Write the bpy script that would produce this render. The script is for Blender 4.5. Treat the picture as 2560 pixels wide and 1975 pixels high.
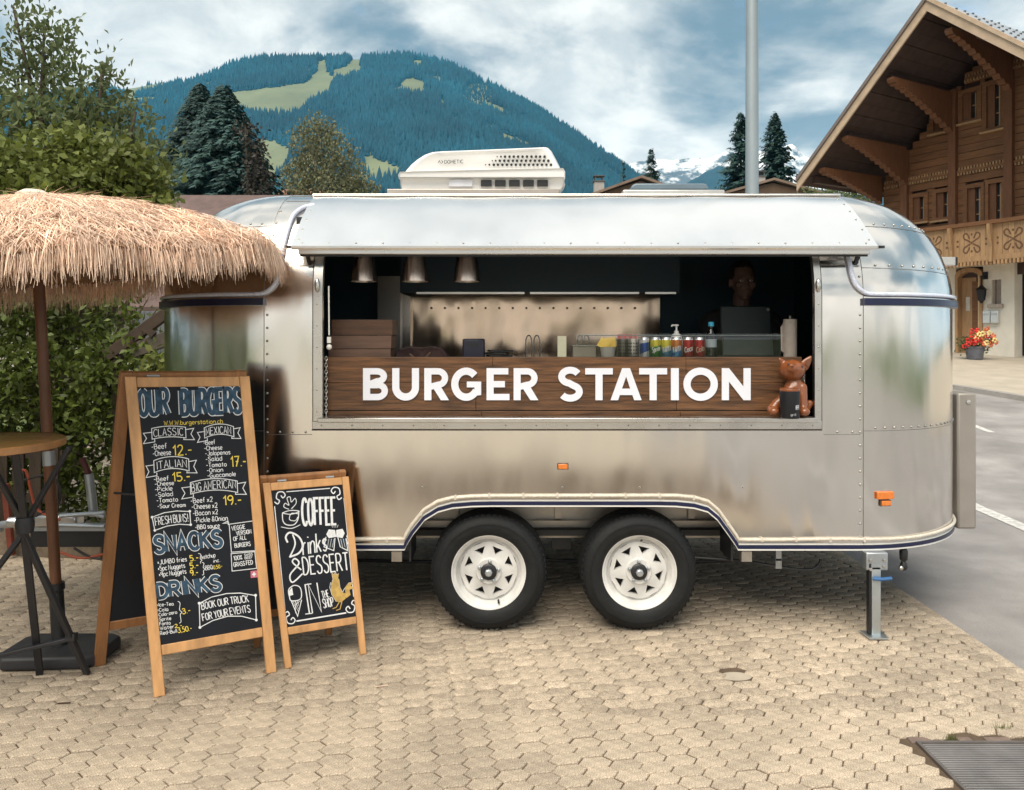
import bpy, bmesh, math, random
import numpy as np
from mathutils import Vector, Matrix

for o in list(bpy.data.objects):
    bpy.data.objects.remove(o)
SC = bpy.context.scene
COL = SC.collection
random.seed(7)
RNG = np.random.default_rng(7)
PI = math.pi

# ------------------------------------------------------------------ camera
FPX, CX, HY = 1900.0, 1280.0, 840.0       # focal length, centre column and horizon row of the 2560 px picture
CAM_D, CAM_Z = 3.69, 1.446                # camera stands 3.69 m from the trailer side
cam = bpy.data.cameras.new('camera')
cam.sensor_width = 36.0
cam.lens = 36.0 * FPX / 2560.0
cam.shift_y = -147.5 / 2560.0
cam.clip_start = 0.05
cam.clip_end = 20000
camo = bpy.data.objects.new('camera', cam)
camo.location = (0, -CAM_D, CAM_Z)
camo.rotation_euler = (PI / 2, 0, 0)
COL.objects.link(camo)
SC.camera = camo

# ------------------------------------------------------------------ exposure, world, sun
SC.view_settings.view_transform = 'Standard'
SC.view_settings.look = 'None'
SC.view_settings.gamma = 1.0
SC.view_settings.exposure = 1.7
SUN_EL, SUN_AZ = math.radians(57), math.radians(203)   # azimuth measured from +Y clockwise seen from above
world = bpy.data.worlds.new('World')
SC.world = world
world.use_nodes = True
wn, wl = world.node_tree.nodes, world.node_tree.links
wn.clear()

def wnode(t, **kw):
    n = wn.new(t)
    for k, v in kw.items():
        setattr(n, k, v)
    return n

def wmath(op, a, b=None, clamp=False):
    n = wnode('ShaderNodeMath', operation=op, use_clamp=clamp)
    for i, v in enumerate((a, b)):
        if v is None:
            continue
        if isinstance(v, (int, float)):
            n.inputs[i].default_value = v
        else:
            wl.new(v, n.inputs[i])
    return n.outputs[0]

def wmix(fac, a, b):
    n = wnode('ShaderNodeMix', data_type='RGBA')
    if isinstance(fac, (int, float)):
        n.inputs[0].default_value = fac
    else:
        wl.new(fac, n.inputs[0])
    for i, v in ((6, a), (7, b)):
        if isinstance(v, tuple):
            n.inputs[i].default_value = (*v, 1)
        else:
            wl.new(v, n.inputs[i])
    return n.outputs[2]

sky = wnode('ShaderNodeTexSky', sky_type='NISHITA')
sky.sun_disc = False
sky.sun_elevation = SUN_EL
sky.sun_rotation = SUN_AZ
sky.air_density = 1.0
sky.dust_density = 0.6
tc = wnode('ShaderNodeTexCoord')
sep = wnode('ShaderNodeSeparateXYZ')
wl.new(tc.outputs['Generated'], sep.inputs[0])
zc = wmath('ADD', wmath('MAXIMUM', sep.outputs[2], 0.0), 0.40)
comb = wnode('ShaderNodeCombineXYZ')
wl.new(wmath('DIVIDE', sep.outputs[0], zc), comb.inputs[0])
wl.new(wmath('DIVIDE', sep.outputs[1], zc), comb.inputs[1])

def wnoise(scale, off, detail=7, rough=0.55, dist=0.0):
    mp = wnode('ShaderNodeMapping')
    mp.inputs['Location'].default_value = off
    wl.new(comb.outputs[0], mp.inputs[0])
    n = wnode('ShaderNodeTexNoise')
    n.inputs['Scale'].default_value = scale
    n.inputs['Detail'].default_value = detail
    n.inputs['Roughness'].default_value = rough
    n.inputs['Distortion'].default_value = dist
    wl.new(mp.outputs[0], n.inputs['Vector'])
    return n.outputs['Fac']

def wramp(v, lo, hi):
    n = wnode('ShaderNodeMapRange')
    n.interpolation_type = 'SMOOTHSTEP'
    n.inputs[1].default_value = lo
    n.inputs[2].default_value = hi
    wl.new(v, n.inputs[0])
    return n.outputs[0]

SKB, SKO = 1.7, (1.2, 5.5, 0)
cover = wramp(wnoise(1.9, (3.1, 0.7, 0), 8, 0.56, 0.2), 0.26, 0.36)
billow = wramp(wnoise(SKB, SKO, 9, 0.55, 0.35), 0.42, 0.57)
fine = wramp(wnoise(6.5, (1.4, 6.2, 0), 7, 0.6, 0.3), 0.30, 0.70)
low = wramp(sep.outputs[2], 0.30, 0.12)                     # cloud banks look whiter towards the horizon
bright = wmath('ADD', wmath('MULTIPLY', billow, 0.80), wmath("MULTIPLY", low, 0.62))
bright = wmath('ADD', bright, wmath('MULTIPLY', wramp(sep.outputs[2], 0.45, 0.95), 0.75))     # overcast: thinner and brighter overhead
bright = wmath('MULTIPLY', bright, wmath('ADD', wmath('MULTIPLY', fine, 0.55), 0.62), clamp=True)
ccol = wmix(bright, (0.088, 0.116, 0.136), (0.43, 0.415, 0.385))
bg1 = wnode('ShaderNodeBackground')
wl.new(sky.outputs[0], bg1.inputs[0])
bg1.inputs[1].default_value = 0.085
bg2 = wnode('ShaderNodeBackground')
wl.new(ccol, bg2.inputs[0])
bg2.inputs[1].default_value = 0.95
mx = wnode('ShaderNodeMixShader')
wl.new(cover, mx.inputs[0])
wl.new(bg1.outputs[0], mx.inputs[1])
wl.new(bg2.outputs[0], mx.inputs[2])
wout = wnode('ShaderNodeOutputWorld')
wl.new(mx.outputs[0], wout.inputs[0])

sun = bpy.data.lights.new('sun', 'SUN')
sun.energy = 1.4
sun.angle = math.radians(50)
sun.color = (1.0, 0.91, 0.77)
suno = bpy.data.objects.new('sun', sun)
sd = Vector((math.sin(SUN_AZ) * math.cos(SUN_EL), math.cos(SUN_AZ) * math.cos(SUN_EL), math.sin(SUN_EL)))
suno.rotation_euler = sd.to_track_quat('Z', 'Y').to_euler()
suno.location = sd * 30
COL.objects.link(suno)

# ------------------------------------------------------------------ picture helpers
def W(px, py, d):
    """the point of the place seen at picture position px, py and d metres in front of the camera"""
    return Vector(((px - CX) * d / FPX, d - CAM_D, CAM_Z - (py - HY) * d / FPX))

def G(px, py, z=0.0):
    return W(px, py, (CAM_Z - z) * FPX / (py - HY))

class Plane:
    def __init__(self, p, n):
        self.p, self.n = Vector(p), Vector(n).normalized()
    def hit(self, px, py, off=0.0):
        o = Vector((0, -CAM_D, CAM_Z))
        r = W(px, py, 1.0) - o
        t = (self.p + self.n * off - o).dot(self.n) / r.dot(self.n)
        return o + r * t

# ------------------------------------------------------------------ materials
MATS = {}
def M(name, col=(0.5, 0.5, 0.5), rough=0.6, metal=0.0, var=0.12, scale=9.0, stretch=(1, 1, 1), bump=0.0, bscale=40.0,
      coat=0.0, island=0.0, rvar=0.0, trans=0.0, speck=0.0, spec=0.5, dirt=0.0):
    if name in MATS:
        return MATS[name]
    m = bpy.data.materials.new(name)
    m.use_nodes = True
    nt = m.node_tree
    N, L = nt.nodes, nt.links
    b = N['Principled BSDF']
    b.inputs['Roughness'].default_value = rough
    b.inputs['Metallic'].default_value = metal
    b.inputs['Specular IOR Level'].default_value = spec
    if coat:
        b.inputs['Coat Weight'].default_value = coat
        b.inputs['Coat Roughness'].default_value = 0.12
    tcn = N.new('ShaderNodeTexCoord')
    mp = N.new('ShaderNodeMapping')
    mp.inputs['Scale'].default_value = stretch
    L.new(tcn.outputs['Object'], mp.inputs[0])
    nz = N.new('ShaderNodeTexNoise')
    nz.inputs['Scale'].default_value = scale
    nz.inputs['Detail'].default_value = 6
    nz.inputs['Roughness'].default_value = 0.6
    L.new(mp.outputs[0], nz.inputs['Vector'])
    mr = N.new('ShaderNodeMapRange')
    mr.inputs[1].default_value, mr.inputs[2].default_value = 0.3, 0.7
    L.new(nz.outputs['Fac'], mr.inputs[0])
    mix = N.new('ShaderNodeMix')
    mix.data_type = 'RGBA'
    L.new(mr.outputs[0], mix.inputs[0])
    mix.inputs[6].default_value = (*[c * (1 - var) for c in col], 1)
    mix.inputs[7].default_value = (*[min(1, c * (1 + var)) for c in col], 1)
    out = mix.outputs[2]
    def scaleval(out, src, lo, hi):
        r = N.new('ShaderNodeMapRange')
        r.inputs[3].default_value, r.inputs[4].default_value = lo, hi
        L.new(src, r.inputs[0])
        h = N.new('ShaderNodeHueSaturation')
        L.new(r.outputs[0], h.inputs['Value'])
        L.new(out, h.inputs['Color'])
        return h.outputs[0]
    if island:
        g = N.new('ShaderNodeNewGeometry')
        out = scaleval(out, g.outputs['Random Per Island'], 1 - island, 1 + island)
        oi = N.new('ShaderNodeObjectInfo')
        out = scaleval(out, oi.outputs['Random'], 1 - island * .6, 1 + island * .6)
    if speck:
        s = N.new('ShaderNodeTexNoise')
        s.inputs['Scale'].default_value = 260
        s.inputs['Detail'].default_value = 2
        L.new(tcn.outputs['Object'], s.inputs['Vector'])
        r = N.new('ShaderNodeMapRange')
        r.inputs[1].default_value, r.inputs[2].default_value = 0.3, 0.7
        L.new(s.outputs['Fac'], r.inputs[0])
        out = scaleval(out, r.outputs[0], 1 - speck, 1 + speck)
    if dirt:
        s = N.new('ShaderNodeTexNoise')
        s.inputs['Scale'].default_value = 1.1
        s.inputs['Detail'].default_value = 5
        gp = N.new('ShaderNodeNewGeometry')
        L.new(gp.outputs['Position'], s.inputs['Vector'])
        r = N.new('ShaderNodeMapRange')
        r.inputs[1].default_value, r.inputs[2].default_value = 0.35, 0.65
        L.new(s.outputs['Fac'], r.inputs[0])
        out = scaleval(out, r.outputs[0], 1 - dirt, 1 + dirt)
    L.new(out, b.inputs['Base Color'])
    if rvar:
        r = N.new('ShaderNodeMapRange')
        r.inputs[3].default_value, r.inputs[4].default_value = max(0.02, rough - rvar), rough + rvar
        L.new(mr.outputs[0], r.inputs[0])
        L.new(r.outputs[0], b.inputs['Roughness'])
    if bump:
        bz = N.new('ShaderNodeTexNoise')
        bz.inputs['Scale'].default_value = bscale
        bz.inputs['Detail'].default_value = 4
        L.new(mp.outputs[0], bz.inputs['Vector'])
        bn = N.new('ShaderNodeBump')
        bn.inputs['Strength'].default_value = min(1, bump)
        bn.inputs['Distance'].default_value = 0.01 if bump <= 1 else 0.01 * bump
        L.new(bz.outputs['Fac'], bn.inputs['Height'])
        L.new(bn.outputs[0], b.inputs['Normal'])
    if trans:
        t = N.new('ShaderNodeBsdfTranslucent')
        L.new(out, t.inputs[0])
        ms = N.new('ShaderNodeMixShader')
        ms.inputs[0].default_value = trans
        L.new(b.outputs[0], ms.inputs[1])
        L.new(t.outputs[0], ms.inputs[2])
        L.new(ms.outputs[0], N['Material Output'].inputs[0])
    MATS[name] = m
    return m

def glassmat(name, col=(1, 1, 1), rough=0.0, thin=0.9):
    """clear pane: mostly transparent with a mirror-like surface reflection"""
    if name in MATS:
        return MATS[name]
    m = bpy.data.materials.new(name)
    m.use_nodes = True
    N, L = m.node_tree.nodes, m.node_tree.links
    N.clear()
    o = N.new('ShaderNodeOutputMaterial')
    t = N.new('ShaderNodeBsdfTransparent')
    t.inputs[0].default_value = (*col, 1)
    g = N.new('ShaderNodeBsdfGlossy')
    g.inputs['Roughness'].default_value = rough
    f = N.new('ShaderNodeFresnel')
    f.inputs[0].default_value = 1.5
    ms = N.new('ShaderNodeMixShader')
    L.new(f.outputs[0], ms.inputs[0])
    L.new(t.outputs[0], ms.inputs[1])
    L.new(g.outputs[0], ms.inputs[2])
    L.new(ms.outputs[0], o.inputs[0])
    MATS[name] = m
    return m

# ------------------------------------------------------------------ object helpers
WM = {}
def tag(o, label=None, cat=None, group=None, kind=None):
    if label: o['label'] = label
    if cat: o['category'] = cat
    if group: o['group'] = group
    if kind: o['kind'] = kind
    return o

def thing(name, loc=(0, 0, 0), label=None, cat=None, group=None):
    o = bpy.data.objects.new(name, None)
    o.empty_display_size = 0.1
    o.location = loc
    COL.objects.link(o)
    WM[o] = Matrix.Translation(Vector(loc))
    return tag(o, label, cat, group)

def link(name, me, mat, parent=None, smooth=False):
    o = bpy.data.objects.new(name, me)
    if mat:
        for mm in (mat if isinstance(mat, (list, tuple)) else [mat]):
            me.materials.append(mm)
    COL.objects.link(o)
    if parent:
        o.parent = parent
        o.matrix_parent_inverse = WM[parent].inverted()
    WM[o] = Matrix.Identity(4)
    if smooth:
        for p in me.polygons:
            p.use_smooth = True
        if smooth != 'all':
            me.set_sharp_from_angle(angle=math.radians(38))
    return o

def copy_tree(o, parent=None):
    c = o.copy()
    COL.objects.link(c)
    c.parent = parent
    if parent is not None:
        c.matrix_parent_inverse = o.matrix_parent_inverse.copy()
    WM[c] = WM[o].copy()
    for ch in list(o.children):
        copy_tree(ch, c)
    return c

def np_mesh(name, V, F, mat, parent=None, smooth=False):
    """mesh from numpy arrays: V (n,3), F (m,k)"""
    me = bpy.data.meshes.new(name)
    V = np.asarray(V, dtype=np.float32)
    F = np.asarray(F, dtype=np.int32)
    k = F.shape[1]
    me.vertices.add(len(V))
    me.vertices.foreach_set('co', V.ravel())
    me.loops.add(F.size)
    me.loops.foreach_set('vertex_index', F.ravel())
    me.polygons.add(len(F))
    me.polygons.foreach_set('loop_start', np.arange(0, F.size, k, dtype=np.int32))
    me.update(calc_edges=True)
    me.validate()
    return link(name, me, mat, parent, smooth)

class MB:
    def __init__(self):
        self.v, self.f = [], []
    def add(self, vs, fs):
        b = len(self.v)
        self.v += [tuple(p) for p in vs]
        self.f += [tuple(b + i for i in f) for f in fs]
        return self
    def box(self, c, s, rot=None):
        hx, hy, hz = s[0] / 2, s[1] / 2, s[2] / 2
        vs = [Vector((x, y, z)) for x in (-hx, hx) for y in (-hy, hy) for z in (-hz, hz)]
        if rot is not None:
            vs = [rot @ p for p in vs]
        vs = [p + Vector(c) for p in vs]
        return self.add(vs, [(0, 1, 3, 2), (4, 6, 7, 5), (0, 4, 5, 1), (2, 3, 7, 6), (0, 2, 6, 4), (1, 5, 7, 3)])
    def bar(self, a, b, w, h, up=(0, 0, 1)):
        """box beam from a to b, w wide (sideways), h high"""
        a, b = Vector(a), Vector(b)
        d = (b - a).normalized()
        u = Vector(up)
        s = d.cross(u)
        if s.length < 1e-5:
            s = d.cross(Vector((1, 0, 0)))
        s.normalize()
        u = s.cross(d).normalized()
        vs = []
        for p in (a, b):
            for i, j in ((-1, -1), (1, -1), (1, 1), (-1, 1)):
                vs.append(p + s * (i * w / 2) + u * (j * h / 2))
        return self.add(vs, [(3, 2, 1, 0), (4, 5, 6, 7), (0, 1, 5, 4), (1, 2, 6, 5), (2, 3, 7, 6), (3, 0, 4, 7)])
    def tube(self, pts, r, n=10, caps=True):
        pts = [Vector(p) for p in pts]
        rs = r if isinstance(r, (list, tuple)) else [r] * len(pts)
        prev = None
        vs, fs = [], []
        for i, p in enumerate(pts):
            d = (pts[min(i + 1, len(pts) - 1)] - pts[max(i - 1, 0)]).normalized()
            if prev is None:
                s = d.cross(Vector((0, 0, 1)))
                if s.length < 1e-3:
                    s = d.cross(Vector((1, 0, 0)))
            else:
                s = prev - d * prev.dot(d)
            s.normalize()
            prev = s
            t = d.cross(s)
            for k in range(n):
                a = 2 * PI * k / n
                vs.append(p + (s * math.cos(a) + t * math.sin(a)) * rs[i])
        for i in range(len(pts) - 1):
            for k in range(n):
                k2 = (k + 1) % n
                fs.append((i * n + k, i * n + k2, (i + 1) * n + k2, (i + 1) * n + k))
        if caps:
            fs.append(tuple(range(n - 1, -1, -1)))
            fs.append(tuple((len(pts) - 1) * n + k for k in range(n)))
        return self.add(vs, fs)
    def lathe(self, prof, c=(0, 0, 0), n=24, axis='z', a0=0.0):
        """profile of (radius, height) turned about an axis"""
        vs, fs = [], []
        for r, h in prof:
            for k in range(n):
                a = a0 + 2 * PI * k / n
                x, y = r * math.cos(a), r * math.sin(a)
                p = {'z': (x, y, h), 'y': (x, h, y), 'x': (h, x, y)}[axis]
                vs.append(Vector(p) + Vector(c))
        for i in range(len(prof) - 1):
            for k in range(n):
                k2 = (k + 1) % n
                fs.append((i * n + k, i * n + k2, (i + 1) * n + k2, (i + 1) * n + k))
        return self.add(vs, fs)
    def prism(self, poly, ext):
        """polygon (3D points) pushed along ext"""
        e = Vector(ext)
        a = [Vector(p) for p in poly]
        n = len(a)
        return self.add(a + [p + e for p in a], [tuple(range(n)), tuple(range(2 * n - 1, n - 1, -1))] +
                        [(i, n + i, n + (i + 1) % n, (i + 1) % n) for i in range(n)])
    def ball(self, c, r, n=12, m=8):
        r = (r, r, r) if isinstance(r, (int, float)) else r
        vs, fs = [], []
        for i in range(m + 1):
            th = PI * i / m
            for k in range(n):
                a = 2 * PI * k / n
                vs.append(Vector(c) + Vector((r[0] * math.sin(th) * math.cos(a), r[1] * math.sin(th) * math.sin(a), r[2] * math.cos(th))))
        for i in range(m):
            for k in range(n):
                k2 = (k + 1) % n
                fs.append((i * n + k, i * n + k2, (i + 1) * n + k2, (i + 1) * n + k))
        return self.add(vs, fs)
    def build(self, name, mat, parent=None, smooth=False, bevel=0.0, seg=2):
        me = bpy.data.meshes.new(name)
        me.from_pydata(self.v, [], self.f)
        bm = bmesh.new()
        bm.from_mesh(me)
        bmesh.ops.remove_doubles(bm, verts=bm.verts, dist=1e-6)
        bmesh.ops.recalc_face_normals(bm, faces=bm.faces)
        bm.to_mesh(me)
        bm.free()
        o = link(name, me, mat, parent, smooth or bool(bevel))
        if bevel:
            md = o.modifiers.new('bevel', 'BEVEL')
            md.width = bevel
            md.segments = seg
            md.limit_method = 'ANGLE'
            md.angle_limit = math.radians(35)
        return o

def boxo(name, mat, parent, c, s, rot=None, bevel=0.0):
    return MB().box(c, s, rot).build(name, mat, parent, bevel=bevel)

def catmull(pts, k=5, closed=False):
    P = [Vector(p) for p in pts]
    n = len(P)
    if n < 3:
        return P
    out = []
    for i in range(n if closed else n - 1):
        g = (lambda j: P[j % n]) if closed else (lambda j: P[min(max(j, 0), n - 1)])
        p0, p1, p2, p3 = g(i - 1), g(i), g(i + 1), g(i + 2)
        for q in range(k):
            t = q / k
            out.append(0.5 * ((2 * p1) + (p2 - p0) * t + (2 * p0 - 5 * p1 + 4 * p2 - p3) * t * t + (3 * p1 - p0 - 3 * p2 + p3) * t ** 3))
    if not closed:
        out.append(P[-1])
    return out

# ------------------------------------------------------------------ ribbons and stroke lettering
def offsets(p, w, closed=False):
    """left and right edge of a flat 2D stroke with mitred joints"""
    n = len(p)
    Lf, Rt = [], []
    for i in range(n):
        a = p[(i - 1) % n] if (closed or i > 0) else None
        b = p[(i + 1) % n] if (closed or i < n - 1) else None
        d1 = (p[i] - a).normalized() if a is not None and (p[i] - a).length > 1e-9 else None
        d2 = (b - p[i]).normalized() if b is not None and (b - p[i]).length > 1e-9 else None
        if d1 is None: d1 = d2
        if d2 is None: d2 = d1
        t = (d1 + d2)
        t = t.normalized() if t.length > 1e-6 else d1
        nn = Vector((-t.y, t.x))
        c = max(0.45, nn.dot(Vector((-d1.y, d1.x))))
        Lf.append(p[i] + nn * (w / 2 / c))
        Rt.append(p[i] - nn * (w / 2 / c))
    return Lf, Rt

# single-stroke alphabet on a 6 x 10 grid; strokes separated by '|', '~' marks a smoothed stroke
GL = {
 'A': '0,0 3,10 6,0|1.2,3.6 4.8,3.6', 'B': '0,0 0,10|~0,10 4,9.8 5,7.6 3.6,5.4 0,5.2|~0,5.2 4.6,5 6,2.6 4.4,0.2 0,0', 'C': '~5.8,8.4 4.4,9.9 2,9.6 0.2,6.6 0.2,3.2 2,0.4 4.4,0.1 5.8,1.6',
 'D': '0,0 0,10|~0,10 3.6,9.7 6,7 6,3 3.6,0.3 0,0', 'E': '5.4,10 0,10 0,0 5.4,0|0,5.2 4.4,5.2', 'F': '5.4,10 0,10 0,0|0,5.2 4.4,5.2',
 'G': '~5.8,8.4 4.4,9.9 2,9.6 0.2,6.6 0.2,3.2 2,0.4 4.4,0.1 5.8,1.8|5.8,1.8 5.8,4.6 3.4,4.6', 'H': '0,0 0,10|6,0 6,10|0,5 6,5', 'I': '1.2,0 1.2,10', 'J': '~5,10 5,3 4,0.4 2,0 0.4,1.6',
 'K': '0,0 0,10|5.6,10 0.2,4.6|1.8,6 6,0', 'L': '0,10 0,0 5,0', 'M': '0,0 0.4,10 3.4,3 6.4,10 6.8,0', 'N': '0,0 0,10 5.8,0 5.8,10', 'O': '~3,10 0.6,8.4 0,5 0.6,1.6 3,0 5.4,1.6 6,5 5.4,8.4 3,10',
 'P': '0,0 0,10|~0,10 4.2,9.8 5.8,7.4 4.2,4.8 0,4.6', 'Q': '~3,10 0.6,8.4 0,5 0.6,1.6 3,0 5.4,1.6 6,5 5.4,8.4 3,10|3.6,3 6.2,-0.6', 'R': '0,0 0,10|~0,10 4.2,9.8 5.6,7.6 4.2,5.2 0,5|2.6,5 6,0',
 'S': '~5.6,8.6 4.2,9.9 1.8,9.8 0.4,8 1.2,6 4.6,4.4 5.8,2.4 4.6,0.3 2,0 0.2,1.5', 'T': '0,10 6,10|3,10 3,0', 'U': '~0,10 0,3.4 1,0.6 3,0 5,0.6 6,3.4 6,10', 'V': '0,10 3,0 6,10',
 'W': '0,10 1.8,0 3.8,7 5.8,0 7.6,10', 'X': '0,0 6,10|0,10 6,0', 'Y': '0,10 3,5 6,10|3,5 3,0', 'Z': '0,10 6,10 0,0 6,0',
 'a': '~5,5 3.6,6.4 1,6 0,3 1,0.4 3.4,0.2 5,2.4|5,6.4 5,1 5.6,0', 'b': '0,10 0,0|~0,4.4 2,6.4 4.6,5.6 5,3 4,0.5 1.8,0 0,1.6', 'c': '~4.8,5.2 3.2,6.5 1,5.8 0,3 1,0.5 3.2,0 4.8,1.2',
 'd': '5,10 5,0|~5,4.4 3.2,6.4 0.8,5.6 0,3 1,0.5 3.2,0 5,1.6', 'e': '~0.2,3.2 4.8,3.6 4.2,6 2.2,6.5 0.4,5 0,2.6 1.4,0.3 3.4,0 4.8,1.2', 'f': '~4,9.6 2.6,10 1.6,8.6 1.6,5 1.6,0|0,6 3.4,6',
 'g': '~5,5 3.4,6.4 1,6 0,3.4 1,0.8 3.4,0.8 5,2.6|~5,6.4 5,-1 4,-3 1.8,-3.2 0.4,-2', 'h': '0,10 0,0|~0,4 1.8,6.2 4,6 4.8,4 4.8,0', 'i': '0.8,6.2 0.8,0|0.8,8.6 0.8,9.2', 'j': '~2,6.2 2,-2 1,-3.2 0,-2.6|2,8.6 2,9.2',
 'k': '0,10 0,0|4.2,6.2 0.2,2.6|1.6,3.8 4.6,0', 'l': '0.8,10 0.8,0', 'm': '0,6.2 0,0|~0,4.4 1.4,6.2 2.8,5.8 3.2,4 3.2,0|~3.2,4.4 4.6,6.2 6,5.8 6.4,4 6.4,0', 'n': '0,6.2 0,0|~0,4 1.8,6.2 4,6 4.8,4 4.8,0',
 'o': '~2.5,6.4 0.4,5 0,3 0.6,0.8 2.5,0 4.5,0.8 5,3 4.5,5.4 2.5,6.4', 'p': '0,6.2 0,-3.4|~0,4.4 2,6.4 4.6,5.6 5,3 4,0.5 1.8,0 0,1.6', 'q': '5,6.2 5,-3.4|~5,4.4 3.2,6.4 0.8,5.6 0,3 1,0.5 3.2,0 5,1.6',
 'r': '0,6.2 0,0|~0,3.6 1.4,6 3.2,6.2', 's': '~4.2,5.4 2.6,6.5 0.6,5.8 0.6,4.2 3.6,2.8 4.2,1.4 2.6,0 0.2,0.9', 't': '1.6,9 1.6,1 3,0|0,6.2 3.6,6.2', 'u': '~0,6.2 0,2 1,0.2 3,0.2 4.8,2.4|4.8,6.2 4.8,0', 'v': '0,6.2 2.4,0 4.8,6.2',
 'w': '0,6.2 1.4,0 3,4.6 4.6,0 6,6.2', 'x': '0,0 4.6,6.2|0,6.2 4.6,0', 'y': '0,6.2 2.6,0.4|5,6.2 1.2,-3.4', 'z': '0,6.2 4.6,6.2 0,0 4.6,0',
 '0': '~3,10 0.6,8.4 0,5 0.6,1.6 3,0 5.4,1.6 6,5 5.4,8.4 3,10', '1': '0.4,7.4 2.6,10 2.6,0', '2': '~0.4,8 2,10 4.6,9.6 5.2,7 3.6,4 0.2,0|0.2,0 5.8,0', '3': '~0.4,9 2.4,10 4.8,9 4.6,6.4 2.4,5.4 5,4.6 5.6,2 3.6,0 1.6,0 0.2,1.2',
 '4': '4,0 4,10 0,3 5.6,3', '5': '5,10 0.8,10 0.6,5.6|~0.6,5.6 3.4,6 5.4,4.2 5.2,1.6 3,0 0.4,0.8', '6': '~4.8,9.4 2,7.6 0.4,4 0.8,1 3,0 5.2,1.2 5.4,3.6 3.4,5 0.8,3.4', '7': '0.2,10 5.6,10 2,0|1.6,5 5,5',
 '8': '~3,5.4 0.8,7.2 1.4,9.4 3,10 4.8,9.4 5.2,7.2 3,5.4 0.4,3.4 0.6,1 3,0 5.4,1 5.6,3.4 3,5.4', '9': '~5.2,7 3.4,5 1,5.6 0.4,8 2,10 4.2,9.8 5.4,7.6 5,3 3.4,0',
 '.': '0.6,0 0.6,0.9', ',': '1,0.8 0.4,-1.6', '-': '0.4,4.4 3.8,4.4', '!': '1,10 1,3|1,0 1,0.9', '&': '~5.8,0 1.4,7 1.6,9.4 3.2,10 4.2,8.4 1.2,4.6 0.2,2.4 1.6,0.1 4,0.6 5.6,4', '%': '0.4,0 5.6,10|~1.2,9.8 0.2,8.4 1.2,7 2.2,8.4 1.2,9.8|~4.8,3 3.8,1.6 4.8,0.2 5.8,1.6 4.8,3',
 '#': '0.6,2.6 3.4,2.6|0.6,3.6 3.4,3.6|0.6,4.6 3.4,4.6|0.6,5.4 3.4,5.4',
}
GW = {}
def glyph(ch):
    """list of 2D strokes of a letter, height 1"""
    if ch not in GW:
        st, w = [], 0
        for s in GL[ch].split('|'):
            sm = s.startswith('~')
            pts = [Vector((float(a.split(',')[0]) / 10, float(a.split(',')[1]) / 10, 0)) for a in s.lstrip('~').split()]
            if sm:
                pts = catmull(pts, 4)
            st.append([Vector((p.x, p.y)) for p in pts])
            w = max(w, max(p.x for p in pts))
        GW[ch] = (st, w)
    return GW[ch]

class Ink:
    """flat strokes on a surface: maps picture or local positions to 3D through `fn`, each stroke a hair above the last"""
    def __init__(self, fn, nrm, lift=0.0006, step=0.000012):
        self.fn, self.n, self.z, self.step, self.v, self.f = fn, nrm, lift, step, [], []
    def stroke(self, pts, w, closed=False):
        pts = [Vector((p[0], p[1])) for p in pts]
        q = [pts[0]]
        for p in pts[1:]:
            if (p - q[-1]).length > 1e-4 * max(w, 1e-6):
                q.append(p)
        if len(q) < 2:
            return
        Lf, Rt = offsets(q, w, closed)
        b = len(self.v)
        nn = len(q)
        for a, c in zip(Lf, Rt):
            for t in (a, c):
                P = self.fn(t.x, t.y)
                nv = self.n(t.x, t.y) if callable(self.n) else self.n
                self.v.append(P + nv * self.z)
        for i in range(nn if closed else nn - 1):
            j = (i + 1) % nn
            self.f.append((b + 2 * i, b + 2 * i + 1, b + 2 * j + 1, b + 2 * j))
        self.z += self.step
    def poly(self, pts):
        b = len(self.v)
        for p in pts:
            nv = self.n(p[0], p[1]) if callable(self.n) else self.n
            self.v.append(self.fn(p[0], p[1]) + nv * self.z)
        self.f.append(tuple(range(b, b + len(pts))))
        self.z += self.step
    def text(self, s, p0, p1, h, w, lean=0.0, jit=0.0, arch=0.0, yd=-1):
        """fit the words between p0 and p1 (baseline); yd=-1: picture rows run downwards"""
        widths, x = [], 0.0
        for ch in s:
            widths.append(x)
            x += 0.32 if ch == ' ' else glyph(ch)[1] + 0.2
        tot = max(x - 0.2, 0.05)
        p0, p1 = Vector(p0), Vector(p1)
        d = p1 - p0
        up = Vector((d.y, -d.x)).normalized() * (1 if yd < 0 else -1)
        for ch, x0 in zip(s, widths):
            if ch == ' ':
                continue
            jr = random.uniform(-jit, jit)
            for st in glyph(ch)[0]:
                out = []
                for q in st:
                    u = (x0 + q.x) / tot
                    v = q.y + jr + arch * 4 * u * (1 - u)
                    out.append(p0 + d * u + up * (v * h) + d.normalized() * (lean * q.y * h))
                self.stroke(out, w)
    def build(self, name, mat, parent):
        me = bpy.data.meshes.new(name)
        me.from_pydata([tuple(p) for p in self.v], [], self.f)
        return link(name, me, mat, parent)

def jitter(p, a):
    return Vector(p) + Vector((random.uniform(-a, a), random.uniform(-a, a), random.uniform(-a, a)))

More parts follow.
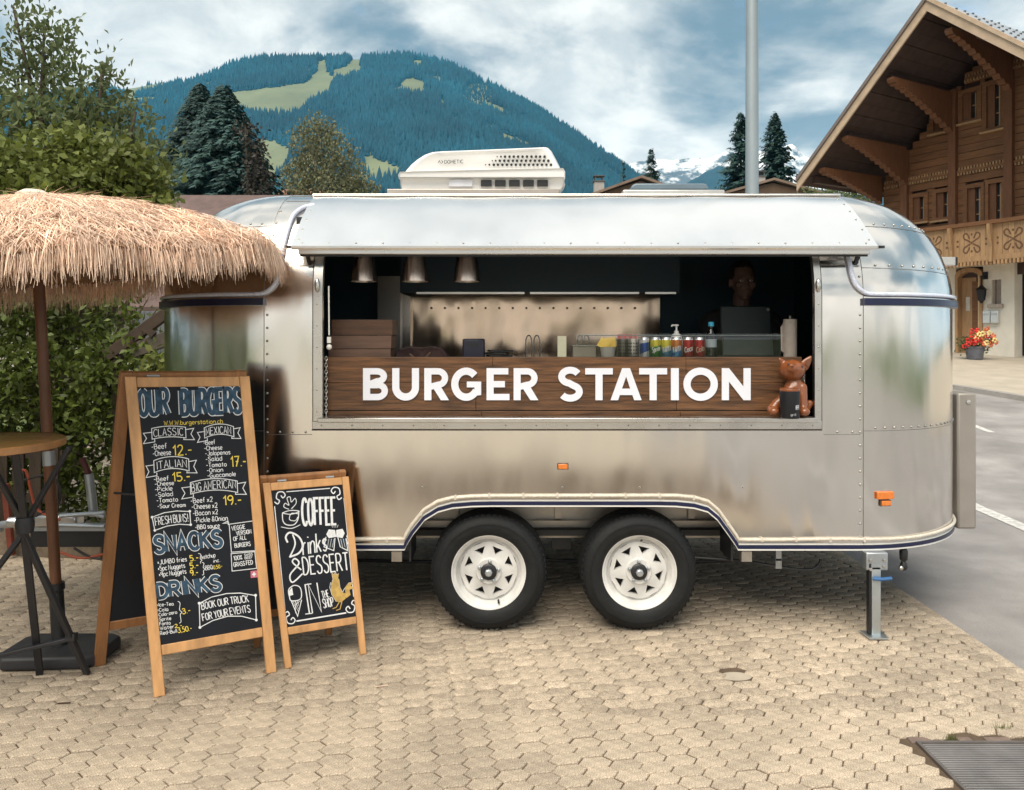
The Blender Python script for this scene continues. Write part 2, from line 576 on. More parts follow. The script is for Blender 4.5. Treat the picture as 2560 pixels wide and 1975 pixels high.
# =================================================================== SETTING
m_asphalt = M('asphalt', (0.27, 0.255, 0.25), 0.85, var=0.14, scale=2.2, bump=0.5, bscale=180, speck=0.38, dirt=0.16)
m_paint = M('road_paint', (0.52, 0.51, 0.49), 0.7, var=0.38, scale=26, bump=0.2, bscale=150)
m_paver = M('paver_concrete', (0.42, 0.346, 0.264), 0.85, var=0.24, scale=26, bump=0.7, bscale=170, island=0.16, speck=0.50, dirt=0.17)
m_sand = M('joint_sand', (0.095, 0.065, 0.042), 0.95, var=0.35, scale=12, bump=0.5, bscale=120)
m_fore = M('forecourt_concrete', (0.42, 0.37, 0.30), 0.85, var=0.12, scale=2.5, bump=0.3, bscale=60, speck=0.15)
m_meadow = M('meadow', (0.15, 0.165, 0.078), 0.9, var=0.22, scale=0.012)
m_ground = M('grass_ground', (0.075, 0.10, 0.030), 0.95, var=0.25, scale=0.6, bump=0.5, bscale=20)

def sstep(a, b, x):
    t = np.clip((np.asarray(x, float) - a) / (b - a), 0, 1)
    return t * t * (3 - 2 * t)

def gh(d):
    """height of the ground at d metres in front of the camera"""
    return float(np.interp(d, [-1000, 6.5, 8, 13, 19, 22, 60, 400, 3000], [0, 0, .05, .50, .95, 1.05, 1.1, 1.2, 1.2]))

def strip(name, mat, poly_rows, z, kind='structure', parent=None):
    """sheet from rows of (d, x0, x1) following the ground height plus z"""
    vs, fs = [], []
    for d, x0, x1 in poly_rows:
        vs += [(x0, d - CAM_D, gh(d) + z), (x1, d - CAM_D, gh(d) + z)]
    for i in range(len(poly_rows) - 1):
        fs.append((2 * i, 2 * i + 1, 2 * i + 3, 2 * i + 2))
    return MB().add(vs, fs).build(name, mat, parent)

ds = [-300, -60, -10, 0, 3, 5, 6.5, 7, 8, 9, 10, 11, 12, 13, 14, 15, 17, 19, 20.5, 22, 30, 60, 120, 400, 1500, 2300]
tag(strip('ground', m_ground, [(d, -min(3000, max(60, abs(d) * 1.6)), min(3000, max(60, abs(d) * 1.6))) for d in ds], -0.035), kind='structure')
dr = [-40, 0, 3, 5, 6.5, 7, 8, 9, 10, 11, 12, 13, 14, 15, 17, 19, 20.5, 22, 30, 60]
def road_x1(d): return 15.0 + 0.05 * d
tag(strip('road', m_asphalt, [(d, 2.22, road_x1(d)) for d in dr], -0.012), kind='structure')
tag(strip('road_marking', m_paint, [(d, 3.34 + .085 * d, 3.47 + .085 * d) for d in [-10, 0, 3, 5, 6.5, 7.0]], -0.008), kind='structure')
for k in range(5):
    a = 3.2 + k * 3.3
    seg = [a] + [d for d in dr if a < d < a + 1.6] + [a + 1.6]
    tag(strip('road_marking', m_paint, [(d, 5.40 + .075 * d, 5.50 + .075 * d) for d in seg], -0.008), kind='structure')
# forecourt of the chalet, one low kerb step above the road
fk = [(d, 8.2 - .36 * (d - 12.2), 40) for d in [3, 5, 6.5, 7, 8, 9, 10, 11, 12, 13, 14, 15, 17, 19, 20.5, 22, 30]]
tag(strip('chalet_forecourt', m_fore, fk, 0.06), kind='structure')
mb = MB()
for (d0, x0, _), (d1, x1, _) in zip(fk[:-1], fk[1:]):
    mb.add([(x0 - .1, d0 - CAM_D, gh(d0) - .02), (x0 + .05, d0 - CAM_D, gh(d0) - .02), (x0 + .05, d0 - CAM_D, gh(d0) + .068), (x0 - .1, d0 - CAM_D, gh(d0) + .068),
            (x1 - .1, d1 - CAM_D, gh(d1) - .02), (x1 + .05, d1 - CAM_D, gh(d1) - .02), (x1 + .05, d1 - CAM_D, gh(d1) + .068), (x1 - .1, d1 - CAM_D, gh(d1) + .068)],
           [(3, 2, 6, 7), (0, 3, 7, 4), (1, 5, 6, 2)])
tag(mb.build('kerb', M('kerb_stone', (0.30, 0.28, 0.26), 0.85, var=.15, scale=5)), kind='structure')

# ------------------------------------------------------------------ interlocking paving
pav = tag(strip('pavement', m_sand, [(d, -9, 2.22) for d in [-1.0, 3, 5, 6.5, 7, 8, 9.5]], -0.0065), kind='structure')
tag(strip('forecourt', m_fore, [(d, -14, 2.22) for d in [-40, -10, -1.0]], -0.004), kind='structure')
PA, PB, PH, GAP = 0.0615, 0.0355, 0.0325, 0.0012
ANG = math.radians(9.5)
ca, sa = math.cos(ANG), math.sin(ANG)
hexo = [(PA, 0), (PB, PH), (-PB, PH), (-PA, 0), (-PB, -PH), (PB, -PH)]
def paver_geo():
    def ring(k, z): return [(x * k * ca - y * k * sa, x * k * sa + y * k * ca, z) for x, y in hexo]
    g = 1 - GAP / PH
    vs = ring(g, -0.03) + ring(g, -0.005) + ring(g * 0.955, -0.0012) + ring(g * .86, 0.0)
    fs = [(18, 19, 20, 21, 22, 23)]
    for a in (0, 6, 12):
        for i in range(6):
            j = (i + 1) % 6
            fs.append((a + i, a + j, a + 6 + j, a + 6 + i))
    return vs, fs
pv, pf = paver_geo()
pav_me = bpy.data.meshes.new('paver')
pav_me.from_pydata(pv, [], pf)
pav_me.materials.append(m_paver)
cells = []
for i in range(-110, 111):
    for j in range(-170, 171):
        lx = i * (PA + PB)
        ly = j * 2 * PH + (i % 2) * PH
        x, y = lx * ca - ly * sa, lx * sa + ly * ca
        d = y + CAM_D
        if not (0.9 < d < 9.0) or x > 2.178 or x < -6.4:
            continue
        if abs(x) > 0.75 * d + 1.2:
            continue
        if x > 1.385 and 1.7 < d < 2.752:      # the grate lies here
            continue
        cells.append((x, y, d))
CAPX = (0.955, 3.24 - CAM_D)
cells = [c for c in cells if math.hypot((c[0] - CAPX[0]) / 1.35, (c[1] - CAPX[1])) > 0.056]
def inframe(x, d):
    if d < .5: return False
    px, py = CX + FPX * x / d, HY + CAM_Z * FPX / d
    return -40 < px < 2600 and py < 2010
vis = sorted([c for c in cells if inframe(c[0], c[2])], key=lambda c: c[2])
near = set(vis[:300])
for x, y, d in vis[:300]:
    o = bpy.data.objects.new('paver', pav_me)
    COL.objects.link(o)
    o.parent = pav
    o.location = (x + random.uniform(-.0015, .0015), y + random.uniform(-.0015, .0015), gh(d) + random.uniform(-.0028, .0015))
    o.rotation_euler = (random.uniform(-.018, .018), random.uniform(-.014, .014), random.uniform(-.02, .02))
rest = np.array([c for c in cells if c not in near])
pvn = np.array(pv)
V = []
for x, y, d in rest:
    t = RNG.uniform(-.016, .016, 2)
    z = pvn[:, 2] + pvn[:, 0] * t[0] + pvn[:, 1] * t[1] + gh(d) + RNG.uniform(-.0028, .0015)
    V.append(np.stack([pvn[:, 0] + x + RNG.uniform(-.0015, .0015), pvn[:, 1] + y, z], 1))
V = np.concatenate(V)
b = np.arange(len(rest)) * len(pv)
quads = np.array([f for f in pf if len(f) == 4])
F4 = (b[:, None, None] + quads[None]).reshape(-1, 4)
top = np.array([(18, 19, 20, 21), (18, 21, 22, 23)])
F4 = np.concatenate([F4, (b[:, None, None] + top[None]).reshape(-1, 4)])
tag(np_mesh('paver_field', V, F4, m_paver, pav), kind='stuff')
# concrete border between paving and road
mb = MB()
y = -1.0
random.seed(3)
while y < 9:
    l = random.uniform(.16, .24)
    mb.box((2.178 + random.uniform(-.004, .004), y + l / 2 - CAM_D, gh(y) - .0165), (.082, l - .006, .028))
    y += l
tag(mb.build('edge_stones', m_paver, pav), kind='stuff')

# ------------------------------------------------------------------ noise field for terrain
_lat = RNG.random((256, 256))
def vnoise(x, y):
    xi, yi = np.floor(x).astype(int), np.floor(y).astype(int)
    fx, fy = x - xi, y - yi
    fx, fy = fx * fx * (3 - 2 * fx), fy * fy * (3 - 2 * fy)
    g = lambda a, c: _lat[a % 256, c % 256]
    return (g(xi, yi) * (1 - fx) + g(xi + 1, yi) * fx) * (1 - fy) + (g(xi, yi + 1) * (1 - fx) + g(xi + 1, yi + 1) * fx) * fy
def fbm(x, y, o=5):
    s, a = 0, .5
    for k in range(o):
        s = s + a * (vnoise(x * 2 ** k + 17 * k, y * 2 ** k + 5 * k) - .5)
        a *= .5
    return s

def ridge(name, mat, prof, d0, d1, nv=70, step=10, amp=0.0, jag=0.0, back=0.6, curve=1.15, fs=1 / 260.):
    """a mountain flank rising from d0 to its ridge at d1 and falling away behind; prof = ridge line (azimuth column, row)"""
    px = np.arange(prof[0][0], prof[-1][0] + 1, step, dtype=float)
    ry = np.interp(px, [p[0] for p in prof], [p[1] for p in prof])
    v = np.concatenate([np.linspace(0, 1, nv), [1.06, 1.15, 1.3, 1.6]])
    PX, VV = np.meshgrid(px, v, indexing='ij')
    D = d0 + (d1 - d0) * VV
    zr = (HY - ry)[:, None] * d1 / FPX + CAM_Z
    g = np.where(VV <= 1, np.clip(VV, 0, 1) ** curve, 1 - (VV - 1) * back)
    X = (PX - CX) * D / FPX
    n = fbm(X * fs, D * fs, 6)
    Z = zr * g + amp * n * np.clip(VV * 3, 0, 1) * np.where(VV < 1, 1 - .75 * VV ** 4, .25) + jag * fbm(X * fs * 6, D * fs * 6, 4)
    Vt = np.stack([X, D - CAM_D, Z], -1)
    nx, ny = PX.shape
    idx = np.arange(nx * ny).reshape(nx, ny)
    F = np.stack([idx[:-1, :-1], idx[1:, :-1], idx[1:, 1:], idx[:-1, 1:]], -1).reshape(-1, 4)
    o = np_mesh(name, Vt.reshape(-1, 3), F, mat, None, 'all')
    return o, (px, v, Vt)

MP = [(-900, 420), (-500, 330), (-100, 260), (330, 225), (400, 212), (470, 212), (515, 192), (586, 162), (656, 146), (750, 146), (820, 143), (890, 144),
      (1020, 136), (1113, 160), (1230, 217), (1348, 276), (1465, 358), (1547, 414), (1594, 446), (1700, 500), (1900, 590), (2300, 700), (3000, 760)]
mtn, (mpx, mv, mV) = ridge('mountain', m_meadow, MP, 520, 1500, nv=80, amp=70)
tag(mtn, kind='structure')
# clearings in the forest, as seen from the village (display columns and rows)
CLR = [[(455, 205), (520, 195), (590, 188), (650, 176), (676, 160), (678, 132), (696, 128), (700, 158), (716, 165), (706, 196), (660, 222), (636, 246), (560, 248), (500, 236)],
       [(706, 150), (738, 142), (752, 128), (770, 124), (768, 156), (738, 170), (712, 168)], [(545, 296), (585, 302), (618, 320), (612, 356), (576, 384), (545, 380)],
       [(552, 385), (572, 380), (592, 412), (552, 425)], [(770, 330), (804, 340), (856, 358), (850, 388), (790, 376)], [(596, 290), (640, 296), (640, 310), (600, 304)],
       [(852, 108), (884, 108), (884, 116), (856, 120)], [(928, 160), (936, 163), (940, 186), (932, 178)], [(940, 214), (948, 210), (953, 250), (945, 240)],
       [(430, 178), (470, 170), (478, 176), (440, 186)], [(250, 215), (330, 205), (340, 216), (260, 230)], [(700, 385), (780, 372), (840, 392), (760, 402)]]
def inpoly(x, y, poly):
    c = np.zeros(len(x), bool)
    j = len(poly) - 1
    for i in range(len(poly)):
        (xi, yi), (xj, yj) = poly[i], poly[j]
        c ^= ((yi > y) != (yj > y)) & (x < (xj - xi) * (y - yi) / (yj - yi + 1e-9) + xi)
        j = i
    return c
NT = 105000
ip = RNG.uniform(40, len(mpx) - 90, NT)
iv = np.sqrt(RNG.uniform(.01, 1.0, NT)) * 79.9
a0, b0 = np.floor(ip).astype(int), np.floor(iv).astype(int)
fa, fb = (ip - a0)[:, None], (iv - b0)[:, None]
P = mV[a0, b0] * (1 - fa) * (1 - fb) + mV[a0 + 1, b0] * fa * (1 - fb) + mV[a0, b0 + 1] * (1 - fa) * fb + mV[a0 + 1, b0 + 1] * fa * fb
dd = P[:, 1] + CAM_D
sx, sy = (CX + FPX * P[:, 0] / dd) / 1.1722, (HY - FPX * (P[:, 2] - CAM_Z) / dd) / 1.1722
wob = fbm(P[:, 0] / 60, P[:, 2] / 40, 3) * 14
keep = np.ones(NT, bool)
for c in CLR:
    keep &= ~inpoly(sx + wob, sy + wob * .4, c)
patch = (np.hypot((sx - 1018) / 34, (sy - 205) / 28) < 1)
keep &= ~(patch & (RNG.random(NT) < .55))
keep &= (sx > -60) & (sx < 1460) & ~((fbm(P[:, 0] / 90, dd / 90, 4) > .19))
P = P[keep]
sp = patch[keep]
n = len(P)
h = RNG.uniform(8, 17, n) * RNG.uniform(.8, 1.15, n) * np.where(sp, .55, 1)
r = h * RNG.uniform(.20, .28, n)
K = 5
ang = RNG.random(n)[:, None] * 6.28 + np.arange(K)[None] * (2 * PI / K)
tiers = [(0.05, 1.0, .55), (.35, .72, 1.02)]
V, F = [], []
base = 0
for z0, rr, z1 in tiers:
    ring = np.stack([P[:, None, 0] + np.cos(ang) * (r * rr)[:, None], P[:, None, 1] + np.sin(ang) * (r * rr)[:, None], np.repeat((P[:, 2] + h * z0 - 1)[:, None], K, 1)], -1)
    tip = np.stack([P[:, 0], P[:, 1], P[:, 2] + h * (z1 if z1 > 1 else z1 + .2)], -1)[:, None]
    V.append(np.concatenate([ring, tip], 1).reshape(-1, 3))
    ii = base + np.arange(n)[:, None] * (K + 1)
    for k in range(K):
        F.append(np.stack([ii[:, 0] + k, ii[:, 0] + (k + 1) % K, ii[:, 0] + K], -1))
    base += n * (K + 1)
m_forest = M('hazy_spruce_forest', (0.003, 0.038, 0.058), 0.9, var=0.50, scale=0.007, island=0.30)  # blue of the distant air is put into the tree colour
fo = np_mesh('forest', np.concatenate(V), np.concatenate(F), m_forest)
tag(fo, 'spruce forest in painted haze blue covering the mountain flank', 'forest', kind='stuff')

# snow range and the blue hill in front of it
m_snow = bpy.data.materials.new('snow_and_rock')
m_snow.use_nodes = True
N, L = m_snow.node_tree.nodes, m_snow.node_tree.links
tcn = N.new('ShaderNodeTexCoord')
mp = N.new('ShaderNodeMapping')
mp.inputs['Scale'].default_value = (1, .6, 1.6)
L.new(tcn.outputs['Object'], mp.inputs[0])
nz = N.new('ShaderNodeTexNoise')
nz.inputs['Scale'].default_value = 0.014
nz.inputs['Detail'].default_value = 9
nz.inputs['Roughness'].default_value = .68
L.new(mp.outputs[0], nz.inputs[0])
cr = N.new('ShaderNodeValToRGB')
cr.color_ramp.elements[0].position, cr.color_ramp.elements[0].color = .44, (.10, .13, .16, 1)
cr.color_ramp.elements[1].position, cr.color_ramp.elements[1].color = .54, (.86, .88, .90, 1)
L.new(nz.outputs['Fac'], cr.inputs[0])
L.new(cr.outputs[0], N['Principled BSDF'].inputs['Base Color'])
N['Principled BSDF'].inputs['Roughness'].default_value = .8
SP = [(1200, 470), (1400, 450), (1520, 432), (1560, 428), (1575, 418), (1612, 414), (1655, 402), (1700, 396), (1719, 388), (1772, 392), (1814, 380), (1860, 384), (1905, 374), (1952, 364), (1979, 362), (2011, 392), (2060, 400), (2120, 440), (2300, 470)]
so, _ = ridge('snowy_mountain', m_snow, SP, 1700, 2050, nv=70, step=4, amp=110, jag=30, curve=1.0, fs=1 / 260.)
tag(so, kind='structure')
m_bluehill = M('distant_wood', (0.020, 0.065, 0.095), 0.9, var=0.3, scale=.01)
HP = [(1500, 520), (1640, 490), (1719, 452), (1760, 430), (1798, 408), (1830, 420), (1870, 452), (1930, 470), (2000, 462), (2060, 474), (2300, 500)]
ho, _ = ridge('hill', m_bluehill, HP, 900, 1450, nv=40, step=5, amp=60, jag=14, curve=1.0, fs=1 / 200.)
tag(ho, kind='structure')

# ------------------------------------------------------------------ foliage
def leaf_quads(C, size, up=0.35, aspect=.5, droop=None):
    n = len(C)
    t = RNG.normal(size=(n, 3))
    if droop is not None:
        t = t * .6 + np.array(droop)
    t /= np.linalg.norm(t, axis=1)[:, None]
    nn = RNG.normal(size=(n, 3))
    nn[:, 2] += up
    b = np.cross(t, nn)
    b /= np.linalg.norm(b, axis=1)[:, None] + 1e-9
    s = size * RNG.uniform(.65, 1.25, n)[:, None]
    nf = np.cross(b, t)
    V = np.stack([C + t * s * .5, C + b * s * aspect * .5 - t * s * .08 + nf * s * .10, C - t * s * .5, C - b * s * aspect * .5 - t * s * .08 + nf * s * .10], 1)
    F = np.arange(n * 4).reshape(n, 4)
    return V.reshape(-1, 3), F

def blob_points(blobs, n, shell=.5):
    vol = np.array([b[3] * b[4] * b[5] for b in blobs]) ** .72
    k = RNG.choice(len(blobs), n, p=vol / vol.sum())
    B = np.array(blobs)[k]
    u = RNG.normal(size=(n, 3))
    u /= np.linalg.norm(u, axis=1)[:, None]
    rr = RNG.random(n) ** shell
    rr = np.where(RNG.random(n) < .5, .82 + .2 * rr, rr)
    return B[:, :3] + u * rr[:, None] * B[:, 3:6]

def clumps(blobs, nc, per, spread):
    C = blob_points(blobs, nc)
    return (C[:, None] + RNG.normal(size=(nc, per, 3)) * spread * RNG.uniform(.6, 1.3, (nc, 1, 1))).reshape(-1, 3)

def limbs(mb, base, tops, r0, wob=.12):
    base = Vector(base)
    for t in tops:
        t = Vector(t)
        mid = [base.lerp(t, k / 5) + Vector((random.uniform(-wob, wob), random.uniform(-wob, wob), 0)) * (k > 0) * (t - base).length * .15 for k in range(6)]
        mb.tube(mid, [r0 * (1 - .82 * k / 5) for k in range(6)], 7)

def leafy(name, mat, bark, base, blobs, nc, per, spread, size, label, cat, aspect=.5, tops=None, r0=.08, up=.35, droop=None, crown='crown'):
    t = thing(name, base, label, cat)
    P = clumps(blobs, nc, per, spread)
    gz = base[2]
    P = P[P[:, 2] > gz + .03]
    V, F = leaf_quads(P, size, up, aspect, droop)
    np_mesh(crown, V, F, mat, t)
    mb = MB()
    limbs(mb, base, tops or [(b[0], b[1], b[2] + b[5] * .3) for b in blobs], r0)
    mb.build('trunk', bark, t, smooth=True)
    return t

def spruce(name, base, h, r, label, mat, nb=420, z0=.06, power=.85, droop=.25, group=None, card=.5):
    t = thing(name, base, label, 'tree', group)
    z = z0 + (1 - z0) * RNG.random(nb) ** 1.15
    L = r * (1 - z) ** power * RNG.uniform(.72, 1.12, nb) + .03 * r
    az = RNG.random(nb) * 2 * PI
    ks = np.linspace(.12, 1, 8)
    tt = ks[None] * np.ones((nb, 1))
    R = L[:, None] * tt
    Zc = z[:, None] * h - droop * L[:, None] * tt + .35 * droop * L[:, None] * tt ** 3 + RNG.normal(size=R.shape) * .02 * r
    X, Y = R * np.cos(az)[:, None], R * np.sin(az)[:, None]
    C = np.stack([X, Y, Zc], -1).reshape(-1, 3) + np.array(base)
    dirv = np.stack([np.cos(az)[:, None] * np.ones_like(tt), np.sin(az)[:, None] * np.ones_like(tt), -.45 * np.ones_like(tt)], -1).reshape(-1, 3)
    side = np.stack([-np.sin(az)[:, None] * np.ones_like(tt), np.cos(az)[:, None] * np.ones_like(tt), np.zeros_like(tt)], -1).reshape(-1, 3)
    w = (np.repeat(L, 8) * .30 * (1.25 - tt.ravel()) + .032 * r)[:, None] * card * 2
    Vs, Fs, b0 = [], [], 0
    for sg in (-1, 1, -.25, .25):
        tip = C + side * sg * w * RNG.uniform(.6, 1.2, (len(C), 1)) + dirv * w * .65 + RNG.normal(size=C.shape) * .12 * w + np.array([0, 0, -1]) * w * .30
        wid = np.cross(tip - C, np.array([0, 0, 1.0])) * .16 + np.array([0, 0, .10]) * w
        mid = (C + tip) / 2
        Vs.append(np.stack([C, mid + wid, tip, mid - wid], 1).reshape(-1, 3))
        Fs.append(np.arange(len(C) * 4).reshape(-1, 4) + b0)
        b0 += len(C) * 4
    np_mesh('crown', np.concatenate(Vs), np.concatenate(Fs), mat, t)
    mb = MB()
    B = Vector(base)
    mb.tube([B + Vector((0, 0, -.3)), B + Vector((0, 0, h * .5)), B + Vector((0, 0, h * .985))], [h * .016 + .03, h * .010 + .02, .015], 8)
    mb.build('trunk', M('bark', (.09, .065, .045), .9, var=.3, scale=14, bump=.6), t, smooth=True)
    return t
m_bark = M('bark', (.09, .065, .045), .9, var=.3, scale=14, bump=.6)
m_birchbark = M('birch_bark', (.42, .40, .36), .8, var=.4, scale=6)
m_sprA = M('spruce_needles', (.022, .062, .052), .8, var=.35, scale=.5, island=.35)
m_sprB = M('fir_needles', (.030, .070, .062), .8, var=.3, scale=.6, island=.3)
m_leafA = M('leaf_dark', (.150, .185, .080), .6, var=.3, scale=1.2, island=.20, trans=.38, spec=.35)
m_leafB = M('leaf_bright', (.185, .215, .050), .55, var=.3, scale=1.5, island=.30, trans=.30, spec=.35)
m_leafH = M('leaf_hedge', (.115, .155, .028), .5, var=.35, scale=2.2, island=.40, trans=.26, spec=.4)
m_leafR = M('leaf_copper', (.050, .042, .034), .6, var=.3, scale=.8, island=.3, trans=.2)
m_leafW = M('leaf_birch', (.19, .19, .095), .7, var=.3, scale=.8, island=.3, trans=.25)

def top_at(px, py, d): return W(px, py, d)
def ell(px, py, d, rx, rz, ry=None):
    p = W(px, py, d)
    k = d / FPX
    return (p.x, p.y, p.z, rx * k, (ry or rx) * k, rz * k)

# big dark spruce behind the garden, with a copper beech beside it
b = W(560, 840, 36)
spruce('fir_tree', (b.x, b.y, 1.1), top_at(560, 222, 36).z - 1.1, 5.6, 'broad dark green fir standing behind the brown garden house roof', m_sprB, nb=2600, power=.82, droop=.24, card=.42)
b = W(500, 840, 38)
spruce('fir_tree', (b.x, b.y, 1.1), top_at(506, 216, 38).z - 1.1, 5.2, 'slimmer dark fir leaning against the left of the broad fir', m_sprB, nb=2200, power=.82, droop=.24, card=.42)
bl = [ell(620, 330, 33, 22, 34), ell(640, 390, 33, 26, 44), ell(655, 455, 33, 26, 40), ell(636, 430, 33, 26, 50), ell(640, 500, 33, 30, 40)]
leafy('copper_beech', m_leafR, m_bark, (W(612, 840, 33).x, 33 - CAM_D, 1.1), bl, 200, 7, .15, .20, 'dark brownish beech at the right edge of the fir', 'tree', aspect=.6, r0=.15)
bl = [ell(800, 330, 45, 42, 40), ell(770, 360, 45, 42, 46), ell(835, 380, 45, 48, 46), ell(800, 430, 45, 70, 50), ell(870, 440, 45, 46, 46), ell(745, 450, 45, 40, 44), ell(900, 480, 45, 44, 30), ell(820, 490, 45, 90, 40), ell(800, 560, 45, 110, 60)]
leafy('birch_tree', m_leafW, m_birchbark, (W(812, 840, 45).x, 45 - CAM_D, 1.1), bl, 1700, 8, .22, .20, 'pale olive birch with white stems left of the roof air conditioner', 'tree', aspect=.55, r0=.15, droop=(0, 0, -.8),
      tops=[W(800, 315, 45), W(835, 360, 45), W(775, 350, 45), W(870, 430, 45), W(745, 440, 45)])
# spruces right of the mountain
for px, ty, d, rr, lab, nb in ((1852, 280, 60, 4.3, 'tall slim spruce just left of the grey mast', 520), (1936, 284, 60, 4.5, 'tall dense spruce just right of the grey mast', 640),
                               (1628, 372, 70, 3.2, 'small bushy spruce behind the brown roofed house with chimney', 420), (1558, 398, 75, 1.9, 'short thin spruce left of the bushy spruce', 260)):
    b = W(px, 840, d)
    spruce('spruce_tree', (b.x, b.y, 1.1), top_at(px, ty, d).z - 1.1, rr, lab, m_sprA, nb=nb, power=.78, droop=.30, group='spruces beyond the trailer roof')
bl = [ell(2030, 500, 34, 50, 26), ell(2090, 490, 34, 50, 28), ell(2150, 486, 34, 50, 30), ell(2080, 560, 34, 120, 50)]
leafy('garden_bush', m_leafA, m_bark, (W(2090, 840, 34).x, 34 - CAM_D, 1.1), bl, 700, 8, .16, .17, 'dark green bush under the left eave of the chalet', 'bush', r0=.1)

# garden on the left: tall loose tree, bright shrub, dark hedge
random.seed(11)
bl = [ell(75, 60, 8.2, 42, 60), ell(120, 110, 8.2, 60, 55), ell(60, 170, 8.2, 60, 55), ell(150, 180, 8.2, 60, 50), ell(250, 200, 8.4, 50, 42), ell(90, 260, 8.2, 110, 80), ell(220, 270, 8.2, 90, 60),
      ell(300, 300, 8.4, 70, 65), ell(340, 370, 8.4, 60, 60), ell(150, 350, 8.2, 140, 80), ell(270, 400, 8.3, 120, 80), ell(-40, 230, 8.2, 60, 80), ell(-60, 340, 8.2, 90, 90), ell(380, 420, 8.4, 40, 50), ell(200, 520, 8.3, 200, 120)]
leafy('garden_tree', m_leafA, m_bark, (W(150, 840, 8.2).x, 8.2 - CAM_D, .05), bl, 1050, 8, .11, .092, 'tall loose tree with drooping dark leaves at the left edge', 'tree', aspect=.46, r0=.07, droop=(0, 0, -.7),
      tops=[W(55, 20, 8.2), W(120, 80, 8.2), W(260, 180, 8.2), W(330, 280, 8.2), W(40, 180, 8.2), W(200, 240, 8.2), W(350, 380, 8.2), W(-40, 200, 8.2)])
bl = [ell(60, 420, 6.9, 110, 60), ell(180, 390, 6.9, 60, 60), ell(215, 360, 6.9, 36, 40), ell(270, 460, 6.9, 90, 70), ell(330, 430, 6.9, 60, 60), ell(370, 510, 6.9, 50, 70), ell(140, 500, 6.9, 160, 80), ell(320, 570, 6.9, 90, 70),
      ell(-60, 450, 6.9, 90, 70), ell(100, 620, 6.9, 260, 140), ell(400, 560, 6.9, 26, 40)]
leafy('lilac_shrub', m_leafB, m_bark, (W(150, 840, 6.9).x, 6.9 - CAM_D, .02), bl, 2100, 9, .075, .078, 'bright olive green shrub rising above the straw parasol', 'shrub', aspect=.66, r0=.05, up=.6)
bl = []
for k in range(34):
    px = -260 + 20.5 * k
    bl.append(ell(px + random.uniform(-15, 15), 1180 + random.uniform(-30, 30), 5.75 + random.uniform(-.15, .2), 60, 150, 60))
    bl.append(ell(px + random.uniform(-15, 15), 960 + random.uniform(-30, 30), 5.75 + random.uniform(-.2, .15), 64, 120, 64))
    if px < 330:
        bl.append(ell(px + random.uniform(-15, 15), 780 + random.uniform(-40, 40), 6.0 + random.uniform(-.2, .1), 64, 120, 64))
for k in range(26):          # unseen hedge run added beyond the left edge for the trailer's reflections
    y = 1.9 - k * .26
    for z in ((.45, 1.05, 1.65, 2.3, 3.0, 3.6) if k < 16 else (.45, 1.05, 1.65)):
        bl.append((-5.0 + random.uniform(-.1, .1), y, z, .36, .3, .42))
bl = [b for b in bl if b[0] < -2.42]
leafy('hedge', m_leafH, m_bark, (-4.0, 6.0 - CAM_D, .0), bl, 8000, 8, .055, .064, 'dark leafy hedge with bright leaf tips behind the bar table', 'hedge', aspect=.52, up=.9, r0=.025, crown='foliage',
      tops=[(-5 + .14 * k + random.uniform(-.05, .05), 2.3 + random.uniform(-.2, .2), random.uniform(.9, 1.9)) for k in range(18)])
# young leafy sprig peeping over the parasol
c = W(95, 468, 5.6)
leafy('sprig', m_leafB, m_bark, (c.x, c.y, .0), [(c.x, c.y, c.z, .06, .05, .03)], 5, 5, .03, .11, 'light green sprig just above the parasol top', 'plant', tops=[(c.x, c.y, c.z)], r0=.008, up=1.2)

# ------------------------------------------------------------------ mast behind the trailer
t = thing('mast', (2.09, 2.9, 0), 'tall plain grey steel mast rising behind the trailer roof', 'pole')
p0 = W(1880, 840, 6.59)
m_galv = M('galvanised', (.42, .45, .48), .45, .8, var=.12, scale=7, rvar=.08)
mast_m = M('mast_paint', (.30, .35, .38), .5, .35, var=.10, scale=5, stretch=(1, 1, .3))
MB().lathe([(.062, .25), (.060, 1.5), (.052, 4.2), (.040, 8.0), (.0, 8.0)], (p0.x, p0.y, 0), 20).build('shaft', mast_m, t, smooth=True)
MB().lathe([(.13, 0), (.13, .02), (.075, .03), (.07, .26), (.062, .26)], (p0.x, p0.y, 0), 20).build('base_plate', m_galv, t, smooth=True)

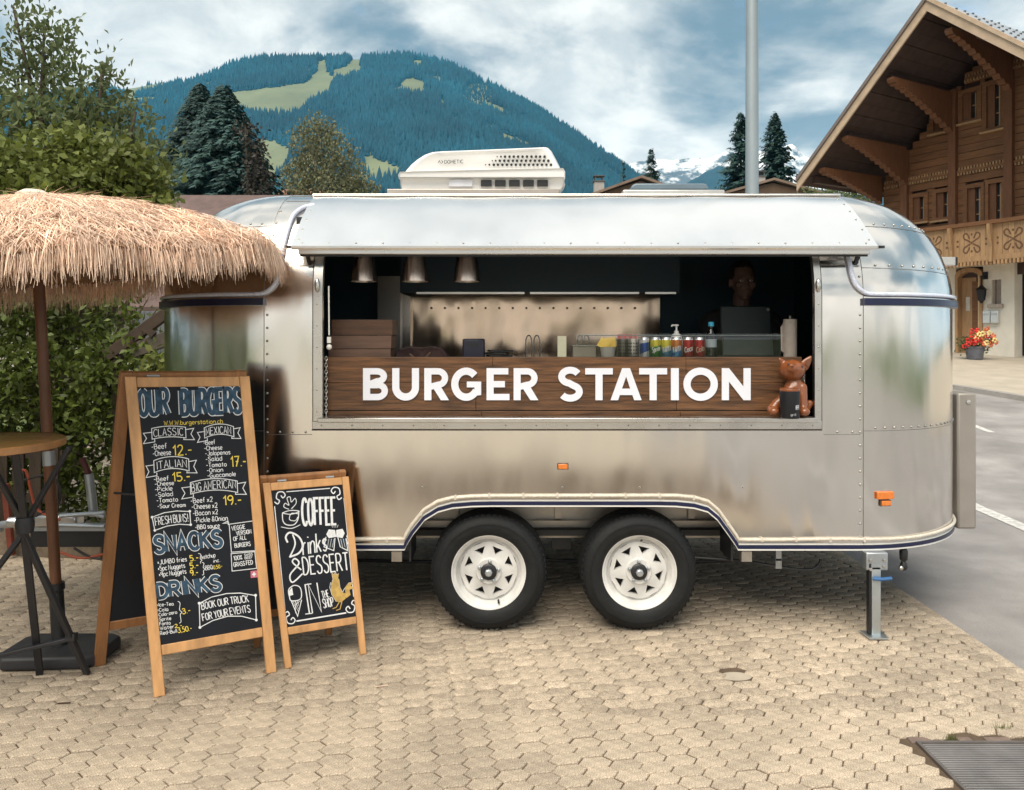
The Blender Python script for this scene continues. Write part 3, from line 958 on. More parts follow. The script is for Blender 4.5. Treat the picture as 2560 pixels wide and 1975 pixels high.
# ------------------------------------------------------------------ houses in the middle distance
def house(name, label, walls, corners, mat_roof, mat_wall, chimney=None, over=.25):
    """corners: (x0,x1,y0,y1,z_eave,z_ridge,ridge axis)"""
    x0, x1, y0, y1, ze, zr, ax = corners
    t = thing(name, ((x0 + x1) / 2, (y0 + y1) / 2, 1.0), label, 'house')
    z0 = 0.9
    mb = MB()
    ym, xm = (y0 + y1) / 2, (x0 + x1) / 2
    if ax == 'x':
        mb.prism([(x0, y0, z0), (x0, y1, z0), (x0, y1, ze), (x0, ym, zr - .12), (x0, y0, ze)], (x1 - x0, 0, 0))
    else:
        mb.prism([(x0, y0, z0), (x1, y0, z0), (x1, y0, ze), (xm, y0, zr - .12), (x0, y0, ze)], (0, y1 - y0, 0))
    mb.build('wall', mat_wall, t)
    sl = (zr - ze) / ((y1 - y0) / 2 if ax == 'x' else (x1 - x0) / 2)
    for s in (-1, 1):
        if ax == 'x':
            e = (y1 - y0) / 2 + over
            a = [(x0 - over, ym, zr), (x1 + over, ym, zr), (x1 + over, ym + s * e, zr - sl * e), (x0 - over, ym + s * e, zr - sl * e)]
        else:
            e = (x1 - x0) / 2 + over
            a = [(xm, y0 - over, zr), (xm, y1 + over, zr), (xm + s * e, y1 + over, zr - sl * e), (xm + s * e, y0 - over, zr - sl * e)]
        rf = MB().prism([(p[0], p[1], p[2] + .002 * s) for p in a], (0, 0, .14)).build('roof', mat_roof, t)
    mb = MB()
    if ax == 'x':
        for k in range(3):
            wx = x0 + (x1 - x0) * (k + .5) / 3
            w = MB().box((wx, y0 - .02, ze - 1.1), (1.0, .08, 1.1)).build('window', M('window_frame_white', (.6, .58, .54), .5), t)
            MB().box((wx, y0 - .05, ze - 1.1), (.8, .05, .9)).build('pane', M('dark_glass', (.02, .025, .03), .08, var=0), w)
    else:
        for k in range(2):
            wx = x0 + (x1 - x0) * (k + .5) / 2
            w = MB().box((wx, y0 - .02, ze - .6), (.9, .08, 1.0)).build('window', M('window_frame_white', (.6, .58, .54), .5), t)
            MB().box((wx, y0 - .05, ze - .6), (.7, .05, .8)).build('pane', M('dark_glass', (.02, .025, .03), .08, var=0), w)
    if chimney:
        cx, cy, w, z1, zb = chimney
        c = MB().box((cx, cy, (z1 + zb) / 2), (w, w, z1 - zb)).build('chimney', M('chimney_plaster', (.36, .34, .32), .9), t)
        mb = MB()
        mb.box((cx, cy, z1 + .03), (w * 1.2, w * 1.2, .06))
        for i in (-1, 1):
            for j in (-1, 1):
                mb.box((cx + i * w * .4, cy + j * w * .4, z1 + .18), (.06, .06, .26))
        mb.box((cx, cy, z1 + .33), (w * 1.15, w * 1.15, .05))
        mb.build('chimney_cap', M('chimney_metal', (.10, .11, .12), .6, .4), c)
    return t
m_roofP = M('roof_tiles_plum', (.115, .075, .068), .85, var=.22, scale=5, bump=.9, bscale=14, speck=.25)
m_roofB = M('roof_tiles_brown', (.20, .14, .105), .85, var=.25, scale=2, bump=.8, bscale=6)
m_wallP = M('plaster_pale', (.52, .48, .42), .9, var=.08, scale=2, bump=.2)
m_wallD = M('wood_dark', (.10, .06, .035), .8, var=.2, scale=3, stretch=(1, 1, .2))
a, b2 = W(412, 506, 14.5), W(700, 506, 14.5)
house('garden_house', 'low house with plum brown tiled roof behind the thatched parasol', None, (a.x - 2.5, b2.x + .2, 14.5 - CAM_D - 3.2, 14.5 - CAM_D + 3.2, a.z - 2.1, a.z, 'x'), m_roofP, m_wallP)
a, b2, c = W(1452, 488, 42), W(1602, 440, 42), W(1640, 470, 42)
ch = W(1502, 462, 42)
house('village_house', 'brown roofed house with grey chimney left of the roof vent', None, (b2.x - 3.1, b2.x + 3.1, 42 - CAM_D, 42 - CAM_D + 10, b2.z - 1.25, b2.z - .14, 'y'), m_roofB, m_wallD, (ch.x, 42 - CAM_D + 1, .55, W(0, 456, 43).z, W(0, 500, 43).z))
a = W(1932, 446, 44)
ch = W(1912, 440, 44)
house('village_house', 'low gabled house with shallow roof behind the foot of the mast', None, (a.x - 2.9, a.x + 2.9, 44 - CAM_D, 44 - CAM_D + 8, a.z - .95, a.z - .14, 'y'), m_roofB, m_wallD, (ch.x, 44 - CAM_D + 1, .55, W(0, 444, 45).z, W(0, 470, 45).z))
a = W(775, 476, 60)
house('village_house', 'far house with red brown roof edge behind the birch', None, (a.x - 1.6, a.x + 1.6, 60 - CAM_D - 3, 60 - CAM_D + 3, a.z - .9, a.z, 'x'), M('roof_red', (.26, .12, .08), .85, var=.2), m_wallP)

# =================================================================== CHALET
Rv, Nv = Vector((.495, -.869, 0)), Vector((-.869, -.495, 0))          # along the facade (to the near right) and out of it
CB = W(2425, 840, 19.0)
CB.z = 0
FP = Plane(CB, Nv)
def fw(s, z, off=0.0):
    p = CB + Rv * s + Nv * off
    return Vector((p.x, p.y, z))
def fs_(px, py, off=0.0):
    p = FP.hit(px, py, off)
    return (p - CB).dot(Rv), p.z
chal = thing('chalet', fw(0, 0.9), 'large brown timber chalet with deep carved eaves across the road', 'chalet')
m_log = M('chalet_timber', (.165, .072, .028), .75, var=.30, scale=5, stretch=(.6, .6, 5), bump=.5, bscale=18, island=.16)
m_logL = M('chalet_pale_timber', (.35, .21, .105), .7, var=.2, scale=5, stretch=(3, 3, .5), bump=.3, bscale=18, island=.12)
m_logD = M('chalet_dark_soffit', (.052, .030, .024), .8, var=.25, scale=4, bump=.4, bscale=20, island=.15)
m_post = M('chalet_post', (.145, .058, .023), .7, var=.25, scale=6, stretch=(4, 4, .6), bump=.4)
m_plaster = M('chalet_plaster', (.66, .62, .54), .9, var=.07, scale=3, bump=.6, bscale=22)
m_fascia = M('chalet_fascia', (.46, .34, .24), .7, var=.15, scale=4, bump=.3)
m_metalroof = M('chalet_roof_sheet', (.36, .39, .43), .5, .5, var=.1, scale=2)
m_glassD = M('dark_glass', (.02, .025, .03), .08, var=0)
OFR = 2.7
AS, AZ = fs_(2320, 4, OFR)
ES, EZ = fs_(1995, 458, OFR)
SL = (AZ - EZ) / (AS - ES)
SR = .86
def roofz(s): return AZ - (AS - s) * SL if s < AS else AZ - (s - AS) * SR
def fbox(mb, s0, s1, z0, z1, o0, o1):
    mb.add([fw(s, z, o) for s in (s0, s1) for z in (z0, z1) for o in (o0, o1)], [(0, 1, 3, 2), (4, 6, 7, 5), (0, 4, 5, 1), (2, 3, 7, 6), (0, 2, 6, 4), (1, 5, 7, 3)])
    return mb
SW0, SW1 = -2.35, 3.6
# openings (picture columns and rows of each window)
wins = [(2279, 2317, 488, 551, 1), (2337, 2378, 476, 545, 1), (2414, 2460, 464, 570, 2), (2467, 2512, 452, 562, 2),
        (2402, 2450, 226, 300, 1), (2462, 2510, 205, 320, 2), (2330, 2371, 292, 327, 1)]
ops = []
for x0, x1, y0, y1, k in wins:
    xm = (x0 + x1) / 2
    s0, s1 = fs_(x0, 500)[0], fs_(x1, 500)[0]
    z1, z0 = fs_(xm, y0)[1], fs_(xm, y1)[1]
    ops.append((s0, s1, z0, z1, k))
ZF = fs_(2460, 660)[1]      # top of the plastered ground floor
z = ZF
PHt = .19
while z < roofz(AS) - .2:
    zt = z + PHt - .012
    # width allowed by the roof
    sl = max(SW0, AS - (AZ - .34 - zt) / SL)
    sr = min(SW1, AS + (AZ - .34 - zt) / SR)
    segs = [(sl, sr)]
    for s0, s1, z0, z1, k in ops:
        if zt > z0 - .02 and z < z1 + .02:
            new = []
            for a, b in segs:
                if s1 <= a or s0 >= b:
                    new.append((a, b))
                else:
                    if s0 - a > .02: new.append((a, s0))
                    if b - s1 > .02: new.append((s1, b))
            segs = new
    for a, b in segs:
        if b - a > .03:
            fbox(MB(), a, b, z, zt, -.12, random.uniform(-.004, .006)).build('plank', m_log, chal)
    z += PHt
# core behind the planks
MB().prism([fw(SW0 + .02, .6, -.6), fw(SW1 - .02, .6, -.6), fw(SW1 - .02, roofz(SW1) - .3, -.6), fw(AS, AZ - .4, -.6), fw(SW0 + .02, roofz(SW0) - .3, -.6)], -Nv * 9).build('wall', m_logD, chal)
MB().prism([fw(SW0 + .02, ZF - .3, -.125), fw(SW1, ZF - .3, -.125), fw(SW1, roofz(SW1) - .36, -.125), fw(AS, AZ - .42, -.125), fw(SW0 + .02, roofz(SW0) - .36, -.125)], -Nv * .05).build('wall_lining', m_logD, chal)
for s0, s1, z0, z1, k in ops:
    w = MB()
    f = .055
    fbox(w, s0 - .05, s0 + f, z0 - .05, z1 + .05, -.11, .045)
    fbox(w, s1 - f, s1 + .05, z0 - .05, z1 + .05, -.11, .045)
    fbox(w, s0 + f, s1 - f, z1 - f, z1 + .05, -.11, .043)
    fbox(w, s0 + f, s1 - f, z0 - .05, z0 + .02, -.11, .043)
    wo = w.build('window', m_log, chal)
    fbox(MB(), s0 + f, s1 - f, z0 + .02, z1 - f, -.105, -.095).build('pane', m_glassD, wo)
    mu = MB()
    sq = s0 + (s1 - s0) * .50
    fbox(MB(), s0 + f, sq, z0 + .021, z1 - f - .001, -.093, -.02).build('reveal', m_post, wo)
    sm = (sq + s1 - f) / 2
    fbox(mu, sm - .014, sm + .014, z0 + .02, z1 - f, -.094, -.07)
    for q in ((.33, .67) if k == 2 else (.5,)):
        zz = z0 + (z1 - z0) * q
        fbox(mu, sq, s1 - f, zz - .012, zz + .012, -.094, -.071)
    mu.build('muntin', m_logL, wo)
    fbox(MB(), s0 - .08, s1 + .08, z0 - .10, z0 - .052, -.05, .10).build('sill', m_logL, wo)
for sp_ in (.95, -.39, -1.69, 2.3):
    zt = roofz(sp_) - .35
    fbox(MB(), sp_ - .095, sp_ + .095, ZF + .02, zt, -.1, .13).build('post', m_post, chal)
def frieze(pa, pb):
    """carved band between two picture points, with rows of small teeth"""
    s0, z0 = fs_(*pa)
    s1, z1 = fs_(*pb)
    zz = (z0 + z1) / 2
    s0, s1 = SW0 + .05, SW1 - .1
    sl = max(s0, AS - (AZ - .5 - zz) / SL)
    sr = min(s1, AS + (AZ - .5 - zz) / SR)
    mb = MB()
    fbox(mb, sl, sr, zz + .03, zz + .10, -.02, .055)
    fbox(mb, sl, sr, zz + .17, zz + .22, -.02, .035)
    tagged = mb.build('frieze_board', m_log, chal)
    mb = MB()
    s = sl
    while s < sr - .05:
        fbox(mb, s, s + .035, zz - .03, zz + .03, -.01, .07)
        fbox(mb, s + .01, s + .045, zz + .10, zz + .17, -.01, .045)
        s += .075
    tag(mb.build('frieze_teeth', m_logL, chal), kind='stuff')
frieze((2287, 459), (2513, 415))
frieze((2396, 213), (2511, 175))
# carved brackets
def bracket(s, ztop, reach=2.4, drop=.95, w=.17):
    pts = [(0.0, ztop), (reach, ztop)]
    zt = ztop - .13
    n = 11
    pts += [(reach + .02, ztop - .06), (reach - .04, zt), (reach - .12, zt + .015)]
    for k in range(n + 1):
        q = k / n
        o = reach - .14 - (reach - .16) * q
        zz = zt - (drop - .13) * q ** 1.25
        pts.append((o + .05, zz - .005))
        pts.append((o + .01, zz - .045))
        if k < n:
            pts.append((o - (reach - .16) / n * .55, zz - .03))
    pts.append((0.0, ztop - drop - .05))
    MB().prism([fw(s - w / 2, z, o + .13) for o, z in pts], Rv * w).build('bracket', m_post, chal)
for s, zt in ((.95, 8.30), (-.45, 7.62), (-1.69, 6.66), (-2.38, 6.05)):
    bracket(s, min(zt, roofz(s) - .28), drop=.95 if s > -2 else .7)
# roof: left and right slabs with boarded undersides and fascia boards
DEEP = 12.0
for side, s_end, slp in ((-1, ES, SL), (1, 4.3, SR)):
    L = abs(s_end - AS)
    up = Vector((0, 0, 1))
    a, bq = fw(AS, AZ, OFR), fw(s_end, AZ - slp * L, OFR)
    MB().prism([a, bq, bq - Nv * DEEP, a - Nv * DEEP], (0, 0, .10)).build('roof_sheet', m_metalroof, chal)
    dv = (bq - a)
    npl = 16 if side < 0 else 12
    for k in range(npl):
        q0, q1 = a + dv * (k / npl) - up * .004, a + dv * ((k + .94) / npl) - up * .004
        e = .012 * (k % 2)
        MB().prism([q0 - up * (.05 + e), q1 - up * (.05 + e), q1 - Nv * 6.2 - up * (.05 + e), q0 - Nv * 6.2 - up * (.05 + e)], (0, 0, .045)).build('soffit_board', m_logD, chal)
    # fascia in two steps
    MB().prism([a - up * .22 + Nv * .01, bq - up * .22 + Nv * .01, bq + up * .02 + Nv * .01, a + up * .02 + Nv * .01], Nv * .045).build('fascia', m_fascia, chal)
    MB().prism([a + up * .022 + Nv * .0, bq + up * .022, bq + up * .13, a + up * .13], Nv * .10).build('fascia_trim', m_fascia if side > 0 else M('roof_edge_dark', (.16, .13, .12), .7), chal)
    # purlins carried by the brackets
    for q in ((.33, .66, .93) if side < 0 else (.25, .6)):
        p = a + dv * q - up * .16
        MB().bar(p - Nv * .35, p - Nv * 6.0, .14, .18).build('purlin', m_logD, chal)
    if side > 0:
        mb = MB()
        for i in range(14):
            for j in range(9):
                p = a + dv * ((i + .4 + .5 * (j % 2)) / 15) - Nv * (.5 + j * .55) + up * .11
                mb.box(p, (.045, .045, .035))
        tag(mb.build('snow_guards', M('snow_guard', (.10, .11, .12), .6, .3), chal), kind='stuff')
# ground floor
DS0, DS1 = fs_(2390, 800)[0], fs_(2458, 800)[0]
DZ0, DZ1 = 0.93, fs_(2425, 668)[1]
WC = fs_(2536, 800)[0]
for a, b, z0, z1 in ((SW0, DS0, .6, ZF), (DS1, WC, .6, ZF), (DS0, DS1, DZ1, ZF)):
    if (a, b) == (DS1, WC):
        ws0, ws1 = fs_(2479, 730)[0], fs_(2503, 730)[0]
        wz0, wz1 = fs_(2490, 760)[1], fs_(2490, 699)[1]
        for q in ((a, ws0, z0, z1), (ws1, b, z0, z1), (ws0, ws1, z0, wz0), (ws0, ws1, wz1, z1)):
            fbox(MB(), q[0], q[1], q[2], q[3], -.35, 0).build('plaster_wall', m_plaster, chal)
    else:
        fbox(MB(), a, b, z0, z1, -.35, 0).build('plaster_wall', m_plaster, chal)
fbox(MB(), WC - .002, SW1, .6, ZF, -1.0, -.8).build('garage_recess', M('garage_panel', (.36, .30, .25), .7, var=.06, scale=2), chal)
wo = fbox(fbox(MB(), ws0, ws0 + .05, wz0, wz1, -.24, -.05), ws1 - .16, ws1, wz0, wz1, -.24, -.10).build('window', M('window_stone', (.33, .28, .24), .8), chal)
fbox(MB(), ws0 + .05, ws1 - .16, wz0, wz1, -.23, -.22).build('pane', m_glassD, wo)
fbox(MB(), ws0 - .06, ws1 + .06, wz0 - .09, wz0 - .004, -.2, .09).build('sill', M('window_stone', (.33, .28, .24), .8), wo)
# door: arched surround, leaf ajar, light jamb
dm = (DS0 + DS1) / 2
hw = (DS1 - DS0) / 2
arch = [(DS0, DZ0), (DS0, DZ1 - .18)] + [(dm - hw * math.cos(PI * k / 8), DZ1 - .18 + .17 * math.sin(PI * k / 8)) for k in range(1, 8)] + [(DS1, DZ1 - .18), (DS1, DZ0)]
inn = [(dm + (s - dm) * .80, DZ0 if zz == DZ0 else DZ0 + (zz - DZ0) * .95) for s, zz in arch]
mb = MB()
for i in range(len(arch) - 1):
    mb.prism([fw(*arch[i], .05), fw(*arch[i + 1], .05), fw(*inn[i + 1], .05), fw(*inn[i], .05)], -Nv * .3)
door = mb.build('door', m_logL, chal)
fbox(MB(), dm - hw * .8, dm + hw * .25, DZ0, DZ1 - .25, -.20, -.15).build('door_leaf', m_logL, door)
fbox(MB(), dm - hw * .02, dm + hw * .40, DZ0, DZ1 - .35, -.149, -.13).build('door_panel', m_log, door)
fbox(MB(), dm + hw * .42, dm + hw * .8, DZ0, DZ1 - .20, -.22, -.12).build('door_jamb', M('door_jamb', (.62, .46, .27), .6), door)
fbox(MB(), dm - hw * .5, dm - hw * .2, DZ0 + 1.15, DZ0 + 1.5, -.149, -.14).build('notice', M('notice_paper', (.55, .52, .48), .8), door)
fbox(MB(), dm - hw * .8, dm + hw * .8, DZ0 + .002, DZ0 + .08, -.3, .12).build('door_step', M('window_stone', (.33, .28, .24), .8), door)
# wall lantern
ls, lz = fs_(2465, 733)
lan = thing('wall_lantern', fw(ls, lz, 0), 'black wall lantern between the arched door and small window', 'lantern')
MB().lathe([(.0, -.26), (.03, -.24), (.05, -.20), (.085, -.17), (.11, .06), (.13, .08), (.05, .16), (.02, .20), (.0, .26)], fw(ls, lz, .20), 8).build('body', M('black_iron', (.02, .02, .022), .5, .5), lan)
MB().bar(fw(ls, lz + .40, .0), fw(ls, lz + .40, .22), .05, .05).bar(fw(ls, lz + .40, .2), fw(ls, lz + .22, .2), .03, .03, up=(1, 0, 0)).build('arm', M('black_iron'), lan)
fbox(MB(), ls - .05, ls + .05, lz + .34, lz + .52, .003, .05).build('wall_plate', M('black_iron'), lan)
# letter boxes
s0, zb = fs_(2463, 808)
s1, zt = fs_(2501, 777)
for a, b, lab in ((s0, (s0 + s1) / 2 - .01, 'left'), ((s0 + s1) / 2 + .01, s1, 'right')):
    lb = thing('letter_box', fw((a + b) / 2, zb, .0), 'pale metal letter box, %s of the pair on the chalet wall' % lab, 'letter box', 'letter boxes beside the chalet door')
    fbox(MB(), a, b, zb, zt, .004, .12).build('box', M('letterbox_metal', (.55, .57, .57), .45, .3, var=.05), lb, bevel=.008)
    fbox(MB(), a + .02, b - .02, zt - .10, zt - .06, .121, .128).build('flap', M('letterbox_flap', (.40, .42, .43), .45, .4), lb)
# balcony
BO = .95
BZ1 = fs_(2430, 566, BO)[1]
BZ0 = fs_(2430, 648, BO)[1]
bal = fbox(MB(), SW0 + .1, SW1, BZ0 - .06, BZ0 + .06, 0.0, BO + .02).build('balcony_floor', m_logL, chal)
s = SW0 + .15
while s < SW1:
    fbox(MB(), s, s + .118, BZ0 + .061, BZ1, BO - .03, BO + random.uniform(.0, .006)).build('balcony_plank', m_logL, bal)
    s += .124
mb = fbox(MB(), SW0 + .1, SW1, BZ1 + .002, BZ1 + .09, BO - .10, BO + .10)
mb.build('balcony_rail', m_log, bal)
mb = MB()
s = SW0 + .12
while s < SW1:
    fbox(mb, s, s + .05, BZ0 - .16, BZ0 - .065, BO - .06, BO + .05)
    s += .085
tag(mb.build('balcony_teeth', m_logL, bal), kind='stuff')
sp1, sp2 = fs_(2381, 600, BO)[0], fs_(2480, 600, BO)[0]
stp = sp2 - sp1
k = -3
while sp1 + k * stp < SW1:
    sc = sp1 + k * stp
    if sc > SW0:
        MB().prism([fw(sc - .035, BZ0 - .10, BO + .02), fw(sc - .035, BZ1, BO + .05), fw(sc - .035, BZ1, BO + .17), fw(sc - .035, BZ1 - .12, BO + .16), fw(sc - .035, BZ0 + .25, BO + .07), fw(sc - .035, BZ0 - .1, BO + .09)], Rv * .07).build('balcony_post', m_logL, bal)
    mid = sc + stp / 2
    if SW0 < mid < SW1 - .3:
        ink = Ink(lambda x, y, m_=mid: fw(m_ + x, (BZ0 + BZ1) / 2 + y, BO + .0075), Nv, .001, .00003)
        for sx_ in (-1, 1):
            for sy_ in (-1, 1):
                pts = catmull([(sx_ * .03, sy_ * .02, 0), (sx_ * .09, sy_ * .06, 0), (sx_ * .17, sy_ * .11, 0), (sx_ * .19, sy_ * .19, 0), (sx_ * .13, sy_ * .235, 0), (sx_ * .085, sy_ * .19, 0), (sx_ * .05, sy_ * .10, 0)], 4)
                ink.stroke([(p.x, p.y) for p in pts], .034)
        for dx, dy in ((0, 0), (0, .2), (0, -.2), (-.33, .06), (.33, .06), (-.33, -.06), (.33, -.06)):
            ink.poly([(dx + .026 * math.cos(q * PI / 4), dy + .03 * math.sin(q * PI / 4)) for q in range(8)])
        ink.build('cutout_motif', M('motif_shadow_wood', (.13, .065, .03), .8), bal)  # flat brown strokes paint the dark of cut-out openings
    k += 1
# flower tub
pp = W(2437, 884, 17.6)
pp.z = gh(17.6) + .06
tub = thing('flower_tub', tuple(pp), 'round grey blue tub beside the arched chalet door', 'flower pot')
MB().lathe([(.0, .0), (.15, 0), (.165, .02), (.20, .26), (.215, .27), (.215, .30), (.19, .30), (.18, .24), (.0, .24)], tuple(pp), 22).build('pot', M('tub_glaze', (.13, .135, .165), .5, var=.2), tub, smooth=True)
m_petal = {'red': M('petal_red', (.55, .025, .02), .6, var=.2, island=.25), 'yel': M('petal_cream', (.75, .60, .25), .6, var=.2, island=.2), 'orr': M('petal_orange', (.62, .16, .06), .6, var=.2, island=.2)}
pl = thing('flowering_plant', (pp.x, pp.y, pp.z + .24), 'bushy red, orange and cream begonias growing in the grey tub', 'flowers')
P = clumps([(pp.x, pp.y, pp.z + .38, .30, .26, .16), (pp.x + .2, pp.y, pp.z + .36, .16, .16, .12), (pp.x - .2, pp.y, pp.z + .36, .14, .14, .12)], 60, 8, .05)
V, F = leaf_quads(P, .075, .5, .6)
np_mesh('leaves', V, F, m_leafA, pl)
random.seed(5)
for nm, n, cx, sg in (('red', 15, -.17, .12), ('yel', 9, .05, .10), ('orr', 11, .17, .13)):
    for q in range(n):
        c = Vector((pp.x + cx + random.gauss(0, sg), pp.y - random.uniform(.1, .3), pp.z + .46 + random.gauss(0, .09)))
        mb = MB()
        for k in range(6):
            a = k * PI / 3 + random.random()
            e = c + Vector((math.cos(a) * .042, -.02, math.sin(a) * .042))
            mb.ball(e, (.026, .016, .026), 6, 4)
        mb.build('flower', m_petal[nm], pl, smooth='all')

# =================================================================== FOOD TRAILER
XL, XR, RC, RT = -1.188, 1.69, 0.78, 0.60
Z1 = 1.63
ZB = 0.405
YB0, YB1 = RC, 1.22
trl = thing('food_trailer', (0.25, 1.0, 0), 'silver rounded aluminium burger food trailer with open serving hatch', 'food trailer')

def metal(name, col, rough, bumpd, bsc, stretch, rvar=.05, streak=.06, aniso=0.0):
    m = bpy.data.materials.new(name)
    m.use_nodes = True
    N, L = m.node_tree.nodes, m.node_tree.links
    b = N['Principled BSDF']
    b.inputs['Metallic'].default_value = 1
    b.inputs['Anisotropic'].default_value = aniso
    tcn = N.new('ShaderNodeTexCoord')
    mp = N.new('ShaderNodeMapping')
    mp.inputs['Scale'].default_value = stretch
    L.new(tcn.outputs['Object'], mp.inputs[0])
    nz = N.new('ShaderNodeTexNoise')
    nz.inputs['Scale'].default_value = bsc
    nz.inputs['Detail'].default_value = 2
    L.new(mp.outputs[0], nz.inputs[0])
    bn = N.new('ShaderNodeBump')
    bn.inputs['Distance'].default_value = bumpd
    bn.inputs['Strength'].default_value = 1
    L.new(nz.outputs['Fac'], bn.inputs['Height'])
    L.new(bn.outputs[0], b.inputs['Normal'])
    n2 = N.new('ShaderNodeTexNoise')
    n2.inputs['Scale'].default_value = 3.2
    n2.inputs['Detail'].default_value = 7
    mp2 = N.new('ShaderNodeMapping')
    mp2.inputs['Scale'].default_value = (1.6, 1.6, .45)
    L.new(tcn.outputs['Object'], mp2.inputs[0])
    L.new(mp2.outputs[0], n2.inputs[0])
    r = N.new('ShaderNodeMapRange')
    r.inputs[1].default_value, r.inputs[2].default_value = .3, .7
    r.inputs[3].default_value, r.inputs[4].default_value = rough - rvar, rough + rvar
    L.new(n2.outputs['Fac'], r.inputs[0])
    L.new(r.outputs[0], b.inputs['Roughness'])
    mx = N.new('ShaderNodeMix')
    mx.data_type = 'RGBA'
    mx.inputs[6].default_value = (*[c * (1 - streak) for c in col], 1)
    mx.inputs[7].default_value = (*[min(1, c * (1 + streak)) for c in col], 1)
    L.new(n2.outputs['Fac'], mx.inputs[0])
    L.new(mx.outputs[2], b.inputs['Base Color'])
    MATS[name] = m
    return m
m_alu = metal('aluminium_skin', (.75, .722, .685), .15, .013, 1.3, (2.6, 2.6, .5), rvar=.06)
m_aluH = metal('aluminium_hatch', (.84, .845, .85), .22, .006, 1.6, (1, 1, 1), rvar=.04)
m_trim = M('aluminium_trim', (.62, .60, .57), .30, 1.0, var=.12, scale=6, rvar=.08)
m_seam = M('seam_metal', (.30, .29, .28), .45, 1.0, var=.1)  # darker metal of the lapped seam strips
m_rivet = M('rivet_metal', (.42, .40, .37), .35, 1.0, var=.1)
m_steel = M('stainless', (.52, .47, .42), .24, 1.0, var=.10, scale=2, rvar=.06)
m_black = M('black_plastic', (.014, .015, .017), .45, var=.2)
m_navy = M('navy_rubber', (.008, .012, .050), .32, var=.2)
m_white = M('white_plastic', (.78, .77, .74), .35, var=.05, scale=5, rvar=.06)

def rho(z):
    if z <= Z1:
        return RC, 0.0
    sp = min(1, (z - Z1) / RT)
    ph = math.asin(sp)
    return RC - RT * (1 - math.cos(ph)), ph
def surf(u, z, off=0.0):
    """point on the trailer skin: u runs along the side (x on the flat part, arc length round the ends)"""
    r, ph = rho(z)
    if XL <= u <= XR:
        c, n = (u, RC), (0, -1)
    elif u > XR:
        a = (u - XR) / RC
        if a <= PI / 2:
            c, n = (XR, RC), (math.sin(a), -math.cos(a))
        else:
            e = (a - PI / 2) * RC
            if e < YB1 - YB0:
                c, n = (XR, YB0 + e), (1, 0)
            else:
                a = min((e - (YB1 - YB0)) / RC, PI / 2)
                c, n = (XR, YB1), (math.cos(a), math.sin(a))
    else:
        a = (XL - u) / RC
        if a <= PI / 2:
            c, n = (XL, RC), (-math.sin(a), -math.cos(a))
        else:
            e = (a - PI / 2) * RC
            if e < YB1 - YB0:
                c, n = (XL, YB0 + e), (-1, 0)
            else:
                a = min((e - (YB1 - YB0)) / RC, PI / 2)
                c, n = (XL, YB1), (-math.cos(a), math.sin(a))
    N3 = Vector((n[0] * math.cos(ph), n[1] * math.cos(ph), math.sin(ph)))
    return Vector((c[0] + r * n[0], c[1] + r * n[1], z)) + N3 * off, N3
ARC = RC * PI / 2
ENDL = ARC * 2 + (YB1 - YB0)
arch_x = [-.522, -.515, -.485, -.427, -.36, -.29, -.194, -.10, .70, .796, .883, .951, 1.0, 1.052, 1.087, 1.097]
arch_z = [ZB, .425, .475, .547, .588, .607, .615, .617, .617, .615, .607, .588, .547, .475, .425, ZB]
def zlow(u):
    return float(np.interp(u, arch_x, arch_z)) if -.522 < u < 1.097 else ZB
XW0, XW1, ZS = -.94, 1.472, 1.015
PHW = math.radians(58)
ZWT = Z1 + RT * math.sin(PHW)
us = sorted(set([round(v, 4) for v in list(np.linspace(XL, XR, 40)) + arch_x + [XW0, XW1] + list(np.linspace(-.52, -.2, 10)) + list(np.linspace(.8, 1.09, 10))]))
us = list(XL - np.linspace(ENDL, 0, 44)[:-1]) + us + list(XR + np.linspace(0, ENDL, 44)[1:])
zr_top = [Z1 + RT * math.sin(p) for p in np.linspace(0, PI / 2, 17)]
zr_top = sorted(set(zr_top + [ZWT]))
rows = [('f', k / 6) for k in range(7)] + [('z', z) for z in (1.2, 1.4, 1.52)] + [('z', z) for z in zr_top]
mb = MB()
nR = len(rows)
vs = []
for u in us:
    for kind, q in rows:
        z = zlow(u) + (ZS - zlow(u)) * q if kind == 'f' else q
        vs.append(surf(u, z)[0])
fs = []
for i in range(len(us) - 1):
    um = (us[i] + us[i + 1]) / 2
    for j in range(nR - 1):
        if XW0 < um < XW1 and rows[j][0] == 'f' and rows[j][1] == 1.0 or XW0 < um < XW1 and rows[j][0] == 'z' and rows[j][1] < ZWT - .001:
            continue
        fs.append((i * nR + j, (i + 1) * nR + j, (i + 1) * nR + j + 1, i * nR + j + 1))
# close the gap along the back
nu = len(us)
mb.add(vs, fs)
# roof and back wall
topring = [vs[i * nR + nR - 1] for i in range(nu)]
zc = Z1 + RT + .006
mid = [Vector((max(XL, min(XR, p.x)), max(YB0, min(YB1, p.y)), zc)) for p in topring]
for i in range(nu - 1):
    mb.add([topring[i], topring[i + 1], mid[i + 1], mid[i]], [(0, 1, 2, 3)])
mb.add([(XL, YB0, zc), (XR, YB0, zc), (XR, YB1, zc), (XL, YB1, zc)], [(0, 1, 2, 3)])
for j in range(nR - 1):
    a, b2, c, d = vs[j], vs[(nu - 1) * nR + j], vs[(nu - 1) * nR + j + 1], vs[j + 1]
    mb.add([a, b2, c, d], [(0, 1, 2, 3)])
a, b2 = topring[0], topring[-1]
mb.add([a, b2, (XR, YB1, zc), (XL, YB1, zc)], [(0, 1, 2, 3)])
shell = mb.build('body_shell', m_alu, trl, smooth=True)
shell.data.set_sharp_from_angle(angle=math.radians(60))

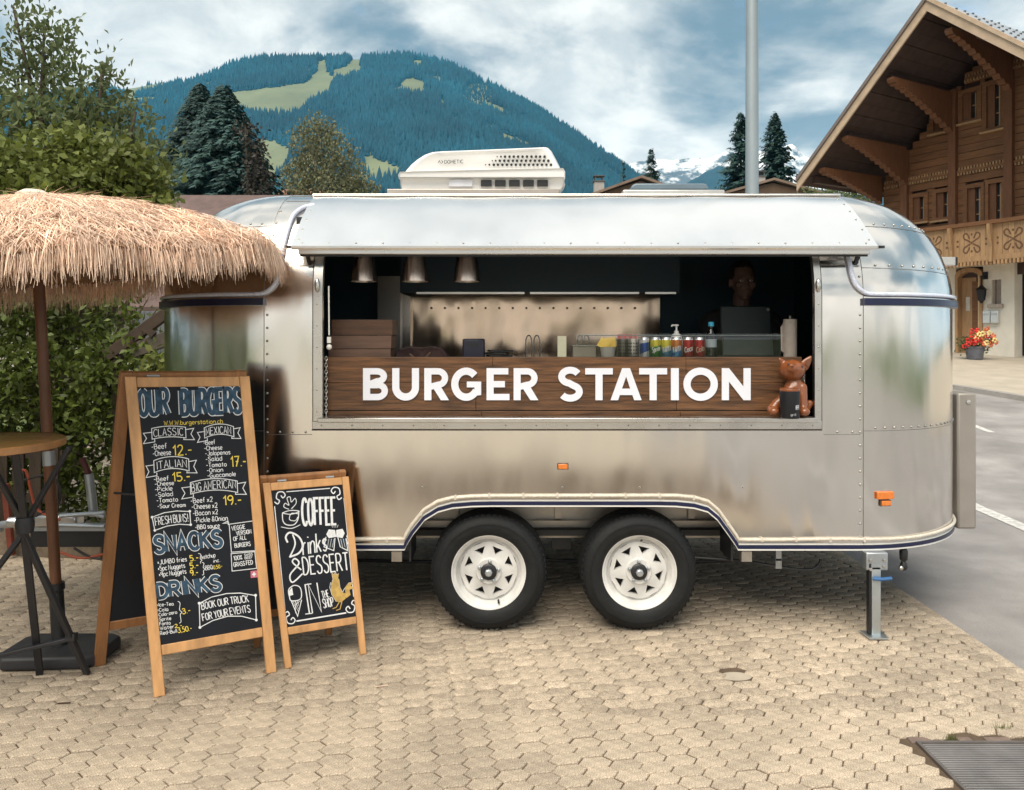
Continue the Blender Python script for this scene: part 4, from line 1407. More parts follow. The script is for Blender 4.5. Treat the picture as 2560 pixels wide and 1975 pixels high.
def sribbon(mb, path, w, off, th=.0015, cross=None):
    """thin flat strip laid on the skin along a path of (u, z)"""
    P = [surf(u, z, off) for u, z in path]
    n = len(P)
    vs = []
    for i in range(n):
        d = (P[min(i + 1, n - 1)][0] - P[max(i - 1, 0)][0]).normalized()
        s = d.cross(P[i][1]).normalized() * (w / 2)
        vs += [P[i][0] - s, P[i][0] + s, P[i][0] + s - P[i][1] * th, P[i][0] - s - P[i][1] * th]
    fs = []
    for i in range(n - 1):
        a, b = 4 * i, 4 * i + 4
        fs += [(a, a + 1, b + 1, b), (a + 1, a + 2, b + 2, b + 1), (a + 3, a, b, b + 3)]
    fs += [(0, 3, 2, 1), (4 * n - 4, 4 * n - 3, 4 * n - 2, 4 * n - 1)]
    mb.add(vs, fs)
def srope(path, off, r, n=8): return [surf(u, z, off)[0] for u, z in path]
RIV = MB()
def rivet(p, nrm, r=.0065):
    nrm = nrm.normalized()
    s = nrm.cross(Vector((0.3, 0.2, 1))).normalized()
    t = nrm.cross(s)
    vs = [p + nrm * r * .62]
    for k in range(6):
        a = k * PI / 3
        vs.append(p + (s * math.cos(a) + t * math.sin(a)) * r * .7 + nrm * r * .42)
    for k in range(6):
        a = k * PI / 3
        vs.append(p + (s * math.cos(a) + t * math.sin(a)) * r - nrm * .001)
    fs = [(0, 1 + k, 1 + (k + 1) % 6) for k in range(6)] + [(1 + k, 7 + k, 7 + (k + 1) % 6, 1 + (k + 1) % 6) for k in range(6)]
    RIV.add(vs, fs)
def rivline(path, step, off=.002):
    for (u0, z0), (u1, z1) in zip(path[:-1], path[1:]):
        L = math.hypot(u1 - u0, z1 - z0)
        n = max(1, int(L / step))
        for k in range(n):
            p, nn = surf(u0 + (u1 - u0) * (k + .5) / n, z0 + (z1 - z0) * (k + .5) / n, off)
            rivet(p, nn)
seam = MB()
zz = list(np.linspace(.43, Z1, 14)) + [Z1 + RT * math.sin(p) for p in np.linspace(.08, 1.5, 16)]
for u in (XL, XR):
    sribbon(seam, [(u + (.016 if u > 0 else -.016), z) for z in zz], .003, .0012)
    rivline([(u, .44), (u, 1.58)], .062)
    rivline([(u, 1.70), (u, 2.12)], .062)
    sgn = 1 if u > 0 else -1
    for zs in (1.78, 2.00):
        pth = [(u + sgn * e, zs - .02 * math.sin(e)) for e in np.linspace(.016, 1.9, 24)]
        sribbon(seam, pth, .003, .0012)
        rivline([(u + sgn * .05, zs + .012), (u + sgn * 1.7, zs + .012)], .075)
    pth = [(u + sgn * e, .985) for e in np.linspace(.016, 2.6, 30)]
    sribbon(seam, pth, .003, .0012)
    rivline([(u + sgn * .05, .999), (u + sgn * 2.4, .999)], .05)
for a, b in ((XL, XW0 - .03), (XW1 + .04, XR)):
    sribbon(seam, [(a, .968), (b, .968)], .003, .0012)
    rivline([(a + .03, .98), (b, .98)], .062)
for z in (2.155, 2.20):
    sribbon(seam, [(u, z) for u in np.linspace(XL, XR, 12)], .004, .0012)
for u, z in ((-.435, .712), (.245, .712), (1.12, .712), (.62, .712), (-.86, .712)):
    rivet(*surf(u, z, .001), r=.005)
tag(seam.build('panel_seams', m_seam, shell), kind='stuff')

# window frame following the skin
def frame_strip(u0, u1, zlist, off=.012):
    mb = MB()
    sribbon(mb, [((u0 + u1) / 2, z) for z in zlist], u1 - u0, off, .03)
    return mb
zl = list(np.linspace(ZS - .02, Z1, 10)) + [Z1 + RT * math.sin(p) for p in np.linspace(.1, PHW, 9)]
wf = frame_strip(XW0 - .022, XW0 + .022, zl).build('window_frame', m_trim, trl, smooth=True)
frame_strip(XW1 - .006, XW1 + .026, zl).build('frame_side', m_trim, wf, smooth=True)
MB().box(((XW0 + XW1) / 2, -.006, ZS + .0), (XW1 - XW0 + .052, .028, .040)).build('frame_bottom', m_trim, wf, bevel=.003)
MB().box(((XW0 + XW1) / 2, -.028, ZS + .030), (XW1 - XW0 - .03, .10, .022)).build('sill', m_trim, wf, bevel=.003)
rubber = MB()
sribbon(rubber, [(XW0 - .025, z) for z in zl], .006, .006, .008)
sribbon(rubber, [(XW1 + .029, z) for z in zl], .006, .006, .008)
rubber.box(((XW0 + XW1) / 2, -.004, ZS - .024), (XW1 - XW0 + .06, .012, .006))
rubber.build('frame_gasket', m_black, wf)
for k in range(17):
    rivet(Vector((XW0 + .02 + k * (XW1 - XW0 - .04) / 16, -.0205, ZS - .001)), Vector((0, -1, 0)), .0045)
for z in np.linspace(1.08, 1.6, 6):
    for u in (XW0 - .004, XW1 + .012):
        p, n_ = surf(u, z, .0125)
        rivet(p, n_, .0045)
# latch pieces on the frame sides
for u in (XW0 - .002, XW1 + .010):
    p, n_ = surf(u, 1.69, .018)
    MB().ball(p, (.014, .012, .034), 10, 8).build('frame_latch', m_trim, wf, smooth='all')

# serving hatch
HX0, HX1 = -1.05, 1.738
prof = [(.345, 2.185), (.28, 2.155), (.20, 2.105), (.10, 2.030), (.0, 1.944), (-.085, 1.872)]
mb = MB()
nseg = 40
vs, fs = [], []
for k in range(nseg + 1):
    x = HX0 + (HX1 - HX0) * k / nseg
    for y, z in prof:
        vs.append((x, y, z + .002 * math.sin(k * .9)))
    for y, z in prof:
        vs.append((x, y + .012, z - .016))
n6 = len(prof)
for k in range(nseg):
    a, b = k * 2 * n6, (k + 1) * 2 * n6
    for j in range(n6 - 1):
        fs.append((a + j, b + j, b + j + 1, a + j + 1))
        fs.append((a + n6 + j, a + n6 + j + 1, b + n6 + j + 1, b + n6 + j))
    fs.append((a + n6 - 1, b + n6 - 1, b + 2 * n6 - 1, a + 2 * n6 - 1))
for a in (0, nseg * 2 * n6):
    for j in range(n6 - 1):
        fs.append((a + j, a + j + 1, a + n6 + j + 1, a + n6 + j))
mb.add(vs, fs)
hatch = mb.build('serving_hatch', m_aluH, trl, smooth=True)
MB().box(((HX0 + HX1) / 2, -.050, 1.852), (HX1 - HX0 - .06, .035, .034)).build('hatch_lip', m_trim, hatch, bevel=.004)
MB().box(((HX0 + HX1) / 2, -.047, 1.832), (HX1 - HX0 - .07, .012, .010)).build('hatch_seal', m_black, hatch)
MB().box(((HX0 + HX1) / 2, -.089, 1.868), (HX1 - HX0 + .004, .006, .010)).build('hatch_edge', m_trim, hatch)
MB().tube([(HX0 - .01, .36, 2.195), (HX1 + .01, .36, 2.195)], .010, 8).build('hatch_hinge', m_trim, hatch, smooth=True)
for x in (HX0 - .012, HX1 + .012):
    MB().box((x, -.085, 1.868), (.03, .014, .012)).build('hatch_corner', m_black, hatch)
hn = Vector((0, -.64, .77))
for k in range(22):
    rivet(Vector((HX0 + .05 + k * (HX1 - HX0 - .1) / 21, -.066, 1.8895)), hn, .005)
for x in (HX0 + .025, HX1 - .025):
    for t_ in np.linspace(.1, .9, 6):
        y = .345 + (-.085 - .345) * t_
        z = float(np.interp(-y, [-p[0] for p in prof], [p[1] for p in prof]))
        rivet(Vector((x, y, z + .001)), hn, .005)
for x in (HX0 + .06, HX1 - .06):
    MB().bar((x, -.03, 1.86), (x, .16, 1.66), .016, .016).build('gas_strut', m_black, hatch)
MB().box((HX0 - .02, .16, 2.02), (.03, .05, .05)).build('hatch_bracket', m_black, hatch)
tag(RIV.build('rivet_rows', m_rivet, shell, smooth='all'), kind='stuff')

# light ropes and rub rails
m_rope = M('clear_light_rope', (.62, .66, .80), .18, var=.25, scale=120, coat=.6, spec=.8)
def ropemesh(name, pts, r, parent, mat=m_rope):
    o = MB().tube(pts, r, 8).build(name, mat, parent, smooth='all')
    return o
def arcuz(pts): return [(p.x, p.y) for p in catmull([(a, b, 0) for a, b in pts], 6)]
rz = 1.648
pr = arcuz([(1.64, 1.87), (1.645, 1.80), (1.650, 1.74), (1.668, 1.69), (1.71, 1.655), (1.76, rz), (1.9, rz)]) + [(u, rz) for u in np.linspace(1.95, XR + ENDL * .55, 40)]
ropemesh('light_rope', srope(pr, .011, .011), .0115, trl)
pr = arcuz([(-1.02, 2.115), (-1.07, 2.10), (-1.105, 2.06), (-1.115, 2.0), (-1.125, 1.85), (-1.135, 1.75), (-1.155, 1.69), (-1.20, 1.655), (-1.26, rz), (-1.4, rz)]) + [(u, rz) for u in np.linspace(-1.45, XL - ENDL * .55, 40)]
ropemesh('light_rope', srope(pr, .011, .011), .0115, trl)
for sg, u0 in ((1, XR), (-1, XL)):
    mb = MB()
    sribbon(mb, [(u0 + sg * e, 1.612) for e in np.linspace(.012, ENDL * .55, 36)], .034, .026, .026)
    mb.build('rub_rail', m_navy, trl, smooth=True)
# bottom edge: rope, white bead, dark band, white bead; it follows the wheel arch
def low_path():
    u = [XL - e for e in np.linspace(ENDL * .6, .0, 30)] + [x for x in np.linspace(XL + .05, -.56, 10)]
    p = [(a, ZB) for a in u]
    p += [(x, z) for x, z in zip(arch_x, arch_z)]
    p += [(x, ZB) for x in np.linspace(1.13, XR, 8)] + [(XR + e, ZB) for e in np.linspace(.04, ENDL * .6, 30)]
    return p
LP = low_path()
for nm, dz, w, off, mt in (('edge_bead', .031, .006, .006, m_white), ('edge_band', .018, .015, .010, m_navy), ('edge_bead', .005, .007, .008, m_white)):
    mb = MB()
    sribbon(mb, [(u, z + dz) for u, z in LP], w, off, off + .004)
    mb.build(nm, mt, trl, smooth=True)
ropemesh('light_rope', [surf(u, z + .055 + .002 * math.sin(u * 9), .009)[0] for u, z in LP], .0085, trl, M('frosted_rope', (.60, .55, .47), .35, var=.2, scale=60))
mb = MB()
for k in range(18):
    u = -1.1 + k * .165
    p, n_ = surf(u, zlow(u) + .055, .010)
    mb.box(p, (.010, .014, .019))
tag(mb.build('rope_clips', M('frosted_rope'), trl), kind='stuff')

# interior
m_dark = M('interior_blue_shade', (.012, .040, .062), .6, var=.15, scale=3)  # the room's blue dimness is put into the lining colour
m_floor = M('interior_floor', (.05, .05, .05), .7)
def inner(poly_rows):
    pass
ROOM = MB()
# liner: floor, back wall, ceiling, ends (room-shaped, open at the window)
x0, x1, y0, y1, z0, z1 = -1.50, 2.00, .42, 1.70, .44, 2.05
ROOM.add([(x0, y0, z0), (x1, y0, z0), (x1, y1, z0), (x0, y1, z0)], [(0, 1, 2, 3)])
ROOM.add([(x0, y1, z0), (x1, y1, z0), (x1, y1, z1), (x0, y1, z1)], [(0, 1, 2, 3)])
ROOM.add([(x0, y0, z0), (x0, y1, z0), (x0, y1, z1), (x0, y0, z1)], [(0, 1, 2, 3)])
ROOM.add([(x1, y0, z0), (x1, y1, z0), (x1, y1, z1), (x1, y0, z1)], [(0, 1, 2, 3)])
ROOM.add([(x0, y0, z1), (x1, y0, z1), (x1, y1, z1), (x0, y1, z1)], [(0, 1, 2, 3)])
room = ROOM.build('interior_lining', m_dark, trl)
def pbox(name, mat, parent, px0, px1, py0, py1, d, depth, bevel=0.0, **k):
    """box whose front face fills the picture rectangle at distance d"""
    a, b = W(px0, py1, d), W(px1, py0, d)
    return boxo(name, mat, parent, ((a.x + b.x) / 2, a.y + depth / 2, (a.z + b.z) / 2), (b.x - a.x, depth, b.z - a.z), bevel=bevel)
m_splash = metal('splashback_steel', (.52, .40, .30), .15, .030, 1.5, (1.6, 1, .8), rvar=.05)
pbox('splashback', m_splash, trl, 1028, 1650, 728, 930, 5.36, .02)
pbox('splashback_edge', m_steel, trl, 1002, 1026, 640, 930, 5.30, .10)
pbox('fridge', M('fridge_steel', (.30, .29, .28), .35, 1.0, var=.1), trl, 944, 1000, 690, 930, 5.25, .25)
hood = pbox('extractor_hood', M('hood_blue_shade', (.010, .032, .048), .5, .1, var=.1), trl, 1000, 1700, 560, 732, 4.85, .60)  # hood colour carries the same painted blue dimness
for a, b in ((1041, 1311), (1325, 1598), (1613, 1690)):
    pbox('hood_edge', M('hood_edge_steel', (.75, .75, .74), .3, 1.0, var=.05), hood, a, b, 730, 735, 4.84, .02)
mb = MB()
for k in range(16):
    p = W(1078 + k * 34, 770, 5.345)
    mb.ball(p, (.008, .015, .008), 6, 4)
tag(mb.build('wall_hooks', m_steel, trl, smooth='all'), kind='stuff')
CT = 1.302      # counter top
boxo('counter', m_steel, trl, (.25, .26, CT - .02), (2.36, .36, .04), bevel=.004)
boxo('back_counter', m_steel, trl, (.25, 1.55, 1.26), (3.0, .55, .04))
# sign board of planks
m_plank = M('stained_plank', (.115, .050, .018), .50, var=.65, scale=4.2, stretch=(1.2, 1, 14), bump=.25, bscale=8, island=.22, rvar=.08)
sgn = thing_sign = boxo('sign_board', m_black, trl, (.258, .078, 1.195), (2.335, .012, .296))
BX0, BX1 = W(817, 0, 3.752).x, W(2003, 0, 3.752).x
xs = [BX0, W(1205, 0, 3.752).x, W(1716, 0, 3.752).x, BX1]
rowsz = [(1.342, 1.2165), (1.2145, 1.080), (1.076, 1.050)]
for r_, (za, zb) in enumerate(rowsz):
    cuts = [BX0, W((1232, 1190, 1205)[r_], 0, 3.752).x, W((1714, 1690, 1700)[r_], 0, 3.752).x, BX1]
    for a, b in zip(cuts[:-1], cuts[1:]):
        boxo('plank', m_plank, sgn, ((a + b) / 2, .062 + random.uniform(-.001, .001), (za + zb) / 2), (b - a - .0015, .02, za - zb), bevel=.0015)
# letters
m_letter = M('letter_acrylic', (.74, .76, .84), .35, var=.03, scale=3)
LD = 3.735
def lp(px, py): return W(px, py, LD)
LT, LB = 920.5, 1000.5
H = LB - LT
TH = .222 * H
class Letter:
    def __init__(self, x0, x1):
        self.x0, self.x1, self.mb, self.k = x0, x1, MB(), 0
    def q(self, p): return lp(self.x0 + p[0], LB - p[1])
    def poly(self, pts):
        o = Vector((0, -.0001 * self.k, 0))
        self.mb.prism([self.q(p) + o for p in pts], (0, .010 + .0001 * self.k, 0))
        self.k += 1
    def stroke(self, pts, w=TH, closed=False):
        L_, R_ = offsets([Vector(p) for p in pts], w, closed)
        n = len(pts)
        o = Vector((0, -.0001 * self.k, 0))
        e = Vector((0, .010, 0))
        V = []
        for a, b in zip(L_, R_):
            A, B = self.q(a) + o, self.q(b) + o
            V += [A, B, A + e, B + e]
        F = []
        for i in range(n if closed else n - 1):
            a, b = 4 * i, 4 * ((i + 1) % n)
            F += [(a, a + 1, b + 1, b), (a, b, b + 2, a + 2), (a + 1, a + 3, b + 3, b + 1)]
        if not closed:
            F += [(0, 2, 3, 1), (4 * n - 4, 4 * n - 3, 4 * n - 1, 4 * n - 2)]
        self.mb.add(V, F)
        self.k += 1
def arc(cx, cy, rx, ry, a0, a1, n=18):
    return [(cx + rx * math.cos(math.radians(a0 + (a1 - a0) * k / n)), cy + ry * math.sin(math.radians(a0 + (a1 - a0) * k / n))) for k in range(n + 1)]
def block(ch, x0, x1):
    l = Letter(x0, x1)
    w, T, h = x1 - x0, TH, TH / 2
    B_ = .195 * H
    if ch == 'I': l.poly([(0, 0), (w, 0), (w, H), (0, H)])
    if ch == 'T':
        l.poly([(0, H - B_), (w, H - B_), (w, H), (0, H)])
        l.poly([(w / 2 - h, 0), (w / 2 + h, 0), (w / 2 + h, H - B_), (w / 2 - h, H - B_)])
    if ch == 'E':
        l.poly([(0, 0), (T, 0), (T, H), (0, H)])
        for y, ww in ((0, w), (H / 2 - B_ / 2, w * .8), (H - B_, w * .95)):
            l.poly([(T, y), (ww, y), (ww, y + B_), (T, y + B_)])
    if ch == 'N': l.poly([(0, 0), (T, 0), (T, H * .58), (w - T, 0), (w, 0), (w, H), (w - T, H), (w - T, H * .42), (T, H), (0, H)])
    if ch == 'A':
        m = w / 2
        l.poly([(0, 0), (T * 1.05, 0), (m, H * .74), (w - T * 1.05, 0), (w, 0), (m + T * .55, H), (m - T * .55, H)])
        l.poly([(w * .26, H * .16), (w * .74, H * .16), (w * .68, H * .36), (w * .32, H * .36)])
    if ch == 'O': l.stroke(arc(w / 2, H / 2, w / 2 - h + .5, H / 2 - h + 1.5, 0, 360 - 10, 35), closed=True)
    if ch == 'U': l.stroke([(h, H), (h, H * .42)] + arc(w / 2, H * .40, w / 2 - h, H * .40 - h + 1, 180, 360, 16) + [(w - h, H * .42), (w - h, H)])
    if ch == 'S':
        rx = w / 2 - h
        l.stroke(arc(w / 2, H * .735, rx, H * .265 - h * .55, 28, 262, 16) + arc(w / 2, H * .265, rx * 1.06, H * .265 - h * .55, 82, -148, 16)[1:], T * .95)
    if ch == 'G':
        l.stroke(arc(w / 2, H / 2, w / 2 - h, H / 2 - h + 1.5, 42, 330, 26))
        l.poly([(w * .52, H * .40), (w, H * .40), (w, H * .58), (w * .52, H * .58)])
        l.poly([(w - T * .95, H * .14), (w, H * .16), (w, H * .41), (w - T * .95, H * .41)])
    if ch in 'BR':
        l.poly([(0, 0), (T, 0), (T, H), (0, H)])
        b = B_
        if ch == 'B':
            l.stroke([(T * .8, H - b / 2), (w * .52, H - b / 2)] + arc(w * .55, H * .745, w * .37 - h * .6, H * .255 - b / 2, 90, -90, 12) + [(T * .8, H * .49)], b)
            l.stroke([(T * .8, H * .47), (w * .55, H * .47)] + arc(w * .58, H * .29, w * .42 - h * .9, H * .29 - b / 2, 80, -90, 12) + [(T * .8, b / 2)], b)
        else:
            l.stroke([(T * .8, H - b / 2), (w * .52, H - b / 2)] + arc(w * .55, H * .69, w * .38 - h * .6, H * .31 - b / 2, 90, -90, 12) + [(T * .8, H * .38 + b / 4 - 1)], b)
            l.poly([(w * .36, H * .38), (w * .66, H * .44), (w, 0), (w - T * 1.12, 0)])
    l.mb.build('letter', m_letter, sgn)
z5, z6 = (lambda x: 760 + x * .3205), (lambda x: 1400 + x * .3205)
for ch, a, b in (('B', z5(460), z5(655)), ('U', z5(688), z5(897)), ('R', z5(938), z5(1130)), ('G', z5(1148), z5(1382)), ('E', z5(1424), z5(1603)), ('R', z5(1635), z5(1828)), ('S', z5(1982), z6(175)),
                 ('T', z6(197), z6(412)), ('A', z6(395), z6(637)), ('T', z6(618), z6(836)), ('I', z6(866), z6(927)), ('O', z6(965), z6(1230)), ('N', z6(1263), z6(1488))):
    block(ch, a, b)
# chains that hold the hatch shelf
def chain(x, za, zb):
    mb = MB()
    z, k = za, 0
    while z > zb:
        for s in (0,):
            pts = [Vector((math.cos(q) * .006, 0, math.sin(q) * .011)) for q in np.linspace(0, 2 * PI, 9)]
            R = Matrix.Rotation((k % 2) * PI / 2 + .4, 3, 'Z')
            mb.tube([R @ p + Vector((x, .022, z)) for p in pts], .0017, 5)
        z -= .016
        k += 1
    return mb
chain(W(815, 0, 3.71).x, 1.335, 1.06).build('chain', m_trim, wf, smooth='all')
chain(W(2010, 0, 3.71).x, 1.30, 1.06).build('chain', m_trim, wf, smooth='all')
p = W(823, 860, 3.72)
mb = MB().bar(W(822, 715, 3.72), W(823, 838, 3.72), .006, .006).box(p + Vector((0, 0, .02)), (.018, .014, .03)).ball(p - Vector((0, 0, .015)), .014, 10, 8)
mb.build('shade_pull', m_white, wf)
# low acrylic screen behind the sign
pane = boxo('acrylic_screen', glassmat('acrylic', (.97, .97, .97)), trl, (.83, .102, 1.40), (1.02, .006, .115))
pbox('screen_edge', M('acrylic_edge', (.25, .30, .28), .2, var=.0), pane, 1450, 1960, 837.5, 839.5, 3.79, .008)

# wheels
m_tyre = M('tyre_rubber', (.010, .011, .012), .66, spec=.3, var=.2, scale=30, bump=.25, bscale=60)
m_rim = M('rim_white', (.64, .635, .62), .42, var=.16, scale=10, rvar=.06)
WZ, WR = .2875, .2875
def wheel(x, rot):
    y = .035
    c = Vector((x, y, WZ))
    # rim disc with eight triangular slots
    mb = MB()
    def pol(r, a, yy): return c + Vector((r * math.cos(a), yy, r * math.sin(a)))
    r0, r1 = .066, .141
    for k in range(8):
        a0 = rot + k * PI / 4
        a1 = a0 + PI / 4
        am = (a0 + a1) / 2
        q = PI / 8
        A, B, Cc = pol(.084, am, .030), pol(.121, am - q * .60, .034), pol(.121, am + q * .60, .034)
        i0, im, i1 = pol(r0, a0, .022), pol(r0, am, .022), pol(r0, a1, .022)
        o0, o1, o2, o3 = pol(r1, a0, .036), pol(r1, am - q * .5, .036), pol(r1, am + q * .5, .036), pol(r1, a1, .036)
        mb.add([i0, im, i1, A, B, Cc, o0, o1, o2, o3], [(0, 3, 4, 6), (0, 1, 3), (1, 2, 3), (2, 9, 5, 3), (6, 4, 7), (4, 5, 8, 7), (5, 9, 8)])
        # slot depth
        e = Vector((0, .022, 0))
        mb.add([A, B, Cc, A + e, B + e, Cc + e], [(0, 1, 4, 3), (1, 2, 5, 4), (2, 0, 3, 5)])
    mb.lathe([(.040, .014), (.060, .013), (.066, .022)], c, 40, 'y')
    mb.lathe([(.141, .036), (.146, .044), (.150, .046), (.158, .030), (.163, .012), (.172, .006), (.178, -.004), (.1835, -.006), (.185, .004), (.180, .014), (.17, .05), (.15, .13)], c, 56, 'y')
    w = mb.build('wheel', m_rim, trl, smooth=True)
    s, e = .0, .165
    prof_ = [(.178, .006), (.183, -.006), (.195, -.016), (.22, -.022), (.238, -.021), (.2385, -.024), (.242, -.0235), (.243, -.0195), (.262, -.012), (.275, .002), (.2825, .016), (.2868, .034)]
    for g in range(4):
        yg = .045 + g * .026
        prof_ += [(.2875, yg), (.2875, yg + .019), (.281, yg + .021), (.281, yg + .025)]
    prof_ += [(.2868, .152), (.276, .175), (.25, .188), (.19, .180), (.178, .17)]
    MB().lathe(prof_, c, 72, 'y').build('tyre', m_tyre, w, smooth=True)
    # tread lugs on the shoulder
    mb = MB()
    for k in range(60):
        a = k * 2 * PI / 60
        p = c + Vector((.2805 * math.cos(a), .015, .2805 * math.sin(a)))
        mb.box(p, (.006, .022, .013), Matrix.Rotation(-a, 3, 'Y'))
    tag(mb.build('tread_blocks', m_tyre, w), kind='stuff')
    MB().lathe([(.040, .020), (.040, .004), (.036, .0), (.026, -.002), (.0, -.002)], c, 28, 'y').build('hub_cap', m_black, w, smooth=True)
    MB().lathe([(.019, .0), (.018, -.016), (.012, -.020), (.0, -.020)], c, 8, 'y').build('axle_nut', m_galv, w)
    for k in range(5):
        a = rot + .2 + k * 2 * PI / 5
        MB().lathe([(.0095, .016), (.009, .004), (.005, .0), (.0, .0)], c + Vector((.050 * math.cos(a), .0, .050 * math.sin(a))), 6, 'y').build('lug_nut', m_galv, w)
    a = -1.25 if x < .3 else 1.5
    MB().tube([c + Vector((.150 * math.cos(a), .02, .150 * math.sin(a))), c + Vector((.158 * math.cos(a), -.002, .158 * math.sin(a)))], .005, 8).build('valve', m_black, w)
    # dark drum behind the slots
    MB().lathe([(.0, .075), (.12, .075), (.125, .16)], c, 28, 'y').build('brake_drum', m_black, w, smooth=True)
wheel(W(1221.5, 0, 3.72).x, PI / 8 - .39)
wheel(W(1599, 0, 3.72).x, .15)

# chassis and wheel well
m_chas = M('chassis_alu', (.40, .37, .33), .42, .9, var=.2, scale=5, rvar=.1)
boxo('chassis_rail', m_chas, trl, (.29, .33, .445), (3.0, .05, .06))
boxo('chassis_rail', m_chas, trl, (.29, .322, .40), (3.0, .04, .028))
boxo('wheel_well', m_chas, trl, (.29, .36, .585), (1.66, .02, .22))
for x in (.245, -.30, .95):
    boxo('well_rib', m_chas, trl, (x, .338, .56), (.035, .02, .16))
boxo('wheel_well_top', m_chas, trl, (.29, .19, .66), (1.66, .34, .012))
boxo('underfloor', M('underfloor', (.05, .048, .045), .8), trl, (.25, 1.0, .425), (3.9, 1.5, .03))
for x in (W(1221.5, 0, 3.72).x, W(1599, 0, 3.72).x):
    MB().tube([(x, .2, .2875), (x, 1.75, .2875)], .032, 10).build('axle', m_black, trl, smooth=True)
    for yy in (1.75,):
        MB().lathe([(.0, 0), (.18, 0), (.27, .01), (.2875, .03), (.2875, .15), (.27, .18), (.0, .18)], (x, yy - .02, WZ), 40, 'y').build('far_wheel', m_tyre, trl, smooth=True)
boxo('spring_hanger', m_black, trl, (.26, .33, .36), (.10, .05, .07))
for x in (-.56, 1.14):
    boxo('edge_block', m_chas, trl, (x, .02, .375), (.05, .04, .05))
    boxo('mud_flap', m_black, trl, (x - .06 * (1 if x > 0 else -1), .14, .44), (.01, .2, .20))
# cable under the floor
pts = [W(1560, 1395, 3.95), W(1700, 1392, 3.9), W(1850, 1402, 3.85), W(1950, 1418, 3.8), (W(2020, 1425, 3.8)), W(2045, 1415, 3.8), W(2052, 1398, 3.8)]
MB().tube(catmull(pts, 6), .008, 8).build('cable', m_black, trl, smooth=True)
pts = [W(860, 1400, 4.2), W(1100, 1405, 4.2), W(1330, 1400, 4.2), W(1560, 1406, 4.2), W(1830, 1402, 4.2)]
MB().tube(catmull(pts, 6), .010, 8).build('cable', m_black, trl, smooth=True)
boxo('cable_clip', m_galv, trl, tuple(W(1945, 1408, 3.8)), (.03, .02, .05))
# corner steady (jack leg)
jx, jy = W(2186, 0, 3.66).x, -.045
MB().box((jx + .005, jy + .02, .365), (.105, .05, .085)).build('jack_bracket', m_galv, trl, bevel=.006)
jl = MB().box((jx, jy + .012, .175), (.044, .034, .33)).build('jack_leg', M('jack_zinc', (.50, .55, .58), .4, .85, var=.12, scale=8, rvar=.1), trl, bevel=.003)
MB().box((jx - .030, jy + .008, .185), (.010, .03, .34)).build('jack_channel', m_black, jl)
MB().prism([(jx - .045, jy - .035, .004), (jx + .045, jy - .035, .004), (jx + .052, jy + .055, .004), (jx - .052, jy + .055, .004)], (0, 0, .008)).build('foot_plate', M('jack_zinc'), jl)
MB().tube([(jx - .02, jy - .008, .285), (jx + .02, jy - .02, .285), (jx + .062, jy - .03, .293)], .009, 8).build('jack_handle', M('blue_plastic', (.02, .10, .26), .4), jl, smooth=True)
for dx, dz in ((-.03, .375), (.035, .375), (.035, .345), (-.03, .33)):
    MB().lathe([(.008, 0), (.008, -.008), (.0, -.009)], (jx + dx, jy - .006, dz), 6, 'y').build('bolt', m_trim, trl)
bx = W(2259, 0, 3.75).x
MB().lathe([(.014, .40), (.020, .385), (.018, .345), (.010, .335), (.016, .32), (.018, .305), (.012, .292), (.0, .288)], (bx, .06, 0), 14).build('breakaway_plug', m_black, trl, smooth=True)
MB().ball((bx - .018, .05, .305), .012, 10, 8).build('plug_ball', m_trim, trl, smooth='all')
boxo('drop_leg', m_galv, trl, (W(1945, 0, 3.8).x, .11, .36), (.028, .02, .07))

# marker lamps
def lamp(u, z, w, h, name='marker_lamp', base=True):
    p, n_ = surf(u, z, .001)
    a = math.atan2(n_.x, -n_.y)
    R = Matrix.Rotation(a, 3, 'Z')
    o = MB().box(p + n_ * .008, (w, .014, h), R).build(name, M('amber_lens', (.72, .20, .03), .2, var=.12, scale=60, coat=.5), trl, bevel=.003)
    if base:
        MB().box(p + n_ * .004, (w + .008, .010, h + .006), R).build('lamp_base', M('lamp_base', (.10, .05, .03), .5), o, bevel=.002)
lamp(1.812, .672, .088, .036, base=False)
lamp(1.815, .634, .048, .024)
lamp(W(1407, 0, 3.69).x, .814, .046, .024)
# rear equipment box with lamps
a0, a1 = W(2383, 0, 4.25), W(2432, 0, 4.25)
rb = boxo('rear_panel', M('rear_box_paint', (.34, .31, .28), .45, .4, var=.06), trl, (2.525, 1.0, .752), (.105, .95, .755), bevel=.012)
for k in range(5):
    MB().lathe([(.035, 0), (.033, .012), (.0, .018)], (2.578, .62, 1.03 - .13 * k), 16, 'x').build('tail_lamp', M('tail_lens', (.12, .02, .02), .25), rb, smooth=True)
MB().lathe([(.012, 0), (.012, -.004), (.0, -.006)], (2.53, .523, 1.08), 8, 'y').build('screw', m_trim, rb)
cp, cn = surf(XR + 1.2, 1.83, .0)
boxo('rear_camera', m_trim, trl, (2.52, .80, 1.885), (.17, .06, .05), bevel=.004)
boxo('camera_lens', m_black, trl, (2.61, .80, 1.885), (.012, .058, .048))

